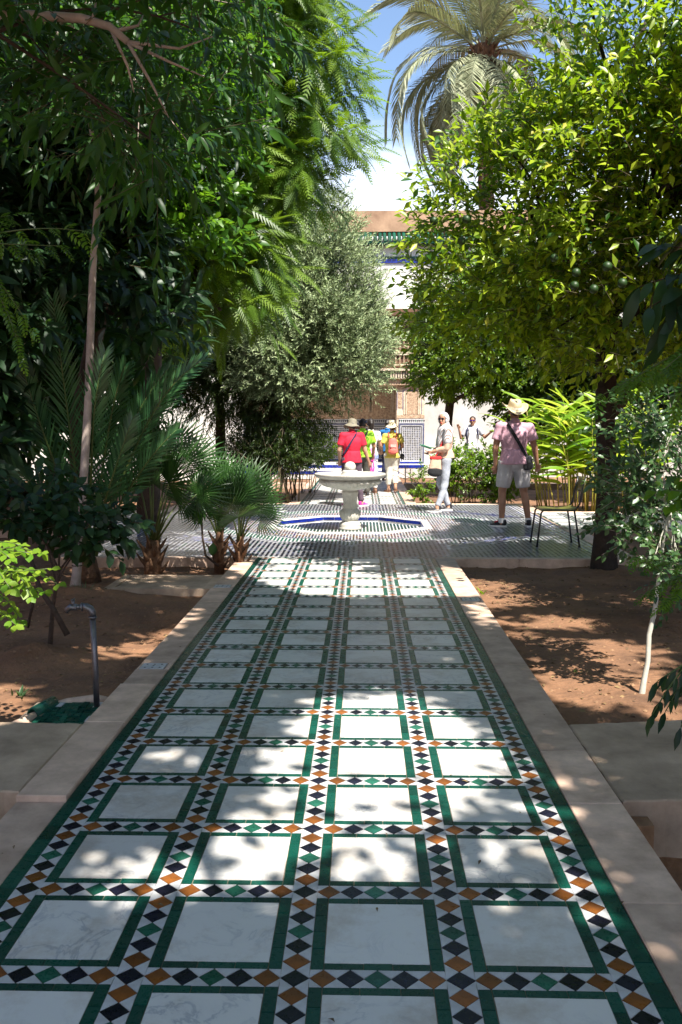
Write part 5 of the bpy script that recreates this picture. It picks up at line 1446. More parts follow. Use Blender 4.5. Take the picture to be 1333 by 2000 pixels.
# ---- mid left: bright feathery tree and leafy trees behind the loquat
def thin_f(p):
    px, d = proj(p)
    e = np.array([(-100, 620), (0, 625), (60, 660), (120, 655), (180, 680), (290, 680), (320, 610), (420, 580), (520, 545), (600, 520), (700, 300)])
    lim = np.interp(px[:, 1], e[:, 0], e[:, 1]) + 18 * vnoise(p, 5, 2)
    hole = (vnoise(p, 2.6, 7) < -.42)
    return (px[:, 0] > lim) | (px[:, 1] > 660) | hole
def pinnate(name, label, cat, base, trunk, tr, lobes, n, tl, per, size, T, lm, thin, bark='bark', droop=.35, prune=False, group=None):
    return tree(name, label, cat, base, trunk, tr, lobes, n, tl, per, size, T, lm, bark, thin=thin, droop=droop, prune=prune, gap=-.5, gs=2.0, jit=.25, spread=.8, up=.05, group=group, r_limb=.05, sub=6, parts=300)
pinnate('feathery_tree', 'tall bright green feathery leaved tree left of the sky gap', 'tree', (-2.9, 13.0, -.12), [(-2.9, 13.0, -.14), (-2.85, 13, 1.5), (-2.7, 12.9, 3.4), (-2.4, 12.8, 4.8)], [.18, .15, .12, .09],
        [(-.75, 12.3, 5.9, .75, .9, .8), (-.5, 12.2, 4.9, .65, .8, .65), (-1.5, 12.2, 6.6, 1.2, 1.1, 1.0), (-1.8, 12.2, 4.6, 1.2, 1.0, .9), (-1.9, 11.8, 3.6, .9, .8, .75), (-1.6, 11.6, 2.9, .6, .6, .45), (-.9, 12.3, 7.4, .8, 1, .7), (-2.9, 12.0, 5.8, 1.2, 1.1, 1.1)],
        2900, (.25, .5), 5, .38, T_FEATHER, 'feather', thin_f)
def thin_c(p):
    px, d = proj(p)
    return (px[:, 0] > 500 + 25 * vnoise(p, 5, 1)) | (px[:, 1] > 560 + 40 * vnoise(p, 4, 5)) | (vnoise(p, 3.1, 3) < -.5)
tree('green_leaved_tree', 'bright mid green tree with lit leaves behind the overhanging limb', 'tree', (-3.4, 11.4, -.12), [(-3.4, 11.4, -.14), (-3.35, 11.4, 1.6), (-3.0, 11.3, 3.0), (-2.8, 11.2, 4.0)], [.15, .12, .10, .08],
     [(-2.1, 10.6, 4.6, 1.0, .9, .8), (-1.6, 10.5, 5.4, .9, .9, .7), (-1.9, 10.4, 3.7, .7, .7, .6), (-2.9, 10.6, 5.6, 1.2, 1.1, 1.0), (-3.2, 10.6, 4.4, 1.1, 1, .8)],
     2600, (.2, .42), 8, .125, T_OVAL, 'bright', thin=thin_c, gap=-.4, gs=2.4, prune=False, parts=150)

# ---- background trees that close the garden
def bgtree(cat, label, x, y, h, r, lm='hedge', n=1300, group='dark trees along the garden walls', size=.16, z0=None):
    z0 = z0 if z0 is not None else h * .25
    lob = [(x, y, h * .72, r, r * .8, h * .26), (x - r * .6, y, h * .5, r * .7, r * .6, h * .22), (x + r * .6, y, h * .5, r * .7, r * .6, h * .22), (x, y - .4, z0 + h * .14, r * .9, r * .6, h * .14)]
    tree('garden_tree', label, 'tree', (x, y, -.12), [(x, y, -.14), (x + .05, y, h * .2), (x, y, h * .45)], [.14, .11, .08], lob, n, (.25, .5), 8, size, T_BIG, lm, gap=-.9, prune=False, twig_r=0, r_limb=.05, sub=2, outer=.5, sides=7, group=group)
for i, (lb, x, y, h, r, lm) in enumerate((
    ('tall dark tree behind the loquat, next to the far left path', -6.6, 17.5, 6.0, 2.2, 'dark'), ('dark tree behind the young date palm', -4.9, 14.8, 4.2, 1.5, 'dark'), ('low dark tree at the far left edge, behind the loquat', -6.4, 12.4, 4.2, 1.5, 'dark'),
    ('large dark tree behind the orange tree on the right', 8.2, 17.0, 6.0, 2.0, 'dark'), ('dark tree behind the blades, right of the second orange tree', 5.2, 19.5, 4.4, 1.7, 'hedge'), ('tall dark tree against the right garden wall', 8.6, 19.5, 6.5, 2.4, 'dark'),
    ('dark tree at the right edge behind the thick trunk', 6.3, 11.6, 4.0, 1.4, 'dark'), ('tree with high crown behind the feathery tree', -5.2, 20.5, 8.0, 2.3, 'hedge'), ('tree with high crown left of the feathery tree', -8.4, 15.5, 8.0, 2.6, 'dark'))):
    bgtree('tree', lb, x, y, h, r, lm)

# ---- left foreground shrubs
def dark_shrub_left():
    lob = [(-1.95, 6.8, .48, .50, .35, .13), (-2.55, 6.9, .52, .45, .35, .14), (-1.5, 6.7, .50, .24, .25, .10), (-1.9, 6.6, .30, .35, .25, .10)]
    lob = [(P(150, 1010, 6.3)[0], 6.3, P(150, 1010, 6.3)[2], .34, .28, .10), (P(60, 960, 6.3)[0], 6.3, P(60, 960, 6.3)[2], .30, .28, .12), (P(235, 1010, 6.4)[0], 6.4, P(235, 1010, 6.4)[2], .12, .2, .09), (P(180, 1060, 6.3)[0], 6.3, P(180, 1060, 6.3)[2], .26, .2, .09), (P(20, 1010, 6.2)[0], 6.2, P(20, 1010, 6.2)[2], .25, .25, .13)]
    b = G(120, 1200, -.1)
    t = tree('dark_leaved_shrub', 'spreading shrub with oval dark green leaves in front of the slender trunk', 'shrub', (lob[0][0], 6.3, -.12), [(-2.05, 6.35, -.14), (-2.0, 6.3, .2), (-1.95, 6.3, .45)], [.02, .015, .012], lob, 150, (.08, .2), 6, .095, T_OVAL, 'loquat',
         outer=.4, up=.1, spread=1.0, droop=.25, gap=-2, parts=300, r_limb=.008, sub=4, prune=False)
dark_shrub_left()
def yellow_shrub():
    root = empty('yellow_green_shrub', tuple(G(-60, 1330, -.1)), label='low plant with round bright yellow green leaflets at the left edge', cat='shrub')
    RMs, Ps, Ss = [], [], []
    b0 = P(-90, 1180, 4.3)
    for k, (x0, y0, x1, y1) in enumerate(((-60, 1120, 60, 1080), (-40, 1110, 100, 1110), (-30, 1130, 112, 1140), (-20, 1140, 85, 1155), (-40, 1080, 40, 1065), (-40, 1090, 80, 1080), (-30, 1150, 40, 1210), (-50, 1180, 30, 1220), (-40, 1120, 50, 1130), (10, 1100, 60, 1165), (-50, 1060, 20, 1090), (-20, 1100, 20, 1150))):
        Y = 4.3 + R.gauss(0, .12); A = P(x0, y0, Y); B = P(x1, y1, Y - .1)
        pts = curved(A, B, 8, .10, .03); mb = MB(); mb.tube([b0] + pts, [.006] + [.004] * 4 + [.0025] * 4, 5); o = mb.build('stem', M['stalk']); adopt(o, root)
        d = norm(B - A)
        for i in range(1, 8):
            for s in (-1, 1, 0) if i == 7 else (-1, 1):
                sd = np.cross(d, [0, 0, 1.0]); y = norm(d * .45 + sd * s * .9 + np.array([0, -.1, -.35 + R.gauss(0, .25)])) if s else d
                Ps.append(pts[i] + y * .004); RMs.append(frames(y[None], np.array([[R.gauss(0, .3), -.7, .9]]))[0]); Ss.append(R.uniform(.036, .056))
    leaf_objs(T_ROUND, np.array(RMs), np.array(Ps), np.array(Ss), LM['yellow'], root, 'leaflet')
yellow_shrub()
def forked_stick():
    b = G(135, 1240, -.0)
    root = empty('forked_stick', (b[0], b[1], -.05), label='dark forked branch propped in a heap of earth on the left bed', cat='branch')
    mb = MB(); mb.tube([P(132, 1240, 6.0), P(105, 1190, 6.0), P(78, 1150, 6.0), P(60, 1090, 6.05)], [.022, .019, .017, .014], 8); mb.tube([P(72, 1150, 6.0), P(62, 1190, 6.1), P(55, 1225, 6.15)], [.012, .011, .010], 7)
    o = mb.build('stick', M['bark']); adopt(o, root)
forked_stick()
def tuft(label, x, y, n, h, m, z=-.11, wd=.05, name='grass_tuft'):
    T = leaf_t(wd, .2, .25, .3, 3); a = NR.rand(n) * 6.28
    d = np.stack([np.cos(a) * .5, np.sin(a) * .5, .6 + NR.rand(n)], 1); pos = np.stack([x + NR.normal(size=n) * .02, y + NR.normal(size=n) * .02, np.full(n, z)], 1)
    root = empty(name, (x, y, z), label=label, cat='seedling')
    leaf_objs(T, frames(d, np.tile([.1, -.3, 1.0], (n, 1)), .2), pos, h * (.5 + .6 * NR.rand(n)), LM[m], root, 'blade', 3)
tuft('dry grassy sprouts at the foot of the slender trunk', -2.3, 8.0, 26, .22, 'dusty')
g_ = G(38, 1365, -.1); tuft('tiny green seedling in the soil near the left slab', g_[0], g_[1], 10, .09, 'dusty', gz(g_[0], g_[1]), .25)
for (x, y, l) in ((767, 0, ''),):
    pass
g_ = G(1128, 1310, -.1); tuft('tiny grass sprout in the sunlit soil on the right', g_[0], g_[1], 5, .05, 'yellow', gz(g_[0], g_[1]), .15)
g_ = G(936, 1160, -.05); tuft('fallen green leaves lying against the right kerb', g_[0] + .03, g_[1], 3, .09, 'yellow', -.06, .35)

# ---- right foreground: white stemmed sapling with dusty foliage
def sapling():
    b = G(1256, 1350, -.09)
    Y = b[1]
    pts = [P(1254, 1356, Y), P(1258, 1330, Y), P(1266, 1290, Y + .02), P(1268, 1240, Y + .04), P(1280, 1190, Y + .05), P(1284, 1150, Y + .05), P(1290, 1105, Y + .06), P(1296, 1060, Y + .1), P(1310, 1000, Y + .15)]
    lob = []
    for (x, y, dY, rx, rz) in ((1275, 1100, 0, .14, .06), (1250, 1040, .1, .16, .09), (1215, 1020, .2, .10, .08), (1290, 1000, .1, .2, .12), (1240, 960, .3, .2, .1), (1300, 920, .2, .22, .14), (1215, 930, .4, .14, .08), (1260, 870, .4, .2, .14), (1320, 1090, 0, .12, .08), (1310, 840, .3, .2, .14)):
        q = P(x, y, Y + dY); lob.append((q[0], q[1], q[2], rx, .16, rz))
    root = empty('white_stemmed_sapling', (b[0], b[1], -.1), label='sapling with a thin crooked white stem in the sunlit soil on the right', cat='sapling')
    pos, d, ln, idx = twigs(lob, 240, (.08, .2), .5, .2, -2)
    skeleton('trunk', pts, [.020, .017, .015, .015, .014, .012, .010, .009, .007], lob, root, M['barkwhite'], 3, .006, pos, idx)
    twig_mesh('twig', pos, d, ln, .002, M['barkpale'], root)
    RM, p, s = leaves_on(pos, d, ln, 8, .048, .95, .15, 1, .4)
    k = split_near(RM, p, s, 300); leaf_objs(T_OVAL, RM[k], p[k], s[k], LM['dusty'], root); scatter('crown', T_OVAL, RM[~k], p[~k], s[~k], LM['dusty'], root, kind='stuff')
sapling()
t_ = tree('dusty_shrub', 'tall loose shrub with small glossy leaves beside the thick dark trunk', 'shrub', (3.0, 7.4, -.12), [(3.0, 7.4, -.14), (2.95, 7.35, .3), (2.9, 7.3, .7)], [.02, .018, .014],
     [(P(1230, 930, 7.2)[0], 7.2, P(1230, 930, 7.2)[2], .3, .3, .3), (P(1290, 830, 7.3)[0], 7.3, P(1290, 830, 7.3)[2], .35, .3, .35), (P(1225, 790, 7.5)[0], 7.5, P(1225, 790, 7.5)[2], .22, .25, .22), (P(1310, 1000, 7.2)[0], 7.2, P(1310, 1000, 7.2)[2], .35, .3, .35), (P(1240, 1010, 7.2)[0], 7.2, P(1240, 1010, 7.2)[2], .22, .25, .22), (P(1320, 1120, 7.2)[0], 7.2, P(1320, 1120, 7.2)[2], .3, .3, .25)],
     240, (.1, .25), 8, .055, T_OVAL, 'dusty', outer=.45, gap=-2, r_limb=.008, sub=5, prune=False, parts=120)
stems('', 3.1, 7.3, 8, .3, 1.2, 'stem', 'barkpale', .006, .2, root=t_)
# compound leaf branches hanging in from the right edge
def right_branch(label, anchor, tips, Tl, lm, size, per, group=None, stem='stalk'):
    root = empty('hanging_branch', tuple(P(*anchor)), label=label, cat='branch')
    RMs, Ps, Ss = [], [], []
    for t in tips:
        A, B = P(*anchor), P(*t); pts = curved(A, B, 9, .04, .03); mb = MB(); mb.tube(pts, np.linspace(.006, .002, 9), 5); o = mb.build('stem', M[stem]); adopt(o, root)
        d = norm(B - A)
        for i in range(2, 9):
            for s in (-1, 1):
                for q in range(per):
                    sd = norm(np.cross(d, [0, 0.3, 1.0])); y = norm(d * R.uniform(.2, .9) + sd * s * R.uniform(.4, 1) + np.array([0, R.gauss(-.1, .3), R.gauss(-.45, .3)]))
                    Ps.append(pts[i]); RMs.append(frames(y[None], np.array([[R.gauss(0, .3), -.5, .9]]))[0]); Ss.append(size * R.uniform(.75, 1.2))
    leaf_objs(Tl, np.array(RMs), np.array(Ps), np.array(Ss), LM[lm], root, 'leaf')
right_branch('thin branch with cut green compound leaves hanging in front of the orange tree trunk', (1400, 660, 4.4), [(1230, 745, 4.4), (1180, 770, 4.5), (1290, 730, 4.3), (1320, 790, 4.3)], T_PINN, 'bright', .12, 1)
right_branch('dark lobed leaves hanging over the right stone slab near the camera', (1420, 1240, 3.3), [(1285, 1330, 3.3), (1300, 1390, 3.3), (1275, 1395, 3.25), (1325, 1350, 3.35), (1330, 1420, 3.2)], T_LONG, 'loquat', .075, 1)
right_branch('leafy green sprig with oval leaves at the right edge halfway up', (1400, 960, 4.0), [(1280, 960, 4.0), (1310, 990, 4.0), (1320, 930, 4.0)], T_OVAL, 'bright', .07, 1)
right_branch('feathered green twig low in front of the white stemmed sapling', (1380, 1120, 4.4), [(1260, 1160, 4.4), (1240, 1090, 4.5), (1300, 1180, 4.4)], T_PINN, 'bright', .09, 1)
right_branch('large dark loquat leaves against the orange tree at the right edge', (1440, 520, 4.6), [(1250, 560, 4.6), (1290, 480, 4.7), (1270, 600, 4.5), (1330, 440, 4.6), (1300, 640, 4.5)], T_LOQ, 'loquat', .20, 1, stem='bark')
right_branch('bright leaf sprays reaching in at the left edge below the loquat', (-80, 470, 5.2), [(190, 455, 5.2), (120, 480, 5.2), (60, 640, 5.1), (40, 690, 5.1), (20, 420, 5.3)], T_PINN, 'bright', .12, 1)

# ---- canopy trees outside the picture, whose crowns shade the path and beds
def shade_tree(label, bx, by, c, r, n, lm='orange', per=9, size=.13, more=()):
    def th(p): 
        px, d = proj(p)
        vis = (px[:, 0] > -60) & (px[:, 0] < 1393) & (px[:, 1] > -60) & (px[:, 1] < 2060) & (d > .2)
        return vis | sun_open(p, .97) | front_open(p)
    lob = [(c[0], c[1], c[2], *r)] + list(more)
    tree('canopy_tree', label, 'tree', (bx, by, -.12), [(bx, by, -.14), (bx, by, 1.5), (bx + (c[0] - bx) * .2, by + (c[1] - by) * .2, 3.2), (bx + (c[0] - bx) * .4, by + (c[1] - by) * .4, 4.3)], [.17, .15, .12, .10], lob, n, (.3, .6), per, size, T_BIG, lm,
         thin=th, leaf_th=lambda p: sun_open(p, .945, .07) | front_open(p), prune=False, gap=-1.1, outer=.35, r_limb=.05, sub=0, twig_r=0, group='canopy trees beside the path', spread=1.0, jit=.3)
shade_tree('canopy tree overhead on the right of the path', 3.4, 1.4, (1.7, 3.2, 6.3), (2.7, 3.1, 1.0), 3900)
shade_tree('canopy tree behind the camera', 3.0, -4.5, (1.4, -2.2, 5.4), (3.4, 2.6, .9), 7000, more=[(1.3, .3, 6.0, 2.3, 1.9, .7)])
shade_tree('canopy tree on the far right of the bed', 6.4, 2.0, (5.6, 2.6, 6.0), (2.4, 3.0, 1.0), 4200, more=[(3.9, -.3, 6.0, 1.7, 1.6, .7)])
shade_tree('canopy tree overhead on the left of the path', -3.9, 1.2, (-1.9, 2.6, 6.2), (2.4, 3.0, 1.0), 3300)
# ================================================================ people
SK = {'m': (.50, .27, .17)}
M['skin'] = mat('skin', (.46, .25, .16), .5, var=.06, scale=9)
M['skintan'] = mat('tan_skin', (.34, .17, .10), .5, var=.06, scale=9)
def cloth(name, col, var=.12, fold=.5, scale=9, rough=.85): return mat(name, col, rough, var=var, scale=scale, bump=fold, bscale=14, bdist=.02, detail=4)
def ccone(p0, p1, r0, r1, side=(1, 0, 0), flat=1.0, caps=True, n=14, m=5):
    """tapered capsule, elliptical section: r along side, r*flat across it"""
    p0, p1 = np.array(p0, float), np.array(p1, float); w_ = norm(p1 - p0); s = np.array(side, float)
    u = norm(s - (s @ w_) * w_) if np.linalg.norm(np.cross(s, w_)) > .05 else norm(np.cross(w_, [0, 1, .1])); v = np.cross(w_, u)
    rings = []
    f0 = flat if np.isscalar(flat) else flat[0]; f1 = flat if np.isscalar(flat) else flat[1]
    if caps:
        for k in range(m): a = math.pi / 2 * (k + .2) / m; rings.append((p0 - w_ * min(r0, r0 * f0) * math.cos(a), r0 * math.sin(a), f0))
    rings.append((p0, r0, f0)); rings.append(((p0 + p1) / 2, (r0 + r1) / 2, (f0 + f1) / 2)); rings.append((p1, r1, f1))
    if caps:
        for k in range(m - 1, -1, -1): a = math.pi / 2 * (k + .2) / m; rings.append((p1 + w_ * min(r1, r1 * f1) * math.cos(a), r1 * math.sin(a), f1))
    V = []
    for c, r, f in rings:
        for k in range(n): a = 2 * math.pi * k / n; V.append(c + u * r * math.cos(a) + v * r * f * math.sin(a))
    F = []
    for i in range(len(rings) - 1):
        for k in range(n): F.append((i * n + k, i * n + (k + 1) % n, (i + 1) * n + (k + 1) % n, (i + 1) * n + k))
    F.append(tuple(range(n - 1, -1, -1))); F.append(tuple((len(rings) - 1) * n + k for k in range(n)))
    return V, F
def ell(c, r, n=16, m=10, rot=None):
    V = []; F = []
    for i in range(m + 1):
        t = -math.pi / 2 + math.pi * (i + .001) / (m + .002)
        for k in range(n):
            a = 2 * math.pi * k / n; p = np.array([r[0] * math.cos(t) * math.cos(a), r[1] * math.cos(t) * math.sin(a), r[2] * math.sin(t)])
            if rot is not None: p = np.array(rot @ Vector(p))
            V.append(np.array(c) + p)
    for i in range(m):
        for k in range(n): F.append((i * n + k, i * n + (k + 1) % n, (i + 1) * n + (k + 1) % n, (i + 1) * n + k))
    F.append(tuple(range(n - 1, -1, -1))); F.append(tuple(m * n + k for k in range(n)))
    return V, F
def fuse(name, prims, m, parent, voxel=.012, smooth=4, ratio=None, folds=0.0, fs=14):
    mb = MB()
    for V, F in prims: mb.add(V, F)
    me = mb.mesh(name + '_raw', m); o = bpy.data.objects.new(name + '_raw', me); COL.objects.link(o)
    r = o.modifiers.new('r', 'REMESH'); r.mode = 'VOXEL'; r.voxel_size = voxel
    s_ = o.modifiers.new('s', 'SMOOTH'); s_.iterations = smooth; s_.factor = .5
    if ratio: d = o.modifiers.new('d', 'DECIMATE'); d.ratio = ratio
    dg = bpy.context.evaluated_depsgraph_get(); ev = o.evaluated_get(dg)
    out = bpy.data.meshes.new_from_object(ev); bpy.data.objects.remove(o); bpy.data.meshes.remove(me)
    out.name = name; out.materials.clear(); out.materials.append(m)
    n = len(out.vertices); co = np.empty(n * 3, np.float32); out.vertices.foreach_get('co', co); co = co.reshape(-1, 3)
    if folds:
        nn = np.empty(n * 3, np.float32); out.vertices.foreach_get('normal', nn); nn = nn.reshape(-1, 3)
        f = np.sin(co[:, 2] * fs * 2.2 + 3 * vnoise(co, fs * .5, 2)) * .5 + vnoise(co * [1, 1, .5], fs * 1.2, 5)
        co = co + nn * (f[:, None] * folds); out.vertices.foreach_set('co', co.astype(np.float32).ravel())
    out.polygons.foreach_set('use_smooth', np.ones(len(out.polygons), bool)); out.update()
    return link(name, out, parent)
BASE = dict(pelvis=(0, 0, .95), waist=(0, .0, 1.09), chest=(0, -.005, 1.29), neckb=(0, -.012, 1.46), neck=(0, .005, 1.54), head=(0, .018, 1.635),
            hl=(-.09, 0, .92), hr=(.09, 0, .92), kl=(-.10, .02, .50), kr=(.10, .02, .50), al=(-.11, -.02, .085), ar=(.11, -.02, .085),
            sl=(-.185, -.01, 1.405), sr=(.185, -.01, 1.405), el=(-.25, -.03, 1.12), er=(.25, -.03, 1.12), wl=(-.27, .05, .87), wr=(.27, .05, .87), fl=0.0, fr=0.0, turn=0.0, nod=0.0, roll=0.0)
def hand_prims(w_, e, open_=True, thumb=1, scale=1.0, palm=(0, 0, 0), curl=.35):
    w_, e = np.array(w_), np.array(e); d = norm(w_ - e); side = norm(np.cross(d, [0, 1, 0])) if abs(d[1]) < .9 else np.array([1., 0, 0])
    nrm = np.cross(side, d)
    if np.any(palm): nrm = norm(np.array(palm, float) - (np.array(palm) @ d) * d); side = np.cross(d, nrm)
    pr = [ccone(w_, w_ + d * .075 * scale, .027 * scale, .036 * scale, side, (.75, .38)), ]
    for i, l in enumerate((.062, .070, .066, .052)):
        off = side * (-.030 + .020 * i) * scale; k0 = w_ + d * .080 * scale + off; d1 = norm(d * math.cos(curl) + nrm * math.sin(curl)); k1 = k0 + d1 * l * .55 * scale; d2 = norm(d * math.cos(curl * 2.4) + nrm * math.sin(curl * 2.4)); k2 = k1 + d2 * l * .5 * scale
        pr += [ccone(k0 - d * .01, k1, .0095 * scale, .0085 * scale, n=8, m=3), ccone(k1, k2, .0085 * scale, .007 * scale, n=8, m=3)]
    t0 = w_ + d * .02 * scale - side * thumb * .026 * scale; t1 = t0 + norm(d * .75 - side * thumb * .7 + nrm * .2) * .036 * scale; t2 = t1 + norm(d + nrm * .5) * .030 * scale
    pr += [ccone(t0, t1, .013 * scale, .010 * scale, n=8, m=3), ccone(t1, t2, .010 * scale, .008 * scale, n=8, m=3)]
    return pr
def person(label, loc, heading, h, pose=None, skin='skin', fat=1.0, shirt=None, sleeve=.62, hem=.86, pants=None, pant_len=1.0, shoe=None, sole='white', hair=None, hair_len=.0, shoe_col2=None, voxel=.012, loose=1.0, group=None, hands=True, legs=True):
    J = dict(BASE); J.update(pose or {})
    k = h / 1.75
    root = empty('person', loc, rad(heading), label, 'person', group); root.scale = (k, k, k)
    g = {a: np.array(b_, float) for a, b_ in J.items() if isinstance(b_, tuple)}
    sk = M[skin]
    R_h = Euler((rad(J['nod']), rad(J['roll']), rad(J['turn']))).to_matrix()
    hd = g['head']
    def H(p): return hd + np.array(R_h @ Vector(p))
    # body: one continuous surface
    pr = [ccone(g['pelvis'], g['waist'], .145 * fat, .130 * fat, flat=.72), ccone(g['waist'], g['chest'], .130 * fat, .155 * fat, flat=.68), ccone(g['chest'], g['neckb'] - [0, 0, .06], .155 * fat, .11, flat=.62),
          ccone(g['neckb'] - [0, 0, .03], g['neck'], .062, .056), ccone(g['neck'], H((0, 0, -.02)), .056, .06)]
    pr += [ell(H((0, -.005, .035)), (.076, .095, .088), rot=R_h), ell(H((0, .022, -.035)), (.060, .074, .078), rot=R_h), ell(H((0, .095, -.02)), (.014, .02, .024), 10, 6, rot=R_h), ell(H((0, .066, -.088)), (.030, .028, .024), 10, 6, rot=R_h),
           ell(H((0, .082, -.058)), (.024, .018, .012), 10, 6, rot=R_h), ell(H((-.078, -.005, -.01)), (.012, .022, .034), 8, 6, rot=R_h), ell(H((.078, -.005, -.01)), (.012, .022, .034), 8, 6, rot=R_h)]
    for s in 'lr':
        pr += [ccone(g['neckb'] - [0, 0, .05], g['s' + s], .06, .058), ccone(g['s' + s], g['e' + s], .052 * fat, .039 * fat), ccone(g['e' + s], g['w' + s], .040 * fat, .026)]
        if legs: pr += [ccone(g['h' + s], g['k' + s], .088 * fat, .056), ccone(g['k' + s], g['k' + s] * .62 + g['a' + s] * .38 + [0, -.02, 0], .054, .054), ccone(g['k' + s] * .62 + g['a' + s] * .38 + [0, -.02, 0], g['a' + s], .053, .036),
                        ccone(g['a' + s], g['a' + s] - [0, 0, .03], .037, .04)]
        if hands: pr += hand_prims(g['w' + s], g['e' + s], thumb=(1 if s == 'l' else -1), palm=J.get('palm' + s, (0, 0, 0)), curl=J.get('curl' + s, .35))
    fuse('body', pr, sk, root, voxel * .75 if hands else voxel, 3, .5)
    # features small enough to matter only when the face shows
    mb = MB()
    for s in (-1, 1): mb.add(*ell(H((s * .030, .083, .012)), (.012, .008, .006), 8, 6, rot=R_h))
    mb.build('eye', M['eye'], root)
    if shirt:
        m = M[shirt]; f = fat * 1.08 * loose
        bot = g['pelvis'] * 1.0; bot[2] = hem; bot[0] = g['pelvis'][0]
        pr = [ccone(bot, g['waist'],   .182 * f, .146 * f, flat=.86, caps=False), ccone(g['waist'], g['chest'], .140 * f, .168 * f, flat=.70), ccone(g['chest'], g['neckb'] - [0, 0, .055], .168 * f, .115, flat=.66), ccone(g['neckb'] - [0, 0, .06], g['neckb'] + [0, 0, .02], .085, .066)]
        for s in 'lr':
            a, b_, c = g['s' + s], g['e' + s], g['w' + s]
            pr.append(ccone(g['neckb'] - [0, 0, .05], a, .076, .070))
            if sleeve <= 1: pr.append(ccone(a, a + (b_ - a) * sleeve, .061 * f, .061 * f * (1.1 if loose > 1.02 else 1), caps=False)); pr.append(ell(a, (.062 * f,) * 3))
            else: pr += [ccone(a, b_, .066 * f, .052 * f), ccone(b_, b_ + (c - b_) * (sleeve - 1), .052 * f, .040 * f, caps=False)]
        fuse('shirt', pr, m, root, voxel, 2, .6, .0065, 10)
        mb = MB(); nb = g['neckb'] + [0, 0, .02]
        mb.lathe([(.060, -.012), (.072, -.010), (.070, .022), (.064, .028)], 18, tuple(nb)); mb.build('collar', m, root)
    if pants:
        m = M[pants]; pr = [ccone(g['pelvis'] + [0, 0, -.06], g['pelvis'] + [0, 0, .07], .158 * fat, .148 * fat, flat=.76)]
        for s in 'lr':
            hp, kn, an = g['h' + s], g['k' + s], g['a' + s]; lw = 1.08 * J.get('legw', 1.0)
            if pant_len <= .5:
                q = hp + (kn - hp) * pant_len * 2; pr += [ccone(hp, q, .102 * fat * lw, .088 * lw, caps=False), ell(hp, (.095 * fat,) * 3)]
            else:
                q = kn + (an - kn) * ((pant_len - .5) * 2); mid = kn + (an - kn) * .35 + [0, -.02, 0]
                pr += [ccone(hp, kn, .100 * fat * lw, .068 * lw), ccone(kn, mid, .066 * lw, .064 * lw), ccone(mid, q, .063 * lw, .050 * lw * J.get('cuff', 1.0), caps=False)]
        fuse('trousers' if pant_len > .5 else 'shorts', pr, m, root, voxel, 2, .6, .006, 13)
    if shoe:
        for s in 'lr':
            a = g['a' + s]; an = rad(J['f' + s]); d = np.array([-math.sin(an), math.cos(an), 0]); z0 = max(0, a[2] - .085)
            c = np.array([a[0], a[1], z0]); tilt = J.get('heel' + s, 0)
            mb = MB(); out = []
            for t in np.linspace(0, 1, 11):
                wv = .034 + .014 * math.sin(math.pi * min(1, t * 1.15) ** 1.3) ; wv *= (1 if .08 < t < .92 else .72)
                out.append((t, wv))
            V = []
            sd = np.array([d[1], -d[0], 0])
            for z in (0, .022):
                for t, wv in out: V.append(c + d * (-.075 + .265 * t) + sd * wv + [0, 0, z + (.012 * max(0, t - .75) / .25 if z == 0 else .004)])
                for t, wv in reversed(out): V.append(c + d * (-.075 + .265 * t) - sd * wv + [0, 0, z + (.012 * max(0, t - .75) / .25 if z == 0 else .004)])
            n = 22; F = [tuple(range(n - 1, -1, -1)), tuple(range(n, 2 * n))] + [(i, (i + 1) % n, n + (i + 1) % n, n + i) for i in range(n)]
            up = [ccone(c + d * -.04 + [0, 0, .045], c + d * .06 + [0, 0, .045], .036, .038, sd, .8), ccone(c + d * .05 + [0, 0, .036], c + d * .15 + [0, 0, .030], .040, .030, sd, .6), ccone(c + d * -.045 + [0, 0, .05], c + d * -.03 + [0, 0, J.get('shoeh', .10)], .035, .034, sd, 1.0, caps=False)]
            sh = fuse('shoe', up, M[shoe], root, .008, 2, .5)
            mb.add(V, F); mb.build('sole', M[sole], sh)
            if shoe_col2:
                mb = MB()
                if shoe_col2 == 'white':
                    for q in (-1, 1):
                        pts = [c + d * x + sd * q * yy + [0, 0, z] for x, yy, z in ((-.04, .040, .036), (.0, .042, .048), (.03, .044, .042), (.075, .041, .034))]; mb.tube(pts, [.004, .005, .004, .004], 5)
                else: mb.tube([c + d * .10 + [0, 0, .062], c + d * .03 + [0, 0, .088], c + d * .015 + [0, 0, .108]], [.014, .013, .016], 8)
                mb.build('shoe_trim', M[shoe_col2], sh)
    if hair:
        pr = [ell(H((0, -.016, .045)), (.086, .098, .090), rot=R_h), ell(H((0, -.045, -.01)), (.078, .066, .075), rot=R_h)]
        if hair_len: pr.append(ccone(H((0, -.06, 0)), H((0, -.06, -hair_len)), .07, .05))
        o = fuse('hair', pr, M[hair], root, .012, 2, .6, .003, 40)
    return root, g, H, R_h, k
def worn(name, mb, m, root, label=None, cat=None):
    """something carried: top level, standing in the person's own frame"""
    o = mb.build(name, m) if isinstance(mb, MB) else mb
    o.matrix_basis = Matrix.Translation(root.location) @ Matrix.Rotation(root.rotation_euler.z, 4, 'Z') @ Matrix.Diagonal((*root.scale, 1))
    if label: tag(o, label, cat)
    return o
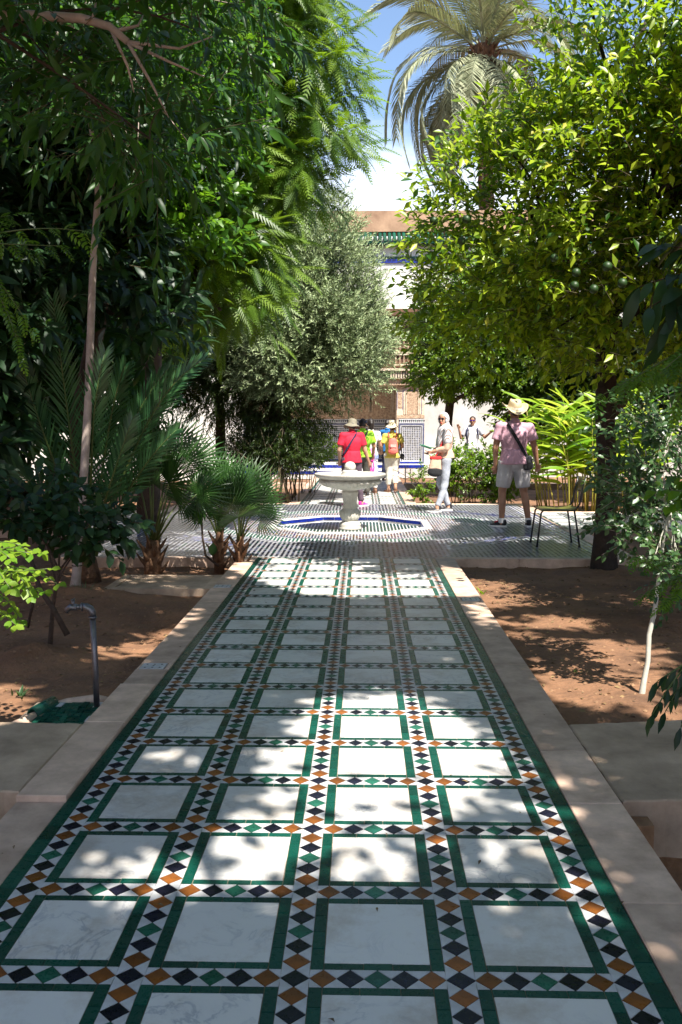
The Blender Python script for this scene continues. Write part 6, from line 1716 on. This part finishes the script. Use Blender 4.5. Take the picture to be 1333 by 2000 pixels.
def strap(pts, wd=.02, th=.004, up=None):
    """flat band through points; normals given"""
    mb = MB(); V = []
    pts = [np.array(p, float) for p in pts]
    for i, p in enumerate(pts):
        t = norm(pts[min(i + 1, len(pts) - 1)] - pts[max(0, i - 1)]); nrm = norm(p * [1, 1, 0] + [1e-6, 0, 0]); s = norm(np.cross(t, nrm))
        for q, r in ((-1, -1), (1, -1), (1, 1), (-1, 1)): V.append(p + s * wd * q + nrm * th * r)
    F = [(i * 4 + k, i * 4 + (k + 1) % 4, (i + 1) * 4 + (k + 1) % 4, (i + 1) * 4 + k) for i in range(len(pts) - 1) for k in range(4)] + [(0, 1, 2, 3)]
    mb.add(V, F, 0, False); return mb
def hat(root, H, Rh, m, prof_crown, brim_r, curl, droop, band=None, tilt=(0, 0), zoff=.055, name='hat'):
    """crown lathe + brim sheet; curl lifts the sides, droop lowers all round"""
    n = 40; mb = MB(); V = []
    for r, z in prof_crown:
        for k in range(n):
            a = 2 * math.pi * k / n; dz = 0
            if curl and z > .095: dz = -.030 * math.exp(-(math.cos(a) * r / .035) ** 2) * 1.0
            V.append((r * math.cos(a) * .92, r * 1.12 * math.sin(a), z + dz))
    r0 = prof_crown[-1][0]
    for j in range(1, 7):
        t = j / 6; r = r0 + (brim_r - r0) * t
        for k in range(n):
            a = 2 * math.pi * k / n; z = prof_crown[-1][1] + curl * (math.cos(a) ** 2) * t ** 1.8 - droop * t ** 1.2 * (1 + .25 * math.sin(3 * a + 1))
            if curl: z -= .02 * t * (math.sin(a) ** 2)
            V.append((r * math.cos(a) * .97, r * 1.06 * math.sin(a), z))
    m_ = len(prof_crown) + 6; F = [(i * n + k, (i + 1) * n + k, (i + 1) * n + (k + 1) % n, i * n + (k + 1) % n) for i in range(m_ - 1) for k in range(n)]
    T = Euler((rad(tilt[0]), rad(tilt[1]), 0)).to_matrix()
    V = [H(tuple((T @ Vector(v)) + Vector((0, -.005, zoff)))) for v in V]
    mb.add(V, F, 0, True); o = mb.build(name, M[m], root); s_ = o.modifiers.new('s', 'SOLIDIFY'); s_.thickness = .004
    if band:
        mb = MB(); V = []
        for z in (.004, .032):
            rr = np.interp(z, [p_[1] for p_ in prof_crown[::-1]], [p_[0] for p_ in prof_crown[::-1]]) + .0035
            for k in range(n): a = 2 * math.pi * k / n; V.append(H(tuple((T @ Vector((rr * math.cos(a) * .92, rr * 1.12 * math.sin(a), z))) + Vector((0, -.005, zoff)))))
        mb.add(V, [(k, (k + 1) % n, n + (k + 1) % n, n + k) for k in range(n)], 0, True); mb.build('hat_band', M[band], o)
    return o
for nm, c in (('pink_tee', (.52, .30, .36)), ('shorts', (.46, .44, .44)), ('red_tee', (.60, .012, .040)), ('plum', (.085, .055, .075)), ('lime', (.30, .62, .035)), ('charcoal', (.070, .065, .055)), ('whitecloth', (.72, .70, .68)),
              ('yellow_tee', (.60, .50, .09)), ('cream', (.66, .62, .54)), ('jeans', (.36, .38, .43)), ('blue_tee', (.02, .16, .42)), ('navy', (.010, .014, .05)), ('olivehat', (.20, .18, .13)), ('straw', (.50, .40, .24)), ('creamhat', (.66, .56, .38)),
              ('coral', (.74, .16, .13)), ('magenta', (.75, .05, .35)), ('blackcloth', (.012, .012, .014)), ('redcloth', (.62, .03, .03)), ('beigecloth', (.58, .38, .27)), ('stripe', (.42, .42, .46)), ('darkblue', (.012, .02, .09))):
    M[nm] = cloth(nm, c)
M['eye'] = mat('eye', (.03, .02, .02), .2); M['hairdark'] = mat('dark_hair', (.018, .012, .010), .5, var=.3, scale=60); M['purple'] = mat('purple_lens', (.06, .01, .22), .1); M['lens'] = mat('dark_lens', (.012, .006, .010), .08)
M['redtrim'] = mat('red_trim', (.65, .04, .05), .6); M['pinkshoe'] = mat('pink_shoe', (.62, .02, .26), .55, var=.2, scale=30); M['blackshoe'] = mat('black_shoe', (.014, .013, .016), .7); M['sandal'] = mat('sandal', (.20, .10, .06), .6)
M['greenbook'] = mat('green_paper', (.015, .20, .11), .5); M['tealflex'] = mat('leather', (.02, .022, .025), .5)

# 1 ---- man in straw hat, seen from behind
p = G(1003, 1030); 
root, g, H, Rh, k = person('man in pink t-shirt and pale shorts seen from behind, legs apart, straw hat', (p[0] + .0, p[1] + .05, .002), 4, 1.79,
    dict(kl=(-.155, .015, .50), kr=(.15, .02, .50), al=(-.165, -.02, .085), ar=(.215, -.03, .085), hl=(-.095, 0, .92), hr=(.095, 0, .92), fl=62, fr=-6, sl=(-.205, -.01, 1.405), sr=(.205, -.01, 1.39), el=(-.265, -.01, 1.11), er=(.285, -.02, 1.11), wl=(-.255, .03, .87), wr=(.345, .06, .88), turn=8, roll=-3, legw=1.06),
    'skintan', 1.10, 'pink_tee', .62, .885, 'shorts', .43, 'blackshoe', 'whitecloth', 'hairdark', 0, 'redtrim', .0105, 1.04)
hat(root, H, Rh, 'straw', [(.0, .118), (.05, .12), (.078, .115), (.088, .09), (.098, .04), (.104, 0)], .185, .075, .012, 'cream', (20, 4), .035)
mb = MB()
for s in 'lr': mb.lathe([(.042, -.02), (.046, -.01), (.047, .03), (.044, .05)], 14, tuple(g['a' + s] + [0, 0, -.005]))
mb.build('sock', M['whitecloth'], root)
st = strap([(-.05, .07, 1.50), (-.115, .0, 1.505), (-.12, -.10, 1.44), (-.06, -.150, 1.33), (.02, -.160, 1.20), (.09, -.150, 1.08), (.155, -.115, .99)], .024, .004)
b_ = worn('shoulder_bag', st, M['blackcloth'], root); bag_root = b_
o = fuse('bag_body', [ccone((.165, -.10, .975), (.185, -.09, .835), .075, .085, (1, .35, 0), .42)], M['tealflex'], None, .012, 2, .5)
o.parent = b_; tag(b_, 'black shoulder bag slung across the back of the man in pink', 'bag')
mb = MB(); mb.tube([(.10, -.165, .97), (.165, -.175, .965), (.235, -.15, .955)], .004, 6); q = mb.build('zip', M['pipe'], b_)

# 2 ---- woman in headscarf facing left
p = G(870, 1000)
root, g, H, Rh, k = person('woman in a patterned headscarf and light grey jeans reading a green booklet', (p[0], p[1] + .1, .002), 97, 1.67,
    dict(head=(0, .04, 1.63), neckb=(0, .0, 1.45), kl=(-.07, .02, .50), kr=(.08, .08, .50), al=(-.10, .16, .085), ar=(.13, -.09, .085), fl=14, fr=4, el=(-.20, .02, 1.12), er=(.21, .03, 1.12), wl=(-.10, .25, 1.07), wr=(.12, .24, 1.04), turn=52, nod=-4, legw=.93, shoeh=.14, palml=(.2, .2, 1), palmr=(-.2, .2, 1), curll=.5, curlr=.5),
    'skin', .97, 'beigecloth', 1.75, .95, 'jeans', .97, 'blackshoe', 'whitecloth', None, 0, 'white', .0105)
M['scarf'] = new_mat('striped_scarf')[0]
def scarf_mat():
    t = M['scarf'].node_tree; b = t.nodes['Principled BSDF']; b.inputs['Roughness'].default_value = .9
    tc_ = t.nodes.new('ShaderNodeTexCoord'); mp_ = t.nodes.new('ShaderNodeMapping'); mp_.inputs['Rotation'].default_value = (.5, .3, .2); wv = t.nodes.new('ShaderNodeTexWave'); wv.inputs['Scale'].default_value = 4.5; wv.inputs['Distortion'].default_value = 3.5; wv.inputs['Detail'].default_value = 2
    r = t.nodes.new('ShaderNodeValToRGB'); r.color_ramp.interpolation = 'CONSTANT'; e = r.color_ramp.elements
    e[0].position = 0; e[0].color = (.62, .60, .62, 1); e[1].position = .22; e[1].color = (.03, .03, .035, 1)
    for pos, c in ((.40, (.62, .40, .30, 1)), (.58, (.13, .07, .05, 1)), (.72, (.66, .64, .66, 1))): q = e.new(pos); q.color = c
    t.links.new(tc_.outputs['Object'], mp_.inputs['Vector']); t.links.new(mp_.outputs[0], wv.inputs['Vector']); t.links.new(wv.outputs['Fac'], r.inputs['Fac']); t.links.new(r.outputs['Color'], b.inputs['Base Color'])
scarf_mat()
hood = MB(); n = 26; V = []; rows = 12       # hood open to the face
for i in range(rows + 1):
    t = i / rows; ph = rad(12 + 168 * t)     # polar angle measured from the face direction
    for k_ in range(n):
        a = 2 * math.pi * k_ / n; rx, ry, rz = .100, .112, .125
        x = rx * math.sin(ph) * math.cos(a); z = rz * math.sin(ph) * math.sin(a); y = -ry * math.cos(ph) * -1
        if t < .25: x, z = x * 1.0, z * 1.05
        V.append(H((x * (1 if ph > .9 else 1), -.012 + (y if ph > rad(52) else .070), z + .005)) if ph >= rad(40) else H((.082 * math.cos(a), .082, .098 * math.sin(a))))
F = [(i * n + k_, i * n + (k_ + 1) % n, (i + 1) * n + (k_ + 1) % n, (i + 1) * n + k_) for i in range(rows) for k_ in range(n)]
hood.add(V, F[2 * n:], 0, True)
o = hood.build('hood', M['scarf'], root); s_ = o.modifiers.new('s', 'SOLIDIFY'); s_.thickness = .012
pr = [ccone(H((0, -.03, -.07)), g['neckb'] + [0, 0, -.01], .095, .125, flat=.9), ccone(g['sl'] + [0, 0, .02], g['sr'] + [0, 0, .02], .085, .085), ccone(g['sr'], g['er'] + [.01, 0, .04], .085, .078), ccone(g['sl'], g['el'] * .5 + g['sl'] * .5, .085, .08), ccone(g['neckb'] - [0, -.02, .03], (0, .06, 1.20), .17, .165, flat=.72), ccone((.13, -.07, 1.3), (.15, -.10, 1.0), .085, .06), ccone((.17, .0, 1.16), (.19, -.04, .90), .05, .035)]
fuse('shawl', pr, M['scarf'], root, .011, 3, .6, .008, 16)
mb = MB()
for s in (-1, 1): mb.add(*ell(H((s * .031, .092, .012)), (.027, .010, .021), 14, 8, rot=Rh))
mb.tube([H((-.012, .10, .016)), H((.012, .10, .016))], .003, 6)
mb.build('sunglasses', M['lens'], root)
mb = MB(); mb.add(*ell(H((0, .0975, -.058)), (.020, .006, .008), 12, 6, rot=Rh)); mb.build('lips', M['redcloth'], root)
mb = MB()
wl, wr = g['wl'], g['wr']; c0 = (wl + wr) / 2 + [0, .09, .055]
for s in (-1, 1):
    V = [c0 + [0, -.075, -.01], c0 + [0, .095, .045], c0 + [s * .13, .10, .07], c0 + [s * .13, -.07, .015]]; V += [v + np.array([0, 0, .012]) for v in V]
    mb.add(V, [(0, 3, 2, 1), (4, 5, 6, 7), (0, 1, 5, 4), (1, 2, 6, 5), (2, 3, 7, 6), (3, 0, 4, 7)])
worn('booklet', mb, M['greenbook'], root, 'open green booklet held by the woman in the headscarf', 'booklet')
b_ = worn('striped_bag', fuse('striped_bag', [ccone((-.13, .20, .94), (-.13, .21, .72), .10, .12, (0, 1, 0), .5)], M['beigecloth'], None, .012, 2, .5, .004, 12), None, root, 'beige, red and black cloth bag hanging in front of the woman in the headscarf', 'bag')
o = fuse('red_panel', [ccone((-.13, .20, .985), (-.13, .20, .93), .105, .112, (0, 1, 0), .52, caps=False)], M['redcloth'], b_, .012, 2, .5)
o = fuse('black_bottom', [ccone((-.13, .21, .74), (-.13, .215, .69), .126, .128, (0, 1, 0), .54)], M['blackcloth'], b_, .012, 2, .5)
mb = strap([(-.12, .20, .98), (-.16, .13, 1.12), (-.17, .08, 1.25)], .014); mb.build('bag_strap', M['redcloth'], b_)

# 3 ---- woman in red behind the fountain
p = G(687, 990)
root, g, H, Rh, k = person('woman in bright red t-shirt and floppy grey hat standing behind the fountain', (p[0], p[1] + .1, .002), 12, 1.58,
    dict(head=(.02, .045, 1.60), kl=(-.11, .02, .50), kr=(.13, .03, .50), al=(-.13, -.02, .085), ar=(.20, -.02, .085), fl=10, fr=-62, el=(-.25, -.01, 1.12), er=(.27, -.02, 1.11), wl=(-.22, .10, .90), wr=(.355, .03, .88), nod=-14, legw=1.05),
    'skin', 1.13, 'red_tee', .66, .87, 'plum', .97, 'pinkshoe', 'whitecloth', 'hairdark', .03, None, .011)
hat(root, H, Rh, 'olivehat', [(.0, .11), (.05, .112), (.08, .10), (.095, .07), (.102, .02), (.104, 0)], .175, 0, .06, None, (6, 8), .03)
st = strap([(.06, .08, 1.49), (.10, .0, 1.50), (.07, -.11, 1.44), (-.01, -.150, 1.33), (-.09, -.150, 1.20), (-.17, -.10, 1.06), (-.19, .0, 1.0)], .016, .004)
worn('bag_strap', st, M['navy'], root, 'dark strap of a bag across the back of the woman in red', 'bag strap')

# 4 ---- man in lime shirt
root, g, H, Rh, k = person('man in lime green shirt, charcoal trousers and navy cap walking toward the building', (P(708, 960, 18.6)[0], 18.6, .002), 8, 1.60,
    dict(head=(.02, .06, 1.60), kl=(-.10, .06, .50), al=(-.11, .02, .085), ar=(.11, -.05, .085), er=(.26, .0, 1.12), wr=(.25, .10, .92), nod=-10, turn=-20),
    'skintan', 1.10, 'lime', .72, .88, 'charcoal', .97, 'blackshoe', 'whitecloth', 'hairdark', 0, None, .012, 1.03)
def cap(root, H, m, back=-1):
    mb = MB(); V = []; n = 22
    for i in range(8):
        t = i / 7 * math.pi / 2
        for k_ in range(n): a = 2 * math.pi * k_ / n; V.append(H((.092 * math.cos(a) * math.sin(t + .001), .104 * math.sin(a) * math.sin(t + .001) - .005, .035 + .085 * math.cos(t))))
    mb.add(V, [(i * n + k_, i * n + (k_ + 1) % n, (i + 1) * n + (k_ + 1) % n, (i + 1) * n + k_) for i in range(7) for k_ in range(n)], 0, True)
    o = mb.build('cap', M[m], root); s_ = o.modifiers.new('s', 'SOLIDIFY'); s_.thickness = .003
    mb = MB(); V = []
    for j in range(4):
        for k_ in range(9):
            a = math.pi * (.18 + .64 * k_ / 8); r = 1 + j * .23; V.append(H((.09 * r * math.cos(a), .10 * (1 + j * .28) * math.sin(a), .036 - .006 * j)))
    mb.add(V, [(j * 9 + k_, j * 9 + k_ + 1, (j + 1) * 9 + k_ + 1, (j + 1) * 9 + k_) for j in range(3) for k_ in range(8)], 0, True); q = mb.build('peak', M[m], o); s_ = q.modifiers.new('s', 'SOLIDIFY'); s_.thickness = .003
    mb = MB(); mb.tube([H((.045, -.088, .052)), H((0, -.10, .045)), H((-.045, -.088, .052))], .006, 6); mb.build('cap_clasp', M['whitecloth'], o)
cap(root, H, 'navy')
st = strap([(.05, .07, 1.49), (.11, .0, 1.505), (.10, -.11, 1.44), (.03, -.16, 1.33), (-.05, -.165, 1.20), (-.12, -.15, 1.08), (-.18, -.08, .98)], .016, .004)
worn('bag_strap', st, M['plum'], root, 'brown strap across the back of the man in lime green', 'bag strap')

# 5 ---- person in white, with the pink bundle beside
root, g, H, Rh, k = person('person in a white top partly hidden behind the man in lime green', (P(724, 950, 19.6)[0], 19.6, .002), 20, 1.58,
    dict(er=(.26, .02, 1.13), wr=(.20, .14, 1.36), curlr=.6), 'skin', .92, 'whitecloth', .55, .88, 'whitecloth', .95, 'sandal', 'sandal', 'hairdark', .12, None, .013)
q = P(722, 890, 18.9)
b_ = empty('pink_bag', tuple(q), 0, 'bright pink patterned bag with hanging ribbons between the lime shirt and the yellow shirt', 'bag')
M['pinkpat'] = mat('pink_pattern', (.80, .05, .42), .7, col2=(.80, .45, .62), scale=24)
fuse('bag_body', [ell((0, 0, .03), (.115, .07, .14)), ell((-.03, 0, -.06), (.09, .06, .1)), ell((.05, -.01, .10), (.07, .05, .07))], M['pinkpat'], b_, .011, 2, .6, .008, 26)
for i, (x, l) in enumerate(((.02, .36), (.05, .42), (.085, .34))):
    V = []; mb = MB()
    for j in range(7): z = -.02 - l * j / 6; xx = x + .012 * math.sin(j * 1.5 + i); V += [(xx - .012, -.07, z), (xx + .012, -.075, z)]
    mb.add(V, [(2 * j, 2 * j + 1, 2 * j + 3, 2 * j + 2) for j in range(6)], 0, True); o = mb.build('ribbon', M['magenta'], b_); s_ = o.modifiers.new('s', 'SOLIDIFY'); s_.thickness = .004
M['tiedye'] = mat('blue_white_cloth', (.70, .74, .80), .8, col2=(.05, .12, .50), scale=9)
q = P(725, 905, 19.1)
cl = fuse('folded_cloth', [ccone((0, 0, .05), (.0, 0, -.32), .13, .17, flat=.5, caps=False), ell((.09, -.02, .14), (.07, .05, .06))], M['tiedye'], None, .012, 2, .6, .012, 20); cl.location = tuple(q); tag(cl, 'white and blue patterned wrap hanging below the pink bag', 'cloth')
# 6 ---- boy in blue
root, g, H, Rh, k = person('dark haired person in a bright blue top in front of the tiled wall', (P(757, 930, 23.5)[0], 23.5, .002), -30, 1.58,
    dict(nod=-10), 'skin', .95, 'blue_tee', .66, .86, 'navy', .97, 'blackshoe', 'whitecloth', 'hairdark', .02, None, .014)

# 7 ---- woman in yellow with coral backpack
p = G(766, 962)
root, g, H, Rh, k = person('woman in yellow t-shirt and cream trousers with cream bucket hat walking away', (p[0], p[1] + .05, .002), 4, 1.52,
    dict(kl=(-.075, .03, .50), kr=(.075, .05, .50), al=(-.08, .06, .085), ar=(.08, -.10, .12), fl=30, fr=-14, el=(-.27, .0, 1.15), er=(.26, .01, 1.15), wl=(-.24, .12, 1.02), wr=(.22, .16, 1.08), legw=1.12, cuff=1.2),
    'skin', 1.02, 'yellow_tee', .68, .86, 'cream', .86, 'sandal', 'sandal', 'hairdark', .02, None, .011, 1.06)
hat(root, H, Rh, 'creamhat', [(.0, .12), (.05, .122), (.082, .11), (.096, .08), (.104, .03), (.106, 0)], .175, 0, .055, None, (4, 0), .045)
pk = fuse('backpack', [ccone((0, -.215, 1.30), (0, -.225, 1.02), .105, .125, flat=.55), ell((0, -.25, 1.06), (.10, .05, .085))], M['coral'], None, .012, 2, .6, .003, 20)
worn('backpack', pk, None, root, 'coral pink backpack on the back of the woman in yellow', 'backpack')
for s in (-1, 1):
    mb = strap([(s * .09, -.17, 1.36), (s * .105, -.09, 1.475), (s * .10, .03, 1.49), (s * .10, .11, 1.40)], .018, .006); mb.build('shoulder_strap', M['coral'], pk)
mb = MB(); mb.box(-.07, .07, -.305, -.29, 1.13, 1.20); mb.build('pale_patch', M['pinkpatch'] if 'pinkpatch' in M else cloth('pinkpatch', (.78, .38, .34)), pk)
mb = MB(); mb.tube([(-.04, -.17, 1.41), (0, -.18, 1.445), (.04, -.17, 1.41)], .008, 6); mb.build('grab_handle', M['coral'], pk)
st = strap([(.13, -.10, 1.46), (.17, -.13, 1.30), (.20, -.12, 1.12), (.23, -.08, .96)], .013, .004)
cam_b = worn('camera_bag', st, M['blackcloth'], root, 'small black camera hanging on a strap at the right hip of the woman in yellow', 'camera')
fuse('camera_body', [ccone((.25, -.05, .93), (.25, -.04, .86), .055, .055, (1, 0, 0), .7), ccone((.25, -.05, .89), (.25, -.13, .87), .032, .032)], M['blackcloth'], cam_b, .011, 1, .5)

# 8 ---- far man pointing, facing the camera
root, g, H, Rh, k = person('man in white with purple sunglasses raising one finger behind the bushes', (P(922, 930, 23.6)[0], 23.6, .002), 172, 1.66,
    dict(el=(-.33, .03, 1.20), wl=(-.47, .12, 1.32), er=(.30, .02, 1.18), wr=(.36, .08, 1.42), curlr=.15), 'skintan', 1.05, 'stripe', .7, .80, 'stripe', .97, 'sandal', 'sandal', 'hairdark', 0, None, .013)
pr = [ccone((-.05, .09, 1.46), (-.06, .15, .90), .055, .07, flat=.4, caps=False), ccone((.05, .09, 1.46), (.04, .15, .88), .055, .075, flat=.4, caps=False), ccone((-.06, -.03, 1.49), (.06, -.03, 1.49), .06, .06)]
fuse('white_scarf', pr, M['whitecloth'], root, .012, 2, .6, .008, 18)
mb = MB(); mb.tube([(.13, .09, 1.46), (.15, .135, 1.30), (.16, .13, 1.15)], .016, 6); mb.tube([(-.13, .09, 1.46), (-.15, .135, 1.30), (-.16, .13, 1.15)], .016, 6); mb.build('braces', M['navy'], root)
mb = MB()
for s in (-1, 1): mb.add(*ell(H((s * .031, .090, .014)), (.028, .010, .018), 12, 8, rot=Rh))
mb.tube([H((-.075, .05, .02)), H((-.03, .10, .018)), H((.03, .10, .018)), H((.075, .05, .02))], .004, 6)
mb.build('sunglasses', M['purple'], root)

# 9 ---- someone in dark blue half hidden by the loquat at the far left
root, g, H, Rh, k = person('person in dark blue half hidden behind dark leaves at the far left', (P(34, 985, 15.6)[0], 14.6, .002), -60, 1.66, dict(), 'skin', 1.0, 'darkblue', .7, .86, 'navy', .97, 'blackshoe', 'whitecloth', 'hairdark', 0, None, .014)
